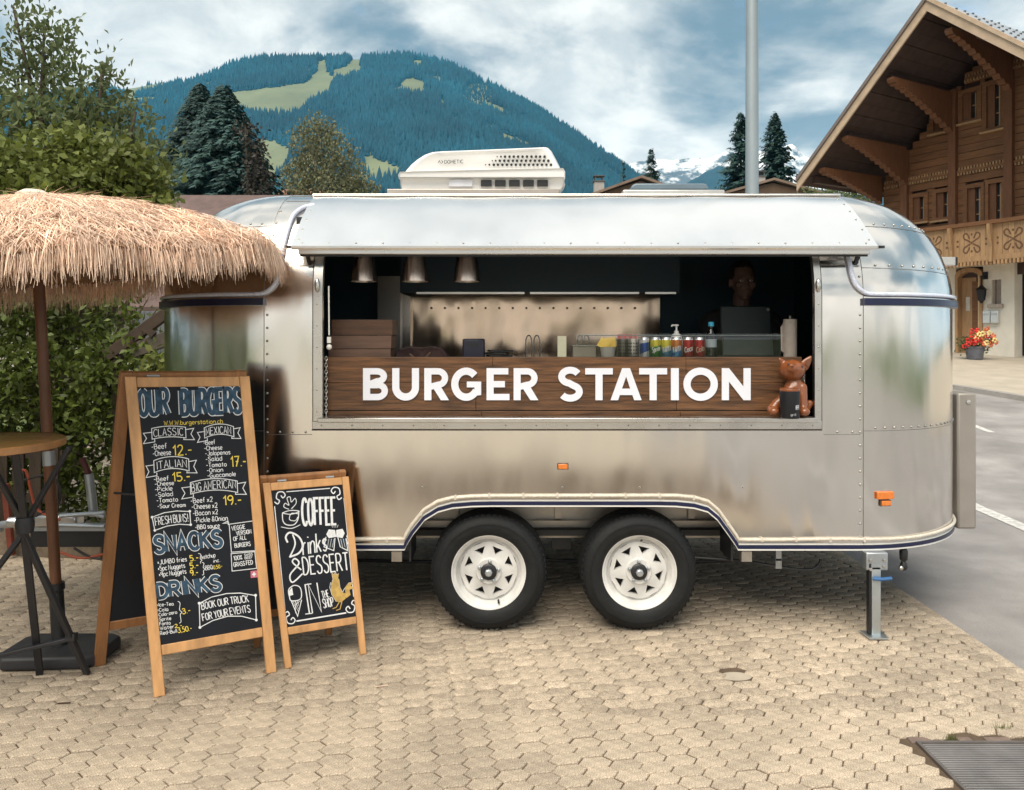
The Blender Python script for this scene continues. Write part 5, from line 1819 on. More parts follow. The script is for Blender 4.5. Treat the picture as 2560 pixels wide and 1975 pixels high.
# roof air conditioner
AY = .66
AD = AY + CAM_D
ac_parent = None
def acp(px, py, y): 
    p = W(px, py, AD)
    return Vector((p.x, y, p.z))
boxo('roof_plate', M('roof_plate', (.45, .40, .36), .4, .9), trl, ((W(970, 0, AD).x + W(1398, 0, AD).x) / 2, AY + .36, W(0, 482, AD).z), (W(1398, 0, AD).x - W(970, 0, AD).x, .80, .03), bevel=.004)
def loft(name, outline, ys, parent, mat):
    """outline of picture points lofted through depth; ys = list of (y, inset px)"""
    n = len(outline)
    cx = sum(p[0] for p in outline) / n
    cy = max(p[1] for p in outline)
    vs, fs = [], []
    for y, k in ys:
        for p in outline:
            vs.append(acp(cx + (p[0] - cx) * k, cy + (p[1] - cy) * k, y))
    for i in range(len(ys) - 1):
        for j in range(n):
            j2 = (j + 1) % n
            fs.append((i * n + j, i * n + j2, (i + 1) * n + j2, (i + 1) * n + j))
    fs.append(tuple(range(n)))
    fs.append(tuple(range((len(ys) - 1) * n, len(ys) * n)))
    return MB().add(vs, fs).build(name, mat, parent, smooth=True)
m_acw = M('air_conditioner_white', (.78, .775, .76), .30, var=.03, scale=4, coat=.2)
low_o = [(1003, 476), (1000, 460), (999, 444), (1410, 444), (1412, 455), (1406, 468), (1398, 476)]
ac = loft('air_conditioner', low_o, [(AY + .01, .985), (AY, .99), (AY + .02, 1.0), (AY + .70, 1.0), (AY + .74, .96)], trl, m_acw)
band = [(998, 446), (997, 438), (1000, 432), (1408, 423), (1412, 430), (1412, 446)]
loft('casing_band', band, [(AY - .020, .985), (AY - .030, .993), (AY - .01, 1.004), (AY + .72, 1.004), (AY + .75, .96)], ac, m_acw)
top_o = [(1003, 433), (1010, 424), (1024, 408), (1040, 395), (1056, 385), (1076, 378), (1100, 376), (1180, 373), (1280, 369), (1365, 365.5), (1374, 366), (1382, 374), (1394, 396), (1404, 416), (1408, 424)]
loft('casing_lid', top_o, [(AY + .0, .80), (AY - .012, .90), (AY - .002, .955), (AY + .03, .985), (AY + .10, 1.0), (AY + .60, 1.0), (AY + .72, .9)], ac, m_acw)
holes = MB()
def hole(px, py, r):
    p = acp(px, py, AY - .0135)
    holes.lathe([(r, .004), (r, 0), (r * .9, -.0004), (0, -.0004)], p, 10, 'y')
for (y0_, xs_) in ((388.8, [1236, 1246, 1257, 1269, 1280.5, 1292, 1304, 1316, 1328, 1340, 1351, 1363]), (399, [1223, 1232, 1243, 1255, 1266, 1278, 1289, 1301, 1313, 1325, 1337, 1349, 1361, 1373]),
                   (409, [1205, 1215, 1227, 1238, 1250, 1262, 1274, 1286, 1298, 1309, 1321, 1333, 1344, 1356, 1368, 1380])):
    for i, x in enumerate(xs_):
        hole(1280 + (x - 1280) * .93 + 4, y0_ + 4, (.0055 if i == 0 else .0085 if i == 1 else .0115) * .66)
tag(holes.build('vent_holes', m_black, ac), kind='stuff')
for k in range(5):
    x = 1202 + k * 35.2
    pbox('vent_slot', m_black, ac, x, x + 27, 450, 464.5, AD - .012, .02)
pbox('rating_plate', M('paper_label', (.70, .72, .78), .6), ac, 1122, 1181, 449, 466, AD - .004, .01)
ink = Ink(lambda x, y: acp(x, y, AY - .0125), Vector((0, -1, 0)), .0006)
ink.text('DOMETIC', (1112, 410), (1158, 409), 8, 1.3)
ink.stroke([(1096, 409), (1099, 403), (1102, 409)], 1.5)
ink.stroke([(1104, 410), (1108, 406), (1104, 402)], 1.5)
ink.build('brand_lettering', M('print_grey', (.06, .06, .07), .6, var=0), ac)
pts = [acp(1409, 448, AY + .1), acp(1414, 452, AY + .1), acp(1410, 464, AY + .1), acp(1402, 474, AY + .1)]
MB().tube(catmull(pts, 4), .005, 6).build('clip_wire', m_trim, ac, smooth=True)
# roof vent
VY = .95
VD = VY + CAM_D
rv = pbox('roof_vent', M('vent_frame', (.50, .50, .49), .35, .5), trl, 1558, 1812, 474, 500, VD, .5, bevel=.006)
vo = [(1574, 474), (1582, 462), (1590, 458), (1760, 458), (1768, 461), (1774, 474)]
MB().prism([W(x, y, VD + .03) for x, y in vo], (0, .42, 0)).build('vent_lid', M('smoked_acrylic', (.12, .17, .21), .12, var=.1), rv, bevel=.008)
# drawbar at the left end
m_draw = M('drawbar_black', (.02, .02, .022), .5, var=.2)
DYb = 4.3 - CAM_D
pbox('drawbar', m_draw, trl, 75, 520, 1328, 1368, 4.30, .06, bevel=.004)
pbox('drawbar_top', m_galv, trl, 85, 280, 1318, 1328, 4.28, .10)
pbox('coupling_body', M('zinc_bright', (.62, .62, .63), .28, .95, var=.15, scale=9), trl, 85, 190, 1290, 1318, 4.26, .09, bevel=.012)
MB().lathe([(.0, -.05), (.028, -.05), (.03, .03), (.02, .05), (.0, .05)], tuple(W(45, 1305, 4.30)), 14, 'x').build('coupling_head', M('zinc_bright'), trl, smooth=True)
MB().tube([W(88, 1304, 4.30), W(5, 1312, 4.30), W(0, 1325, 4.30)], .022, 10).build('coupling_arm', m_galv, trl, smooth=True)
MB().tube([W(235, 1290, 4.25), W(222, 1185, 4.25)], .024, 12).build('handbrake_lever', m_galv, trl, smooth=True)
MB().tube([W(222, 1185, 4.25), W(205, 1145, 4.25)], .017, 10).build('lever_grip', M('grip_red', (.10, .02, .02), .5), trl, smooth=True)
for a_, b_ in (((150, 1290), (262, 1282)), ((150, 1312), (262, 1316)), ((228, 1284), (262, 1292))):
    MB().tube([W(*a_, 4.2), W(*b_, 4.2)], .012, 8).build('brake_rod', m_galv, trl, smooth=True)
for c_, pts in (('cord_red', [(40, 1180), (65, 1178), (78, 1230), (95, 1275), (150, 1300)]), ('cord_black', [(90, 1290), (150, 1250), (130, 1190), (60, 1200)]), ('cord_red2', [(150, 1380), (200, 1395), (262, 1385)]), ('cord_black2', [(185, 1370), (220, 1390), (262, 1400)])):
    MB().tube(catmull([W(x, y, 4.2) for x, y in pts], 6), .007, 6).build('brake_cable', M('cord_red', (.45, .08, .03), .5) if 'red' in c_ else m_black, trl, smooth=True)
MB().tube([W(330, 1300, 4.32), W(330, 1430, 4.32)], .03, 12).build('jockey_post', m_galv, trl, smooth=True)
MB().lathe([(.03, -.03), (.09, -.03), (.10, -.02), (.10, .02), (.09, .03), (.03, .03)], (W(330, 0, 4.32).x, 4.32 - CAM_D, .10), 24, 'y').build('jockey_wheel', m_tyre, trl, smooth=True)

# =================================================================== THINGS ON THE COUNTER
def on(px, d, z=CT):
    p = W(px, 840, d)
    return Vector((p.x, p.y, z))
def lath(name, mat, parent, prof, c, n=20, smooth=True): return MB().lathe(prof, c, n).build(name, mat, parent, smooth=smooth)

# heat lamps hanging inside
for k, (x, lab) in enumerate(((z5(465), 'leftmost of the three steel heat lamps under the hatch'), (z5(868), 'middle of the three steel heat lamps under the hatch'), (z5(1272), 'rightmost of the three steel heat lamps under the hatch'))):
    d = 4.02
    p = W(x, 704, d)
    t = thing('heat_lamp', tuple(p), lab, 'lamp', 'pendant heat lamps over the counter')
    m_lampm = M('lamp_brushed', (.72, .62, .55), .26, 1.0, var=.06)
    hl = lath('lamp_shade', m_lampm, t, [(.070, .0), (.069, .03), (.064, .07), (.058, .11), (.052, .15), (.040, .175), (.012, .185), (.0, .185)], tuple(p), 28)
    MB().tube([p + Vector((0, 0, .183)), p + Vector((0, 0, .36))], .006, 6).build('cord', m_black, t)
    mb = MB()
    for r_ in range(5):
        for q in range(26):
            a = q * 2 * PI / 26 + (r_ % 2) * .12
            if math.sin(a) < .2 and abs(math.cos(a)) > .45:
                rr = .0695 - r_ * .0022
                mb.ball(p + Vector((rr * math.cos(a), rr * math.sin(a), .012 + .016 * r_)), .0022, 5, 4)
    tag(mb.build('perforation', m_black, t), kind='stuff')

m_walnut = M('box_wood', (.085, .038, .018), .45, var=.3, scale=5, stretch=(1, 1, 8), bump=.2, island=.15)
m_walnut2 = M('box_wood_pale', (.125, .068, .045), .5, var=.25, scale=5, stretch=(1, 1, 8), bump=.2)
def pthing(name, mat, label, cat, px0, px1, py0, py1, d, depth, bevel=.003, group=None, lid=None, z0=None):
    a, b = W(px0, py1, d), W(px1, py0, d)
    zb = CT + .0005 if z0 is None else z0
    t = thing(name, ((a.x + b.x) / 2, a.y + depth / 2, zb), label, cat, group)
    o = boxo('body', mat, t, ((a.x + b.x) / 2, a.y + depth / 2, (zb + b.z) / 2), (b.x - a.x, depth, b.z - zb), bevel=bevel)
    return t, (a.x, b.x, a.y, zb, b.z)
# stack of three wooden boxes at the left
zs = [CT + .0005, W(0, 872, 3.84).z, W(0, 838, 3.84).z, W(0, 798, 3.84).z]
for k, (x0, x1, mt, lab) in enumerate(((z5(190), z5(675), m_walnut2, 'pale flat wooden box at the bottom of the counter stack'), (z5(205), z5(680), m_walnut2, 'middle wooden box of the stack left on the counter'), (z5(212), z5(688), m_walnut, 'dark open wooden tray on top of the box stack'))):
    a, b = W(x0, 0, 3.84).x, W(x1, 0, 3.84).x
    t = thing('wooden_box', ((a + b) / 2, .26, zs[k]), lab, 'box', 'stacked wooden boxes on the counter')
    zc0, zc1 = zs[k] + .0006, zs[k + 1] - .002
    y0 = 3.84 - CAM_D + .004 * k
    T = .009
    boxo('front_board', mt, t, ((a + b) / 2, y0 + T / 2, (zc0 + zc1) / 2), (b - a, T, zc1 - zc0), bevel=.001)
    boxo('back_board', mt, t, ((a + b) / 2, y0 + .18, (zc0 + zc1) / 2), (b - a, T, zc1 - zc0), bevel=.001)
    for x in (a + T / 2, b - T / 2):
        boxo('side_board', mt, t, (x, y0 + .0922, (zc0 + zc1) / 2), (T, .166, zc1 - zc0 - .002), bevel=.001)
    boxo('base', mt, t, ((a + b) / 2, y0 + .0922, zc0 + .004), (b - a - 2 * T - .001, .165, .006))
# dark soft bag, black cube, black trays, card
bag = thing('bag', tuple(on(1055, 4.02)), 'slouching dark maroon bag beside the wooden boxes', 'bag')
p = on(1056, 4.02)
mb = MB()
prof = [(-.135, .0), (-.138, .03), (-.12, .072), (-.07, .088), (0, .082), (.06, .09), (.11, .075), (.135, .04), (.132, .0)]
vs = []
for y_, k in ((-.05, .93), (-.062, 1), (.0, 1.03), (.06, .95)):
    vs += [Vector((p.x + x * k, p.y + y_, p.z + z * k)) for x, z in prof]
fs = [(i * 9 + j, i * 9 + j + 1, (i + 1) * 9 + j + 1, (i + 1) * 9 + j) for i in range(3) for j in range(8)] + [tuple(range(9)), tuple(range(27, 36))]
mb.add(vs, fs).build('body', M('maroon_cloth', (.035, .014, .016), .5, var=.3, scale=20, bump=.5, bscale=25), bag, smooth='all')
MB().tube(catmull([p + Vector((-.06, -.066, .05)), p + Vector((0, -.072, .015)), p + Vector((.05, -.066, .06))], 5), .005, 6).build('strap', m_walnut, bag, smooth=True)
t, bb = pthing('card_reader', M('navy_plastic', (.012, .012, .03), .35), 'dark navy cube shaped dispenser standing on the counter', 'dispenser', 1156, 1211, 847, 893, 3.95, .10, .008)
boxo('slot', m_black, t, ((bb[0] + bb[1]) / 2, bb[2] - .001, bb[4] - .03), (.06, .004, .012))
tr = thing('tray_stack', tuple(on(1246, 4.05)), 'untidy stack of thin black trays beside the navy dispenser', 'trays')
for k in range(5):
    MB().box(on(1246 + random.uniform(-6, 6), 4.05) + Vector((0, .05, .012 + .013 * k)), (.125, .13, .009), Matrix.Rotation(random.uniform(-.25, .25), 3, 'Z')).build('tray', m_black, tr, bevel=.002)
t, bb = pthing('menu_card', M('cream_card', (.50, .49, .36), .7), 'upright cream card standing in the middle of the counter', 'card', 1394, 1416, 840, 893, 3.86, .004, .001)
for x in (bb[0] + .008, bb[1] - .008):
    MB().lathe([(.0022, 0), (.0022, -.002), (0, -.003)], (x, bb[2] - .0005, bb[4] - .012), 8, 'y').build('pin', m_trim, t)
t, bb = pthing('napkin_box', M('cream_plastic', (.42, .38, .30), .6), 'low pale napkin box right of the cream card', 'box', 1432, 1490, 866, 893, 4.15, .10, .005)
boxo('lid', M('cream_lid', (.50, .47, .40), .6), t, ((bb[0] + bb[1]) / 2, bb[2] + .05, bb[4] + .004), (bb[1] - bb[0] + .012, .11, .008), bevel=.002)
# hanging wire hooks / tongs
for k, x in enumerate((1322, 1342, 1450, 1466)):
    t = thing('tongs', tuple(on(x, 4.3)), ('pale wire tongs, first from the black trays', 'pale wire tongs, second from the black trays', 'pale wire tongs standing behind the napkin box, left one', 'pale wire tongs standing behind the napkin box, right one')[k], 'tongs', 'wire tongs behind the counter')
    q = on(x, 4.3)
    MB().tube(catmull([q + Vector((-.016, 0, .0)), q + Vector((-.017, 0, .11)), q + Vector((-.010, 0, .14)), q + Vector((.0, 0, .147)), q + Vector((.010, 0, .14)), q + Vector((.017, 0, .11)), q + Vector((.016, 0, 0))], 4), .004, 6).build('wire', M('pale_wire', (.55, .52, .47), .35, .8), t, smooth=True)
# white bucket of sachets
p = on(1520, 3.90)
t = thing('bucket', tuple(p), 'small white bucket filled with sachets on the counter', 'bucket')
lath('pail', M('enamel_white', (.68, .66, .62), .35), t, [(.0, .002), (.030, .002), (.040, .086), (.042, .088), (.039, .088), (.029, .008), (.0, .008)], tuple(p), 22)
for k, (dx, dz, rr, mt) in enumerate(((-.022, .105, .5, 'sachet_yellow'), (.012, .112, -.1, 'sachet_yellow'), (.018, .10, .3, 'sachet_white'), (-.005, .09, -.5, 'sachet_red'))):
    MB().box(p + Vector((dx, -.004 + .008 * k, dz)), (.055, .003, .05), Matrix.Rotation(rr, 3, 'Y')).build('sachet', M(mt, {'sachet_yellow': (.75, .52, .10), 'sachet_white': (.70, .68, .62), 'sachet_red': (.45, .08, .05)}[mt], .5), t)
# perforated cutlery holders
for px, mt, lab, lean in ((z6(487), M('holder_dark', (.16, .15, .13), .35, .9), 'darker perforated steel cutlery holder beside the bucket', 0), (z6(568), M('holder_bright', (.60, .57, .53), .32, .9), 'bright perforated steel cutlery holder beside the cans', 0)):
    p = on(px, 3.88)
    t = thing('cutlery_holder', tuple(p), lab, 'holder', 'perforated cutlery holders')
    lath('cup', mt, t, [(.0, .001), (.029, .001), (.030, .004), (.030, .130), (.028, .130), (.0275, .01), (.0, .01)], tuple(p), 24)
    mb = MB()
    for r_ in range(6):
        for q in range(5):
            a = -PI / 2 + (q - 2) * .42
            mb.lathe([(.0042, .0), (.0, .0002)], (0, 0, 0), 8, 'y')
            R = Matrix.Rotation(a + PI / 2, 3, 'Z')
            for i in range(len(mb.v) - 16, len(mb.v)):
                v = Vector(mb.v[i]) + Vector((0, -.0304, .022 + r_ * .017))
                mb.v[i] = tuple(R @ v + p)
    tag(mb.build('holes', m_black, t), kind='stuff')
    for k in range(6):
        q = p + Vector((random.uniform(-.018, .018), random.uniform(-.015, .015), 0))
        MB().box(q + Vector((0, 0, .075)), (.010, .004, .155), Matrix.Rotation(random.uniform(-.08, .08), 3, 'Y')).build('cutlery', M('red_plastic', (.42, .04, .03), .4), t)
# drink cans
CANP = [(.0, .002), (.020, .001), (.024, .004), (.027, .012), (.027, .124), (.0255, .130), (.0225, .136), (.0225, .139), (.0205, .139), (.020, .136), (.0, .135)]
def can(px, body, label, mark, mcol, band=None, k=1.0, d=3.87, word2=None):
    p = on(px, d)
    t = thing('drink_can', tuple(p), label, 'can', 'row of drink cans on the counter')
    P = [(r * k, h * (1.0 if k > .99 else 1.0)) for r, h in CANP]
    b_ = lath('body', M('can_' + body[0], body[1], .28, .55, var=.05, scale=20), t, P[1:5], tuple(p), 28)
    lath('top', M('can_rim', (.62, .62, .62), .3, 1.0), t, P[4:], tuple(p), 28)
    def cyl(x, y):
        a = x / (.027 * k)
        return p + Vector((.0273 * k * math.sin(a), -.0273 * k * math.cos(a), y))
    def cn(x, y):
        a = x / (.027 * k)
        return Vector((math.sin(a), -math.cos(a), 0))
    if band:
        ink = Ink(cyl, cn, .0001, .00005)
        for (y0, y1, y2, y3) in band[1]:
            n = 12
            for i in range(n):
                xa, xb = -.040 * k + .08 * k * i / n, -.040 * k + .08 * k * (i + 1) / n
                fa, fb = i / n, (i + 1) / n
                ink.poly([(xa, y0 + (y1 - y0) * fa), (xb, y0 + (y1 - y0) * fb), (xb, y2 + (y3 - y2) * fb), (xa, y2 + (y3 - y2) * fa)])
                ink.z -= ink.step
        ink.build('band', M('can_band_' + band[0][0], band[0][1], .3, .4, var=.03), b_)
    if mark:
        ink = Ink(cyl, cn, .0006, .00003)
        ink.text(mark, (-.021 * k, .060), (.021 * k, .072), .024, .0042, lean=.2, yd=1)
        ink.build('lettering', M('can_ink_' + mcol[0], mcol[1], .4, var=0), b_)
    return t
can(z6(660), ('blue', (.03, .08, .33)), 'slim blue and silver can, leftmost of the cans', None, None, (('silver', (.55, .57, .60)), [(.012, .03, .05, .075), (.105, .115, .124, .124)]), k=.88)
can(z6(745), ('green', (.05, .26, .05)), 'yellow topped green can second in the row of cans', 'Sprite', ('white', (.80, .80, .78)), (('yellow', (.62, .55, .06)), [(.085, .10, .124, .124)]))
can(z6(829), ('sky', (.10, .30, .45)), 'yellow topped pale blue can in the row of cans', 'FANTA', ('white', (.80, .80, .78)), (('yellow', (.62, .55, .06)), [(.075, .095, .124, .124)]))
can(z6(908), ('orange', (.55, .20, .05)), 'orange and blue can in front of the pump bottle', 'FANTA', ('white', (.80, .80, .78)), (('bluef', (.06, .22, .42)), [(.03, .045, .075, .09)]))
can(z6(998), ('red', (.42, .025, .03)), 'red can with white script beside the orange can', 'Coca', ('white', (.80, .80, .78)))
can(z6(1088), ('red', (.42, .025, .03)), 'red can with pale script, rightmost of the cans', 'Cola', ('cream', (.60, .45, .35)))
# pump bottle behind the cans
p = on(z6(908), 3.96)
t = thing('pump_bottle', tuple(p), 'white pump dispenser bottle behind the orange can', 'bottle')
lath('bottle', m_white, t, [(.0, .001), (.030, .001), (.032, .01), (.032, .125), (.024, .150), (.013, .158), (.0, .158)], tuple(p), 22)
lath('pump', m_white, t, [(.012, .156), (.012, .170), (.005, .172), (.005, .196), (.012, .197), (.012, .204), (.0, .205)], tuple(p), 16)
MB().tube([p + Vector((0, 0, .2)), p + Vector((-.024, -.01, .2)), p + Vector((-.028, -.012, .193))], .0045, 8).build('nozzle', m_white, t, smooth=True)
# water bottle
p = on(z6(1178), 3.92)
t = thing('water_bottle', tuple(p), 'clear water bottle with bright blue cap', 'bottle')
lath('bottle', glassmat('clear_plastic', (.80, .86, .88), .02), t, [(.0, .002), (.026, .002), (.029, .012), (.0285, .06), (.0265, .07), (.029, .085), (.029, .135), (.022, .165), (.013, .180), (.0125, .196)], tuple(p), 24)
lath('cap', M('cap_blue', (.04, .33, .50), .4), t, [(.0145, .194), (.0150, .198), (.0145, .216), (.0, .217)], tuple(p), 20)
lath('bottle_label', M('bottle_label', (.30, .36, .40), .5), t, [(.0292, .086), (.0292, .128)], tuple(p), 24)
# till screen with keyboard tray
p = on(z6(1448), 4.25)
t = thing('till_screen', tuple(p), 'dark till screen seen from behind in front of the person', 'screen')
R = Matrix.Rotation(-.14, 3, 'X')
sc = MB().box(p + Vector((0, .0, .225)), (.282, .018, .175), R).build('screen_back', M('screen_shell', (.016, .026, .026), .5, var=.1), t, bevel=.008)
MB().box(p + Vector((0, -.035, .085)), (.28, .02, .105), R).build('screen_foot', M('screen_foot', (.09, .11, .11), .5), t, bevel=.006)
MB().box(p + Vector((0, .04, .02)), (.24, .20, .03)).build('base', m_black, t, bevel=.006)
MB().lathe([(.009, 0), (.009, -.003), (0, -.003)], tuple(p + Vector((.115, -.030, .29))), 10, 'y').build('logo_dot', m_trim, sc)
# paper towel
p = on(z6(1795), 3.98)
t = thing('paper_towel', tuple(p), 'upright roll of pale paper towel by the right window edge', 'paper roll')
lath('roll', M('paper_towel', (.46, .40, .35), .9, var=.08, scale=30, bump=.3), t, [(.018, .004), (.0345, .004), (.0345, .232), (.018, .232), (.018, .004)], tuple(p), 26)
lath('stand', m_trim, t, [(.0, .0), (.05, .0), (.05, .004), (.007, .006), (.007, .244), (.009, .25), (.0, .254)], tuple(p), 16)
MB().add([p + Vector((-.034, -.002, .06)), p + Vector((-.044, -.010, .06)), p + Vector((-.050, -.006, .07)), p + Vector((-.034, -.002, .222)), p + Vector((-.046, -.010, .20)), p + Vector((-.052, -.006, .19))], [(0, 1, 4, 3), (1, 2, 5, 4)]).build('loose_sheet', M('paper_towel'), t, smooth=True)

# ------------------------------------------------------------------ blended figures
def capsule(mb, a, b, ra, rb, n=12):
    a, b = Vector(a), Vector(b)
    mb.ball(a, ra, n, 8)
    mb.ball(b, rb, n, 8)
    k = 6
    mb.tube([a.lerp(b, i / k) for i in range(k + 1)], [ra + (rb - ra) * i / k for i in range(k + 1)], n)
def fuse(name, mb, mat, parent, voxel, smooth=6):
    me = bpy.data.meshes.new(name)
    me.from_pydata(mb.v, [], mb.f)
    o = link(name, me, mat, parent, 'all')
    r = o.modifiers.new('remesh', 'REMESH')
    r.mode = 'VOXEL'
    r.voxel_size = voxel
    r.use_smooth_shade = True
    s = o.modifiers.new('smooth', 'SMOOTH')
    s.iterations = smooth
    s.factor = .5
    return o
# vendor behind the till
vp = W(z6(1425), 0, 4.75)
vx, vy = vp.x, 4.75 - CAM_D
ps = thing('person', (vx, vy, .44), 'person in dark clothes standing inside the trailer behind the till screen', 'person')
fz = W(0, 706, 4.75).z       # middle of the face
m_dim_skin = M('skin', (.15, .085, .068), .6, var=.06, scale=8)  # darkened: the dim interior is put into the skin colour
m_cloth = M('dark_cloth', (.020, .018, .020), .85, var=.2, scale=12, bump=.3)
mb = MB()
H0 = Vector((vx, vy, fz))
mb.ball(H0 + Vector((0, .01, .03)), (.074, .092, .100), 18, 14)        # skull
mb.ball(H0 + Vector((0, -.018, -.045)), (.056, .066, .070), 16, 12)    # jaw
mb.ball(H0 + Vector((0, -.055, -.095)), (.026, .022, .020), 10, 8)     # chin
mb.ball(H0 + Vector((0, -.084, -.012)), (.012, .018, .024), 10, 8)     # nose
mb.ball(H0 + Vector((0, -.094, -.028)), (.016, .013, .010), 10, 8)
for s in (-1, 1):
    mb.ball(H0 + Vector((s * .040, -.060, -.022)), (.026, .022, .024), 10, 8)
    mb.ball(H0 + Vector((s * .030, -.074, .026)), (.024, .012, .008), 10, 6)    # brow
    mb.ball(H0 + Vector((s * .076, .012, -.005)), (.010, .020, .032), 10, 8)    # ears
mb.ball(H0 + Vector((0, -.082, -.058)), (.024, .010, .007), 10, 6)     # lips
mb.ball(H0 + Vector((0, -.080, -.069)), (.020, .010, .007), 10, 6)
capsule(mb, H0 + Vector((0, .02, -.08)), H0 + Vector((0, .035, -.19)), .052, .058)   # neck
SH = fz - .235
capsule(mb, (vx - .15, vy + .04, SH), (vx + .15, vy + .04, SH), .062, .062)
mb.ball((vx, vy + .045, SH - .12), (.175, .115, .20), 18, 12)
mb.ball((vx, vy + .05, SH - .36), (.155, .105, .18), 18, 12)
mb.ball((vx, vy + .05, SH - .52), (.165, .115, .13), 18, 12)
hz = SH - .55
for s in (-1, 1):
    sh, el, wr = Vector((vx + s * .195, vy + .04, SH - .01)), Vector((vx + s * .25, vy - .02, SH - .27)), Vector((vx + s * .12, vy - .21, SH - .28))
    capsule(mb, sh, el, .052, .042)
    capsule(mb, el, wr, .042, .028)
    kn, an = Vector((vx + s * .10, vy - .05, hz - .22)), Vector((vx + s * .10, vy + .07, .50))
    capsule(mb, (vx + s * .09, vy + .05, hz), kn, .082, .060)
    capsule(mb, kn, an, .058, .040)
    capsule(mb, an + Vector((0, .03, -.02)), an + Vector((0, -.14, -.025)), .040, .032)
    # hand: palm, four fingers and thumb resting on the till keys
    pc = wr + Vector((-s * .02, -.05, -.012))
    mb.ball(pc, (.040, .046, .016), 12, 8)
    for f, (dx, L_) in enumerate(((-.030, .060), (-.010, .072), (.010, .068), (.029, .052))):
        a = pc + Vector((dx, -.036, .0))
        mid = a + Vector((dx * .1, -L_ * .55, .006))
        capsule(mb, a, mid, .0090, .0085, 8)
        capsule(mb, mid, mid + Vector((0, -L_ * .40, -.020)), .0085, .0075, 8)
    a = pc + Vector((-s * .036, -.005, -.002))
    mid = a + Vector((-s * .022, -.028, -.004))
    capsule(mb, a, mid, .011, .0095, 8)
    capsule(mb, mid, mid + Vector((-s * .004, -.026, -.006)), .0095, .008, 8)
body = fuse('body', mb, m_dim_skin, ps, .0065, 4)
# clothing and hair over the body
mb = MB()
capsule(mb, (vx - .15, vy + .04, SH), (vx + .15, vy + .04, SH), .070, .070)
capsule(mb, H0 + Vector((0, .035, -.17)), H0 + Vector((0, .04, -.22)), .066, .08)
mb.ball((vx, vy + .045, SH - .12), (.188, .128, .21), 18, 12)
mb.ball((vx, vy + .05, SH - .36), (.170, .120, .20), 18, 12)
mb.ball((vx, vy + .05, SH - .52), (.178, .130, .14), 18, 12)
for s in (-1, 1):
    sh, el, wr = Vector((vx + s * .195, vy + .04, SH - .01)), Vector((vx + s * .25, vy - .02, SH - .27)), Vector((vx + s * .135, vy - .18, SH - .279))
    capsule(mb, sh, el, .062, .052)
    capsule(mb, el, wr, .052, .036)
fuse('shirt', mb, m_cloth, ps, .010, 5)
mb = MB()
for s in (-1, 1):
    kn, an = Vector((vx + s * .10, vy - .05, hz - .22)), Vector((vx + s * .10, vy + .07, .53))
    capsule(mb, (vx + s * .09, vy + .05, hz), kn, .094, .070)
    capsule(mb, kn, an, .068, .055)
mb.ball((vx, vy + .05, hz + .02), (.182, .134, .12), 16, 10)
fuse('trousers', mb, m_cloth, ps, .012, 5)
mb = MB()
mb.ball(H0 + Vector((0, .022, .048)), (.082, .094, .096), 18, 14)
cut = [i for i, v in enumerate(mb.v) if not (v[1] < vy - .045 and v[2] < fz + .085)]
keep = set(cut)
mb.f = [f for f in mb.f if all(i in keep for i in f)]
ho_ = mb.build('hair', M('dark_hair', (.018, .012, .010), .6, var=.3, scale=40), ps, smooth='all')
for s in (-1, 1):
    MB().ball(H0 + Vector((s * .030, -.0765, .006)), (.012, .007, .007), 12, 8).build('eye', M('eye_white', (.55, .52, .50), .3, var=0), ps, smooth='all')
    MB().ball(H0 + Vector((s * .030, -.0825, .006)), (.005, .003, .005), 8, 6).build('iris', m_black, ps, smooth='all')

# brown animal figurine sitting on the sill with a pot in its paws
m_fox = M('polished_terracotta', (.215, .066, .022), .26, var=.18, scale=9, coat=.4)
FD = 3.675
def q6(x, y, d=FD): return W(1400 + x * .3205, 600 + y * .3205, d)
fb = q6(1790, 1370)
ZSL = 1.0565
fig = thing('animal_figurine', (fb.x, fb.y, ZSL), 'shiny brown fox like figurine sitting on the sill', 'figurine')
u6 = .3205 * FD / FPX       # metres per zoom pixel
def q(x, y, dy=0.0):
    p = q6(x, y)
    return Vector((p.x, p.y + dy, p.z))
mb = MB()
mb.ball(q(1812, 1015), (100 * u6, 86 * u6, 84 * u6), 20, 14)            # head
mb.ball(q(1790, 1000, -.035), (52 * u6, 46 * u6, 40 * u6), 14, 10)      # muzzle
mb.ball(q(1776, 978, -.052), (26 * u6, 20 * u6, 18 * u6), 12, 8)
mb.ball(q(1838, 1190, .012), (88 * u6, 80 * u6, 120 * u6), 20, 14)      # chest
mb.ball(q(1835, 1285, .022), (110 * u6, 95 * u6, 88 * u6), 20, 14)      # haunches
capsule(mb, q(1880, 1150, -.010), q(1868, 1330, -.045), 42 * u6, 34 * u6)
capsule(mb, q(1800, 1160, -.005), q(1700, 1260, -.02), 40 * u6, 36 * u6)
capsule(mb, q(1690, 1270, -.015), q(1640, 1318, -.03), 42 * u6, 42 * u6)
mb.ball(q(1640, 1328, -.045), (44 * u6, 50 * u6, 34 * u6), 12, 8)
mb.ball(q(1868, 1330, -.055), (46 * u6, 52 * u6, 36 * u6), 12, 8)
capsule(mb, q(1920, 1330, .03), q(1965, 1280, .03), 40 * u6, 30 * u6)
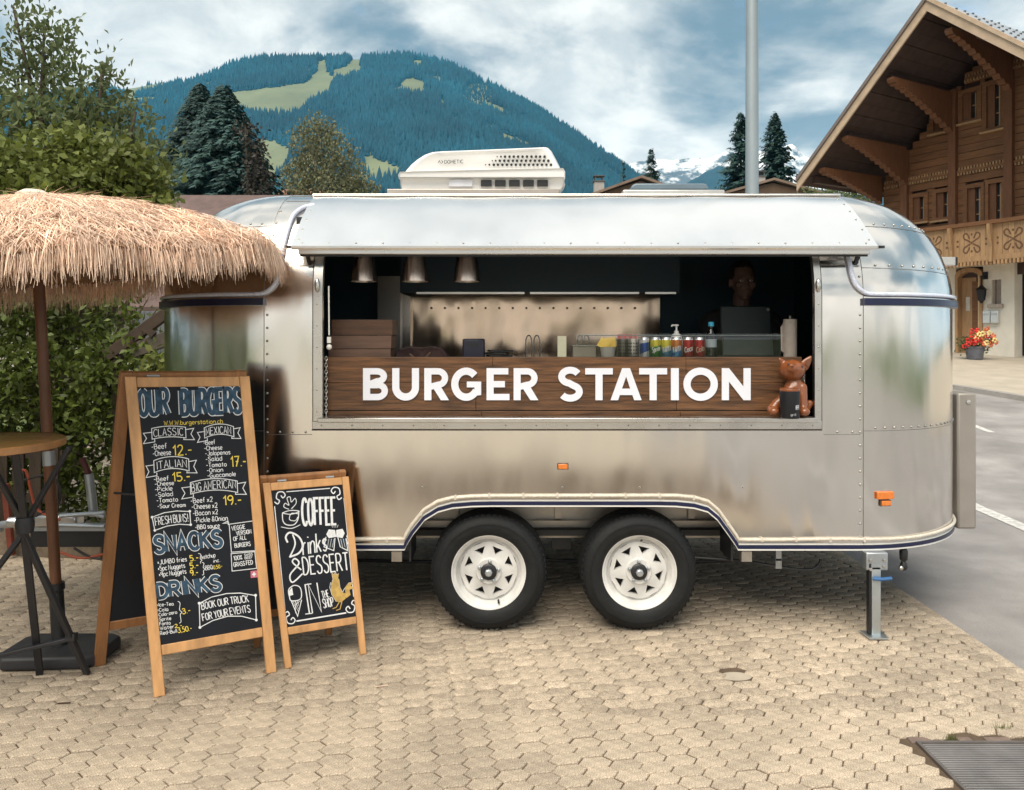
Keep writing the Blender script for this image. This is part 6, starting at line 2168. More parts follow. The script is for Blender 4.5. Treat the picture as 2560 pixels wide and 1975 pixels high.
# ears as fused fins
for base, tip, w in (((1905, 985), (1958, 912), 44), ((1752, 965), (1712, 925), 30)):
    for k in range(8):
        a = Vector(q(*base)).lerp(q(*tip), k / 7)
        r = w * (1 - (k / 7) ** 1.6 * .72) * u6
        mb.ball(a + Vector((0, .006, 0)), (r, .010, r * .95), 12, 8)
fuse('body', mb, m_fox, fig, .0045, 5)
e = q(1930, 955, -.002)
MB().prism([e + Vector((math.cos(a) * .011, -.008, math.sin(a) * .016 + .003 * math.cos(a))) for a in np.linspace(0, 2 * PI, 12)[:-1]], (0, .003, 0)).build('ear_hollow', M('terracotta_dark', (.16, .06, .03), .4), fig)
for x, y in ((1866, 985), (1775, 1000)):
    pass
c = q(1862, 986)
MB().ball((c.x, c.y - .040, c.z), (.0062, .004, .0062), 12, 8).build('eye', m_black, fig, smooth='all')
c = q(1762, 968)
MB().ball((c.x - .004, c.y - .046, c.z), (.005, .004, .0055), 12, 8).build('eye', m_black, fig, smooth='all')
c = q(1772, 976)
MB().ball((c.x, c.y - .071, c.z), (.007, .004, .005), 12, 8).build('nose', M('terracotta_dark'), fig, smooth='all')
# pot between its paws
pc = q(1748, 1370)
pt = thing('storage_pot', (pc.x, pc.y - .075, ZSL), 'black pot with brown rim held before the figurine', 'pot')
pc = Vector((pc.x, pc.y - .075, ZSL))
hp = q(0, 1168).z - ZSL
R0 = 76 * u6
MB().lathe([(.0, .001), (R0 * .92, .001), (R0 * .96, .006), (R0, hp)], tuple(pc), 28).build('pot', M('pot_black', (.007, .008, .012), .4), pt, smooth=True)
MB().lathe([(R0, hp), (R0 * 1.02, hp + .008), (R0 * .98, hp + .012), (R0 * .90, hp + .010), (R0 * .88, hp - .02), (.0, hp - .022)], tuple(pc), 28).build('rim', m_fox, pt, smooth=True)
MB().lathe([(R0 * .80, hp - .018), (R0 * .7, hp - .008), (.0, hp - .006)], tuple(pc), 20).build('filling', m_walnut, pt, smooth=True)
ink = Ink(lambda x, y: pc + Vector((R0 * 1.0 * math.sin(x / R0), -R0 * 1.0 * math.cos(x / R0), y)), lambda x, y: Vector((math.sin(x / R0), -math.cos(x / R0), 0)), .0006, .00002)
ink.stroke([(.012, .045), (.030, .047), (.030, .065), (.012, .063)], .002, True)
ink.text('BAR', (.0145, .050), (.028, .051), .010, .002, yd=1)
ink.text('grill', (-.012, .016), (.012, .017), .010, .0012, yd=1)
ink.build('pot_print', M('print_pale', (.55, .56, .60), .6, var=0), pt)

# =================================================================== PARASOL
random.seed(21)
PB_ = Vector((W(150, 0, 3.42).x, 3.42 - CAM_D, 0))
par = thing('parasol', tuple(PB_), 'straw thatched parasol on a brown pole left of the trailer', 'parasol')
lean = Vector((W(92, 0, 3.42).x - W(150, 0, 3.42).x, .0, W(92, 620, 3.42).z)) 
AXD = lean.normalized()
def pax(z): return PB_ + AXD * (z / AXD.z)
m_pole = M('pole_wood', (.145, .058, .024), .5, var=.3, scale=6, stretch=(6, 6, .6), coat=.1)
z1_, z2_ = W(0, 1162, 3.42).z, W(0, 1128, 3.42).z
MB().tube([pax(.33), pax(z1_)], .0235, 16).build('lower_pole', m_pole, par, smooth=True)
MB().tube([pax(z2_), pax(1.98)], .0235, 16).build('upper_pole', m_pole, par, smooth=True)
MB().tube([pax(z1_ - .002), pax(z2_ + .002)], [.026, .026], 16).build('pole_joint', m_galv, par, smooth=True)
MB().tube([pax(.055), pax(.08), pax(.30), pax(.305), pax(.335)], [.034, .030, .030, .036, .036], 16).build('base_socket', m_black, par, smooth=True)
bs = [G(22, 1640), G(62, 1668), G(100, 1670), G(262, 1640), G(290, 1622), G(290, 1592), G(130, 1580)]
cxb = PB_
bpts = [(-.215, -.11), (-.165, -.155), (.17, -.135), (.225, -.09), (.225, .10), (.17, .14), (-.17, .14), (-.215, .09)]
MB().prism([PB_ + Vector((x, y - .0, .003)) for x, y in bpts], (0, 0, .055)).build('base_slab', M('base_black', (.028, .028, .032), .55, var=.25, scale=14), par, bevel=.012)
# canopy: eight-sided, sagging between the ribs, thatched with straw
CR = 1.10
top = pax(2.06)
ax = (AXD + Vector((-.055, -.055, 0))).normalized()
ex = Vector((1, 0, 0)) - ax * ax.x
ex.normalize()
ey = ax.cross(ex)
NS = 8
A0 = math.radians(-8)
def canopy(r, a, lift=0.0):
    """r 0..1 from peak to edge, a angle"""
    seg = (a - A0) / (2 * PI / NS)
    f = seg - math.floor(seg)
    cosr = math.cos(PI / NS) / math.cos((f - .5) * 2 * PI / NS)
    rad = CR * r * (cosr * (1 - .25 * r) + .25 * r)
    sag = math.sin(PI * f) * .05 * r * r
    h = -.31 * (r ** .98) * 1.0 + .055 * math.sin(PI * r) - sag * .6 - .012
    return top + ex * (rad * math.cos(a)) + ey * (rad * math.sin(a)) + ax * (h + lift)
vs, fs = [], []
NR, NA = 10, 64
for i in range(NR + 1):
    for j in range(NA):
        vs.append(canopy(max(.01, i / NR) * .985, j * 2 * PI / NA, -.01))
for i in range(NR):
    for j in range(NA):
        fs.append((i * NA + j, i * NA + (j + 1) % NA, (i + 1) * NA + (j + 1) % NA, (i + 1) * NA + j))
MB().add(vs, fs).build('canopy', M('canopy_cloth', (.22, .12, .06), .9, var=.2), par, smooth='all')
for k in range(NS):
    a = A0 + k * 2 * PI / NS
    MB().tube([canopy(.06, a, -.03), canopy(.5, a, -.035), canopy(.96, a, -.025)], .009, 6).build('rib', m_pole, par, smooth=True)
lath('peak_cap', M('peak_cap', (.66, .60, .50), .7), par, [(.075, -.02), (.07, .012), (.04, .03), (.0, .034)], tuple(top + ax * .012))
m_straw = M('straw', (.74, .555, .43), .72, var=.22, scale=6, island=.36, trans=.12, spec=.3)
V, F = [], []
def straw(p, d, L, w, droop, n=3, nrm=None):
    """one bent straw blade"""
    d = d.normalized()
    side = d.cross(nrm if nrm is not None else ax).normalized()
    side = (side + Vector((random.uniform(-.5, .5), random.uniform(-.5, .5), random.uniform(-.5, .5)))).normalized()
    b = len(V)
    for k in range(n):
        t = k / (n - 1)
        q = p + d * (L * t) + Vector((0, 0, -droop * L * t * t))
        ww = w * (1 - .6 * t)
        V.append(q - side * ww / 2)
        V.append(q + side * ww / 2)
    for k in range(n - 1):
        F.append((b + 2 * k, b + 2 * k + 1, b + 2 * k + 3, b + 2 * k + 2))
layers = 11
for ly in range(layers):
    r0 = .02 + .90 * ly / (layers - 1)
    cnt = int(800 + 3700 * r0)
    for k in range(cnt):
        a = random.uniform(0, 2 * PI)
        r = max(.005, r0 + random.gauss(0, .012))
        r = min(r, .97)
        p0_, p1_ = canopy(r, a, .004), canopy(min(r + .12, 1.08), a + random.gauss(0, .10), .0)
        d = (p1_ - p0_)
        stray = random.random() < .16
        d = d.normalized() + Vector((random.gauss(0, .12), random.gauss(0, .12), random.gauss(.04, .06))) * (2.4 if stray else 1)
        straw(p0_ + ax * random.uniform(.008, .036), d - ax * .06, random.uniform(.07, .15), random.uniform(.002, .0044), random.uniform(.0, .10))
# hanging fringe
for k in range(13000):
    a = random.uniform(0, 2 * PI)
    p0_ = canopy(random.uniform(.93, .995), a, random.uniform(-.02, .016))
    out = (canopy(1.0, a) - canopy(.9, a)).normalized()
    d = out * random.uniform(.05, .40) + Vector((random.gauss(0, .14), random.gauss(0, .14), -random.uniform(.55, 1.0)))
    straw(p0_, d, random.uniform(.04, .105), random.uniform(.002, .0040), random.uniform(.1, .6))
me = bpy.data.meshes.new('thatch')
me.from_pydata([tuple(v) for v in V], [], F)
tag(link('thatch', me, m_straw, par), kind='stuff')

# =================================================================== BAR TABLE
tc_ = W(-52, 1098, 2.9)
tz = 1.045
tb = thing('bar_table', (tc_.x, tc_.y, 0), 'round wooden bar table on black folding legs at left edge', 'table')
TR_ = .285
m_table = M('table_wood', (.30, .155, .055), .32, var=.30, scale=3, stretch=(1, 8, 1), coat=.35, rvar=.06)
for k in range(7):          # boards of the round top
    y0 = -TR_ + k * 2 * TR_ / 7
    y1 = y0 + 2 * TR_ / 7 - .0015
    pts = []
    n = 10
    yy = [y0 + (y1 - y0) * i / n for i in range(n + 1)]
    right = [(math.sqrt(max(1e-6, TR_ ** 2 - y * y)), y) for y in yy]
    left = [(-x, y) for x, y in reversed(right)]
    R = Matrix.Rotation(.35, 3, 'Z')
    MB().prism([R @ Vector((x, y, 0)) + Vector((tc_.x, tc_.y, tz - .024)) for x, y in right + left], (0, 0, .022 + .0004 * (k % 2))).build('top_board', m_table, tb)
MB().lathe([(TR_ - .002, -.028), (TR_ + .003, -.026), (TR_ + .0035, -.003), (TR_ - .001, .0)], (tc_.x, tc_.y, tz), 64).build('rim', M('table_rim', (.34, .165, .06), .4, var=.3, scale=9), tb, smooth=True)
hub = W(62, 1312, 2.95)
fr, f2, f3 = G(218, 1686), Vector((tc_.x - .36, tc_.y + .02, 0)), Vector((tc_.x + .02, tc_.y + .34, 0))
m_leg = M('leg_black', (.018, .018, .022), .5, var=.2)
for f in (fr, f2, f3):
    u = (Vector((hub.x, hub.y, 0)) - Vector((f.x, f.y, 0))).normalized()
    tp = Vector((hub.x, hub.y, 0)) + u * .17
    MB().bar((f.x, f.y, .004), (hub.x + .02 * u.x, hub.y + .02 * u.y, hub.z), .028, .018).build('leg', m_leg, tb, bevel=.003)
    MB().bar((hub.x, hub.y, hub.z), (tp.x, tp.y, tz - .03), .026, .016).build('upper_leg', m_leg, tb, bevel=.003)
MB().lathe([(.0, -.03), (.03, -.03), (.034, 0), (.03, .03), (.0, .03)], tuple(hub), 14).build('hub', m_leg, tb, smooth=True)
l1 = Vector(fr).lerp(hub, .26)
MB().bar(l1, l1 + Vector((-.45, -.06, -.09)), .028, .016).build('brace', m_leg, tb, bevel=.003)
l2 = Vector(fr).lerp(hub, .27)
MB().box(l2, (.04, .03, .03)).build('brace_bolt', m_leg, tb, bevel=.003)

# =================================================================== MENU BOARDS
m_frame = M('frame_pine', (.56, .30, .125), .5, var=.22, scale=5, stretch=(5, 5, .8), bump=.2, bscale=14, island=.10)
m_frameD = M('frame_pine_dark', (.30, .135, .05), .5, var=.25, scale=5, stretch=(5, 5, .8), bump=.2)
m_board = M('chalkboard', (.0075, .0095, .015), .6, spec=.3, var=.35, scale=5, rvar=.12)
m_chalk = M('chalk_white', (.74, .75, .77), .9, var=.12, scale=60)
m_chalkY = M('chalk_yellow', (.78, .60, .10), .9, var=.15, scale=60)
m_chalkB = M('chalk_blue', (.032, .070, .115), .9, var=.6, scale=35)
m_chalkG = M('chalk_gold', (.50, .33, .10), .9, var=.25, scale=40)
def aboard(name, label, FL, FR, TL, TR, RL, bw, inner_v0, inner_v1, th=.022):
    t = thing(name, ((FL.x + FR.x) / 2, (FL.y + FR.y) / 2 + .12, 0), label, 'menu board', 'folding chalk menu boards')
    ux = (FR - FL).normalized()
    nrm = (FR - FL).cross(TL - FL).normalized()
    if nrm.y > 0: nrm = -nrm
    # make the four corners planar
    pl = Plane(FL, nrm)
    def at(u, v, off=0.0):
        a, b = FL.lerp(TL, v), FR.lerp(TR, v)
        p = a.lerp(b, u)
        p = p - nrm * (p - FL).dot(nrm)
        return p + nrm * off
    Wd = (FR - FL).length
    w = bw / Wd
    def quad(u0, v0, u1, v1, o0, o1): return [at(u0, v0, o0), at(u1, v0, o0), at(u1, v1, o0), at(u0, v1, o0)], nrm * (o1 - o0)
    MB().prism(*quad(0, 0, w, 1, -th, 0)).build('stile', m_frame, t, bevel=.003)
    MB().prism(*quad(1 - w, 0, 1, 1, -th, 0)).build('stile', m_frame, t, bevel=.003)
    MB().prism(*quad(w + .002, inner_v1, 1 - w - .002, .998, -th, -.0015)).build('top_rail', m_frame, t, bevel=.003)
    hb = (inner_v0[1] - inner_v0[0])
    MB().prism(*quad(w + .002, inner_v0[0], 1 - w - .002, inner_v0[1], -th, -.0015)).build('bottom_rail', m_frame, t, bevel=.003)
    bd = MB().prism(*quad(w - .003, inner_v0[1] - .003, 1 - w + .003, inner_v1 + .003, -.016, -.0065)).build('chalk_panel', m_board, t)
    for u in (.5,):
        pass
    # rear frame
    RR = FR + (RL - FL)
    dep = (RL - FL)
    off = Vector((0, 0, 0))
    n2 = Vector((dep.x, dep.y, .25)).normalized()
    def rat(u, v, o=0.0):
        a, b = RL.lerp(TL + n2 * .03, v), RR.lerp(TR + n2 * .03, v)
        return a.lerp(b, u) + n2 * o
    def rq(u0, v0, u1, v1, o0, o1): return [rat(u0, v0, o0), rat(u1, v0, o0), rat(u1, v1, o0), rat(u0, v1, o0)], n2 * (o1 - o0)
    MB().prism(*rq(0, 0, w, 1, 0, th)).build('rear_stile', m_frameD, t, bevel=.003)
    MB().prism(*rq(1 - w, 0, 1, 1, 0, th)).build('rear_stile', m_frameD, t, bevel=.003)
    MB().prism(*rq(w + .002, inner_v0[0], 1 - w - .002, inner_v0[1], 0.001, th)).build('rear_rail', m_frameD, t, bevel=.003)
    MB().prism(*rq(w + .002, .93, 1 - w - .002, .998, 0.001, th)).build('rear_rail', m_frameD, t, bevel=.003)
    MB().prism(*rq(w - .003, inner_v0[1] - .003, 1 - w + .003, .933, .006, .014)).build('rear_panel', m_board, t)
    for u in (.22, .78):
        MB().tube([at(u - .05, 1.0, -.02) + Vector((0, 0, .004)), at(u + .05, 1.0, -.02) + Vector((0, 0, .004))], .006, 8).build('hinge', m_galv, t)
    MB().tube([at(.03, .62, -.02), rat(.03, .60, .0)], .005, 6).build('stay_strap', m_black, t)
    face = Plane(at(.5, .5, -.0065), nrm)
    return t, bd, face, nrm
FL, FR = Vector((-1.43, 3.036 - CAM_D, 0)), Vector((-1.012, 3.271 - CAM_D, 0))
TL, TR = W(311, 941, 3.18), W(627, 938, 3.40)
RL = Vector((-1.82, 3.318 - CAM_D, 0))
big, bigp, bf, bn_ = aboard('menu_board', 'tall wooden folding chalkboard with the burger menu and prices', FL, FR, TL, TR, RL, .042, (.120, .151), .965)
zA = lambda x, y: (280 + x * .31136, 900 + y * .31136)
zB = lambda x, y: (280 + x * .31136, 1300 + y * .31136)
class Chalk:
    """chalk writing on a panel: every word and drawing is a piece of its own"""
    LIFT = {'o': .0006, 'b': .0016, 'w': .0024, 'W': .0010, 'y': .0024, 'g': .0020}
    NAME = {'o': 'chalk_outline', 'b': 'blue_filling', 'w': 'chalk_word', 'W': 'chalk_drawing', 'y': 'yellow_word', 'g': 'gold_drawing'}
    def __init__(self, face, nrm, parent):
        self.face, self.nrm, self.parent, self.n = face, nrm, parent, 0
        self.cur = None
    def ink(self, c):
        if self.cur:
            return self.cur[0]
        self.n += 1
        return Ink(lambda x, y: self.face.hit(x, y), self.nrm, self.LIFT[c] + .000004 * self.n, .000006)
    def fin(self, k, c):
        if self.cur:
            return
        k.build(self.NAME[c], {'o': m_chalk, 'b': m_chalkB, 'w': m_chalk, 'W': m_chalk, 'y': m_chalkY, 'g': m_chalkG}[c], self.parent)
    def open(self, c): self.cur = (self.ink(c), c)
    def close(self):
        k, c = self.cur
        self.cur = None
        self.fin(k, c)
    def t(self, z, s, x0, y0, x1, y1, h, w=5, c='w', **k):
        i = self.ink(c)
        i.text(s, z(x0, y0), z(x1, y1), h * .31136, w * (.84 if c in 'wy' else 1) * .31136, **k)
        self.fin(i, c)
    def l(self, z, pts, w=6, c='w', closed=False, smooth=False):
        P = [z(*p) for p in pts]
        if smooth:
            P = [(q.x, q.y) for q in catmull([(a, b, 0) for a, b in P], 5, closed)]
        i = self.ink(c)
        i.stroke(P, w * .31136, closed)
        self.fin(i, c)
    def p(self, z, pts, c='w'):
        i = self.ink(c)
        i.poly([z(*q) for q in pts])
        self.fin(i, c)
    def fat(self, z, s, x0, y0, x1, y1, h, w, edge):
        """outlined display letters: white outline with blue chalk filling"""
        self.t(z, s, x0, y0, x1, y1, h, w + 2 * edge, 'o')
        self.t(z, s, x0, y0, x1, y1, h, w, 'b')
C = Chalk(bf, bn_, bigp)
C.fat(zA, 'OUR', 225, 445, 455, 432, 200, 34, 7)
C.fat(zA, 'BURGERS', 560, 438, 1035, 418, 192, 34, 7)
C.t(zA, 'W.W.W.burgerstation.ch', 418, 524, 888, 508, 34, 5, 'y')
def banner(x0, y0, x1, y1, h, arch, tail):
    """ribbon banner: curved band with folded tails"""
    n = 10
    top_, bot = [], []
    for i in range(n + 1):
        f = i / n
        x = x0 + (x1 - x0) * f
        y = y0 + (y1 - y0) * f - arch * 4 * f * (1 - f)
        top_.append((x, y))
        bot.append((x + 4, y + h))
    C.l(zA, top_ + bot[::-1], 6, 'W', True)
    C.l(zA, [(x0 + 6, y0 + h * .35), (x0 - tail, y0 + h * .45), (x0 - tail * .62, y0 + h * .92), (x0 - tail, y0 + h * 1.42), (x0 + 26, y0 + h * 1.25), (x0 + 24, y0 + h)], 6, 'W')
    C.l(zA, [(x1, y1 + h * .22), (x1 + tail, y1 + h * .10), (x1 + tail * .66, y1 + h * .62), (x1 + tail + 6, y1 + h * 1.16), (x1 - 14, y1 + h * 1.15), (x1 - 12, y1 + h)], 6, 'W')
banner(318, 550, 590, 540, 86, 14, 66)
C.t(zA, 'CLASSIC', 335, 618, 570, 606, 58, 6, arch=.12)
banner(740, 545, 975, 535, 82, 26, 54)
C.t(zA, 'MEXICAN', 755, 606, 955, 594, 56, 6, arch=.16)
banner(335, 808, 615, 795, 96, 26, 62)
C.t(zA, 'ITALIAN', 358, 880, 600, 862, 60, 6, arch=.16)
banner(628, 985, 1005, 972, 92, 26, 68)
C.t(zA, 'BIG AMERICAN', 640, 1062, 995, 1030, 66, 6, arch=.16)
for s, x0, y0, x1, y1, h in (('-Beef', 318, 718, 440, 708, 40), ('-Cheese', 328, 772, 472, 760, 40), ('-Beef', 735, 682, 828, 674, 34), ('-Cheese', 740, 726, 884, 718, 34), ('-Jalapenos', 748, 768, 948, 756, 34), ('-Salad', 752, 814, 882, 806, 34),
                             ('-Tomato', 756, 862, 918, 852, 34), ('-Onion', 762, 904, 890, 896, 34), ('-Guacamole', 766, 946, 992, 930, 34), ('-Beef', 336, 976, 455, 966, 36), ('-Cheese', 344, 1012, 496, 1002, 32), ('-Pickle', 345, 1056, 484, 1046, 34),
                             ('-Salad', 350, 1100, 488, 1090, 34), ('-Tomato', 358, 1146, 528, 1134, 34), ('-Sour Cream', 366, 1190, 590, 1178, 32), ('-Beef x2', 632, 1150, 808, 1136, 38), ('-Cheese x2', 640, 1198, 846, 1184, 38),
                             ('-Bacon x2', 650, 1250, 850, 1236, 38), ('-Pickle &Onion', 660, 1306, 928, 1286, 38), ('-BBQ sauce', 668, 1360, 864, 1344, 34)):
    C.t(zA, s, x0, y0, x1, y1, h, 6)
for s, x0, y0, x1, y1, h in (('12.-', 490, 768, 640, 758, 80), ('17.-', 955, 858, 1075, 850, 80), ('15.-', 486, 976, 626, 966, 68), ('19.-', 895, 1166, 1038, 1156, 72)):
    C.t(zA, s, x0, y0, x1, y1, h, 11, 'y')
C.l(zA, [(322, 1262), (420, 1226), (520, 1212), (624, 1216), (632, 1324), (540, 1318), (440, 1334), (344, 1368)], 7, 'W', True)
for p in ((322, 1262), (624, 1214), (632, 1322), (344, 1368)):
    C.p(zA, [(p[0] + 11 * math.cos(a), p[1] + 11 * math.sin(a)) for a in np.linspace(0, 2 * PI, 9)[:-1]], 'W')
C.t(zA, 'FRESH BUNS!', 350, 1330, 612, 1296, 62, 7, arch=.08)
C.fat(zB, 'SNACKS', 350, 262, 880, 210, 128, 30, 6)
C.fat(zB, 'DRINKS', 372, 628, 872, 560, 112, 28, 6)
C.t(zB, '#JUMBO fries', 366, 358, 600, 330, 36, 6)
C.t(zB, '#5pc Nuggets', 370, 408, 586, 382, 36, 6)
C.t(zB, '#9pc Nuggets', 378, 456, 596, 428, 36, 6)
C.t(zB, '5.-', 626, 330, 694, 322, 44, 9, 'y')
C.t(zB, '5.-', 626, 390, 694, 382, 44, 9, 'y')
C.t(zB, '9.-', 630, 448, 692, 440, 44, 9, 'y')
C.l(zB, [(692, 268), (712, 276), (708, 310), (722, 322), (710, 336), (712, 350)], 5, 'W', smooth=True)
C.l(zB, [(722, 340), (738, 348), (732, 380), (746, 394), (734, 408), (736, 436), (722, 442)], 5, 'W', smooth=True)
C.t(zB, 'ketchup', 722, 314, 830, 296, 34, 5)
C.t(zB, 'inc.', 814, 342, 866, 334, 26, 5)
C.t(zB, 'BBQ', 752, 402, 808, 392, 34, 5)
C.t(zB, '0,50.-', 816, 394, 886, 382, 28, 5, 'y')
C.l(zB, [(940, 34), (1140, 6), (1150, 246), (958, 258)], 6, 'W', True)
C.l(zB, [(940, 22), (890, 28), (930, 8), (934, 40)], 8, 'W')
C.l(zB, [(1136, -20), (1142, 10), (1166, 390)], 6, 'W')
for s, x0, y0, x1, y1 in (('VEGGIE', 962, 84, 1070, 68), ('VERSION', 1000, 124, 1118, 106), ('OF ALL', 976, 168, 1080, 154), ('BURGERS', 986, 222, 1112, 206)):
    C.t(zB, s, x0, y0, x1, y1, 32, 6)
C.l(zB, [(956, 270), (1146, 254), (1160, 388), (964, 410)], 6, 'W', True)
C.t(zB, '100%', 978, 324, 1044, 314, 34, 6)
C.t(zB, 'SWISS', 1062, 290, 1128, 282, 18, 4)
C.t(zB, 'BEEF', 1066, 314, 1128, 306, 18, 4)
C.t(zB, 'GRASS FED', 978, 376, 1130, 354, 34, 6)
C.t(zB, '#Ice-Tea', 358, 694, 494, 684, 26, 5)
C.t(zB, '#Cola', 362, 736, 452, 728, 26, 5)
C.t(zB, '#Cola-zero', 364, 776, 522, 750, 26, 5)
C.t(zB, '#Sprite', 366, 812, 474, 800, 26, 5)
C.t(zB, '#Fanta', 368, 848, 470, 836, 26, 5)
C.t(zB, '#Water', 370, 886, 498, 866, 28, 5)
C.t(zB, '#Red-Bull', 372, 926, 522, 902, 28, 5)
C.l(zB, [(528, 652), (546, 668), (542, 720), (562, 740), (548, 758), (554, 814), (540, 828)], 5, 'W', smooth=True)
C.t(zB, '3.-', 566, 754, 630, 744, 42, 8, 'y')
C.t(zB, '2.-', 504, 866, 562, 858, 28, 6, 'y')
C.t(zB, '3,50.-', 532, 904, 642, 886, 40, 7, 'y')
C.l(zB, [(700, 670), (800, 618), (920, 590), (1030, 586), (1152, 606), (1158, 802), (1040, 772), (930, 772), (810, 806), (706, 862)], 7, 'W', True)
for p in ((700, 668), (1152, 604), (1158, 802), (706, 862)):
    C.p(zB, [(p[0] + 12 * math.cos(a), p[1] + 12 * math.sin(a)) for a in np.linspace(0, 2 * PI, 9)[:-1]], 'W')
C.t(zB, 'BOOK OUR TRUCK', 722, 720, 1098, 658, 56, 8, arch=.12)
C.t(zB, 'FOR YOUR EVENTS', 730, 810, 1112, 738, 56, 8, arch=.12)
fl = Ink(lambda x, y: bf.hit(x, y), bn_, .0012, .0004)
fl.poly([zB(1112, 410), zB(1168, 404), (zB(1168, 460)), zB(1114, 466)])
fl.build('flag_patch', M('chalk_pink', (.55, .16, .22), .9), bigp)
fl = Ink(lambda x, y: bf.hit(x, y), bn_, .0022, .0001)
fl.stroke([zB(1139, 418), zB(1141, 454)], 3.4)
fl.stroke([zB(1124, 437), zB(1156, 434)], 3.4)
fl.build('flag_cross', m_chalk, bigp)

FL, FR = Vector((-.985, 3.30 - CAM_D, 0)), Vector((-.660, 3.456 - CAM_D, 0))
TL, TR = W(657, 1208, 3.385), W(873, 1191, 3.545)
RL = FL + Vector((-.21, .22, 0))
sm, smp, sf, sn_ = aboard('menu_board', 'short wooden folding chalkboard advertising coffee, drinks and dessert', FL, FR, TL, TR, RL, .030, (.172, .212), .955, th=.018)
D = Chalk(sf, sn_, smp)
D.l(zA, [(1400, 1058), (1750, 1030)], 7, 'W')
D.l(zA, [(1305, 1175), (1390, 2010)], 7, 'W')
D.l(zA, [(1862, 1110), (1940, 1900)], 7, 'W')
D.l(zB, [(1480, 812), (1880, 745)], 11, 'W')
for z, cx, cy, sx_, sy_ in ((zA, 1350, 1105, 1, 1), (zA, 1800, 1070, -1, 1), (zB, 1430, 785, 1, -1), (zB, 1918, 695, -1, -1)):
    D.l(z, [(cx - 46 * sx_, cy + 34 * sy_), (cx - 20 * sx_, cy + 50 * sy_), (cx - 6 * sx_, cy + 24 * sy_), (cx - 30 * sx_, cy + 4 * sy_), (cx - 20 * sx_, cy - 40 * sy_), (cx + 20 * sx_, cy - 46 * sy_), (cx + 40 * sx_, cy - 20 * sy_), (cx + 22 * sx_, cy + 2 * sy_), (cx + 6 * sx_, cy - 18 * sy_)], 9, 'W', smooth=True)
D.t(zA, 'COFFEE', 1530, 1328, 1800, 1318, 215, 22)
D.l(zA, [(1368, 1232), (1372, 1290), (1400, 1322), (1460, 1322), (1492, 1280), (1500, 1215)], 8, 'W', smooth=True)
D.l(zA, [(1366, 1228), (1430, 1208), (1502, 1214), (1440, 1238), (1366, 1230)], 7, 'W', smooth=True)
D.l(zA, [(1495, 1235), (1440, 1232), (1425, 1280), (1470, 1290), (1492, 1260)], 6, 'W', smooth=True)
D.l(zA, [(1358, 1340), (1440, 1352), (1512, 1322)], 6, 'W', smooth=True)
D.l(zA, [(1420, 1198), (1380, 1180), (1390, 1150), (1420, 1165), (1405, 1110), (1430, 1100), (1440, 1140), (1470, 1110), (1478, 1150), (1440, 1195)], 6, 'W', smooth=True)
D.l(zA, [(1410, 1466), (1395, 1420), (1430, 1385), (1500, 1420), (1530, 1490), (1500, 1550), (1430, 1580)], 15, 'W', smooth=True)
D.l(zA, [(1450, 1400), (1470, 1480), (1425, 1585)], 12, 'W', smooth=True)
D.t(zA, 'rinks', 1535, 1565, 1725, 1530, 150, 13, lean=.12)
D.p(zA, [(1720, 1400), (1740, 1360), (1790, 1365), (1800, 1420), (1740, 1430)], 'W')
D.p(zA, [(1800, 1420), (1800, 1365), (1850, 1355), (1868, 1390), (1850, 1430)], 'W')
for x0, x1, sl in ((1718, 1790, -16), (1812, 1880, 20)):
    D.l(zA, [(x0, 1420), (x0 + sl, 1500), (x1 + sl * .6, 1530), (x1, 1430)], 7, 'W')
    for k in range(3):
        xx = x0 + 16 + k * 20
        D.l(zA, [(xx, 1435), (xx + sl * .8, 1505)], 7, 'b')
        D.l(zA, [(xx + 8, 1435), (xx + 8 + sl * .8, 1505)], 3, 'W')
D.l(zA, [(1718, 1430), (1702, 1450), (1704, 1490)], 7, 'W', smooth=True)
D.l(zA, [(1882, 1410), (1894, 1440), (1890, 1480)], 7, 'W', smooth=True)
for k in range(4):
    D.l(zA, [(1772 + k * 12, 1345), (1762 + k * 18, 1322)], 3, 'W')
D.l(zB, [(1520, 400), (1450, 340), (1470, 310), (1500, 350), (1430, 440), (1450, 500), (1530, 430)], 12, 'W', smooth=True)
D.t(zB, 'DESSERT', 1540, 440, 1905, 400, 140, 13)
D.t(zB, 'IN', 1570, 752, 1680, 735, 235, 12)
D.l(zB, [(1545, 520), (1600, 512)], 8, 'W')
D.l(zB, [(1552, 755), (1610, 748)], 8, 'W')
D.t(zB, 'THE', 1690, 628, 1745, 615, 56, 7)
D.t(zB, 'SHOP', 1700, 706, 1782, 690, 72, 8)
D.l(zB, [(1425, 618), (1418, 560), (1460, 525), (1508, 540), (1522, 600), (1505, 640), (1440, 648)], 8, 'W', True, True)
D.p(zB, [(1425, 610), (1420, 570), (1445, 540), (1455, 600)], 'W')
D.l(zB, [(1440, 650), (1490, 772), (1522, 640)], 8, 'W')
for k in range(3):
    D.l(zB, [(1450 + k * 22, 650 + k * 2), (1500 - k * 2, 740 - k * 26)], 3, 'W')
    D.l(zB, [(1510 - k * 20, 650), (1462 + k * 6, 690 + k * 30)], 3, 'W')
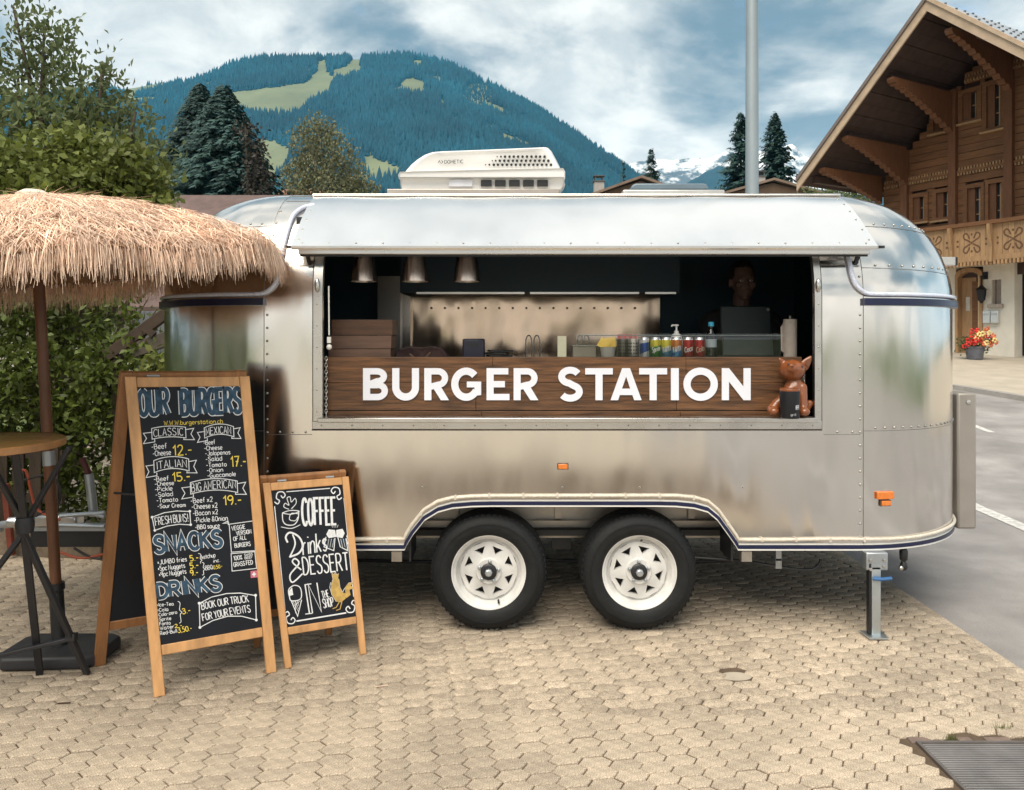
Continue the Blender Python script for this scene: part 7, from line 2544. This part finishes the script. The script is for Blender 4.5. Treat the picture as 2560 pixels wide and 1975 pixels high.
# rooster
D.p(zB, [(1760, 520), (1775, 470), (1805, 462), (1822, 480), (1830, 540), (1850, 580), (1880, 590), (1875, 630), (1840, 660), (1800, 655), (1765, 600), (1755, 560)], 'g')
D.p(zB, [(1875, 600), (1870, 540), (1900, 505), (1945, 500), (1915, 525), (1942, 545), (1905, 560), (1915, 600), (1880, 628)], 'g')
D.p(zB, [(1772, 470), (1762, 420), (1782, 438), (1795, 415), (1802, 440), (1820, 430), (1815, 465)], 'g')
D.l(zB, [(1760, 520), (1775, 470), (1805, 462), (1822, 480), (1830, 540), (1850, 580), (1870, 545), (1900, 505), (1945, 500)], 4, 'W')
D.l(zB, [(1755, 500), (1748, 540), (1765, 600), (1800, 655)], 4, 'W')
D.l(zB, [(1825, 655), (1800, 700), (1770, 712)], 7, 'g')
D.l(zB, [(1845, 655), (1830, 715), (1800, 725)], 7, 'g')
D.l(zB, [(1772, 470), (1762, 420), (1782, 438), (1795, 415), (1802, 440), (1820, 430)], 4, 'W')

# =================================================================== SMALL THINGS ON THE GROUND
gr = thing('floor_grate', (1.87, 2.3 - CAM_D, 0), 'dark ribbed steel entrance grate set in the paving, bottom right', 'grate')
gx0, gx1, gy0, gy1 = 1.437, 2.14, 1.75 - CAM_D, 2.705 - CAM_D
mb = MB()
mb.box(((gx0 + gx1) / 2, gy1 - .006, -.004), (gx1 - gx0, .012, .02)).box(((gx0 + gx1) / 2, gy0 + .006, -.004), (gx1 - gx0, .012, .02))
mb.box((gx0 + .006, (gy0 + gy1) / 2, -.0045), (.012, gy1 - gy0 - .024, .02)).box((gx1 - .006, (gy0 + gy1) / 2, -.0045), (.012, gy1 - gy0 - .024, .02))
mb.build('frame', M('grate_frame', (.20, .18, .17), .5, .7, var=.2), gr)
mb = MB()
n = 70
for k in range(n):
    y = gy0 + .016 + (gy1 - gy0 - .032) * k / (n - 1)
    mb.bar((gx0 + .013, y, -.006), (gx1 - .013, y, -.006), .0075, .012)
tag(mb.build('bars', M('grate_bars', (.22, .21, .21), .6, .3, var=.25, scale=6), gr), kind='stuff')
boxo('pit', m_black, gr, ((gx0 + gx1) / 2, (gy0 + gy1) / 2, -.0185), (gx1 - gx0 - .03, gy1 - gy0 - .03, .004))
for k, (x, w_) in enumerate(((1.425, .11), (1.60, .05), (1.70, .09), (1.86, .13))):
    st = MB().box((x + w_ / 2, 2.727 - CAM_D, -.012), (w_, .036, .022)).build('edge_stone', M('edge_stone_red', (.16, .115, .095), .85, var=.3, scale=20, bump=.4), pav, bevel=.003)
m_moss = M('moss_green', (.10, .115, .03), .8, var=.3, island=.3)
for x, d, lab in ((1.575, 2.732, 'small green grass tuft at the back edge of the grate'), (1.81, 2.80, 'flat grass tuft between pavers behind the grate'), (.83, 4.62, 'dry weed tuft in the paving behind the right wheel')):
    c = Vector((x, d - CAM_D, 0))
    Vn, Fn = [], []
    for k in range(46):
        a = random.random() * 6.28
        r = random.uniform(0, .018)
        b = c + Vector((r * math.cos(a) * 1.6, r * math.sin(a) * .7, -.012))
        t_ = b + Vector((random.gauss(0, .010), random.gauss(0, .006), random.uniform(.018, .040)))
        i = len(Vn)
        Vn += [b + Vector((-.0014, 0, 0)), b + Vector((.0014, 0, 0)), t_]
        Fn.append((i, i + 1, i + 2))
    tg = np_mesh('grass_tuft', [tuple(v) for v in Vn], Fn, m_moss)
    tag(tg, lab, 'grass tuft')
cp = Vector((CAPX[0], CAPX[1], -.0065))
oc = thing('drain_cap', tuple(cp), 'small pale oval cap set into the paving right of the wheels', 'drain cap')
MB().prism([cp + Vector((.066 * math.cos(a), .040 * math.sin(a), 0)) for a in np.linspace(0, 2 * PI, 25)[:-1]], (0, 0, .003)).build('lid', M('pale_concrete', (.40, .35, .28), .8, var=.1, scale=20), oc, bevel=.001)
MB().prism([cp + Vector((.072 * math.cos(a), .046 * math.sin(a), -.006)) for a in np.linspace(0, 2 * PI, 25)[:-1]], (0, 0, .004)).build('surround', m_sand, oc)
tw = MB().bar(G(145, 1760) + Vector((0, 0, .002)), G(176, 1758) + Vector((0, 0, .002)), .006, .004).build('twig', M('twig_brown', (.06, .035, .02), .9))
tag(tw, 'short dark twig lying on the pavers at left', 'twig')
st = MB().bar(G(938, 1718) + Vector((0, 0, .002)), G(970, 1714) + Vector((0, 0, .002)), .003, .003).build('straw_stalk', m_straw)
tag(st, 'single pale straw stalk lying on the pavers in front of the trailer', 'straw')

# left background: stone kerb, picket fence, rail
mb = MB()
ks = thing('garden_kerb', (-3.2, 5.05 - CAM_D, 0), 'weathered stone kerb under the garden fence', 'kerb')
x = -4.6
while x < -2.62:
    l = random.uniform(.35, .55)
    MB().box((x + l / 2, 5.0 - CAM_D + (x + 3) * -.16, .085), (l - .012, .16, .19), Matrix.Rotation(-.16, 3, 'Z')).build('stone', M('kerb_weathered', (.20, .155, .11), .9, var=.3, scale=8, bump=.8, bscale=30), ks, bevel=.012)
    x += l
fe = thing('picket_fence', (-3.5, 5.2 - CAM_D, 0), 'dark weathered picket fence behind the bar table', 'fence')
m_pick = M('picket_wood', (.050, .034, .022), .85, var=.35, scale=8, stretch=(4, 4, .5), bump=.5, island=.3)
for k in range(12):
    x = -4.75 + k * .135
    h = .62 + random.uniform(-.02, .02)
    MB().box((x, 5.36 - CAM_D + (x + 3) * -.16, .10 + h / 2), (.085, .02, h), Matrix.Rotation(random.uniform(-.015, .015), 3, 'Y')).build('picket', m_pick, fe, bevel=.004)
for z in (.28, .60):
    MB().bar((-4.8, 5.39 - CAM_D + .288, z), (-3.20, 5.39 - CAM_D + .032, z), .03, .06).build('fence_rail', m_pick, fe)
rd = thing('red_post', tuple(G(30, 1390)), 'leaning dark red post beside the bar table leg', 'post')
MB().bar(W(14, 1225, 4.95), W(30, 1388, 4.95), .035, .035).build('shaft', M('post_red', (.16, .035, .02), .7, var=.25), rd, bevel=.004)
MB().bar(W(12, 1210, 4.95), W(14, 1226, 4.95), .045, .045).build('cap', M('post_red'), rd, bevel=.004)
# sloping dark timber rail beside the trailer end
rl = thing('stair_rail', (W(360, 0, 5.6).x, 5.6 - CAM_D, 0), 'sloping dark timber handrail between hedge and trailer end', 'handrail')
m_rail = M('rail_wood', (.045, .028, .018), .75, var=.3, scale=8)
MB().bar(W(266, 892, 5.6), W(470, 745, 5.6), .05, .085).build('rail', m_rail, rl, bevel=.006)
MB().bar(W(330, 878, 5.6), W(470, 828, 5.6), .04, .11).build('lower_rail', M('rail_wood_grey', (.085, .07, .055), .8, var=.3, scale=8), rl, bevel=.006)
MB().bar(W(385, 838, 5.58), W(368, 822, 5.58), .03, .05).build('bracket', m_rail, rl)
MB().bar(W(470, 745, 5.62), W(470, 1390, 5.62), .08, .08).build('post', m_rail, rl, bevel=.006)
MB().bar(W(296, 870, 5.62), W(296, 1390, 5.62), .06, .06).build('post', m_rail, rl, bevel=.006)
bgf = thing('board_fence', (W(390, 0, 6.6).x, 6.6 - CAM_D, 0), 'grey board fence showing between hedge and trailer', 'fence')
for k in range(12):
    x = W(340 + k * 14, 0, 6.7).x
    MB().box((x, 6.7 - CAM_D, .85), (.046, .02, 1.62 + random.uniform(-.02, .02))).build('board', M('fence_grey', (.22, .24, .26), .85, var=.2, island=.2), bgf, bevel=.003)
MB().box((W(417, 0, 6.7).x, 6.725 - CAM_D, 1.3), (.62, .03, .08)).build('cross_rail', M('fence_grey'), bgf)
# low bright plant at the trailer end
bl = [ell(395, 915, 5.35, 30, 36), ell(420, 935, 5.35, 26, 40), ell(370, 945, 5.35, 30, 30), ell(400, 1010, 5.35, 40, 90), ell(395, 1120, 5.35, 40, 110)]
leafy('garden_plant', m_leafB, m_bark, (W(395, 0, 5.35).x, 5.35 - CAM_D, 0), bl, 130, 7, .03, .06, 'pale green leafy plant at the left end of the trailer', 'plant', aspect=.55, up=.9, r0=.012)

# =================================================================== HAZE
hz_ = MB().box((0, 1150, 325), (6800, 3000, 716)).build('haze', None)
mh = bpy.data.materials.new('haze_air')
mh.use_nodes = True
N, L = mh.node_tree.nodes, mh.node_tree.links
N.clear()
o = N.new('ShaderNodeOutputMaterial')
v = N.new('ShaderNodeVolumePrincipled')
v.inputs['Color'].default_value = (.06, .56, 1.0, 1)
v.inputs['Density'].default_value = 0.00013
v.inputs['Anisotropy'].default_value = 0.1
L.new(v.outputs[0], o.inputs['Volume'])
hz_.data.materials.append(mh)
tag(hz_, 'pale blue haze filling the valley air', 'haze', kind='stuff')
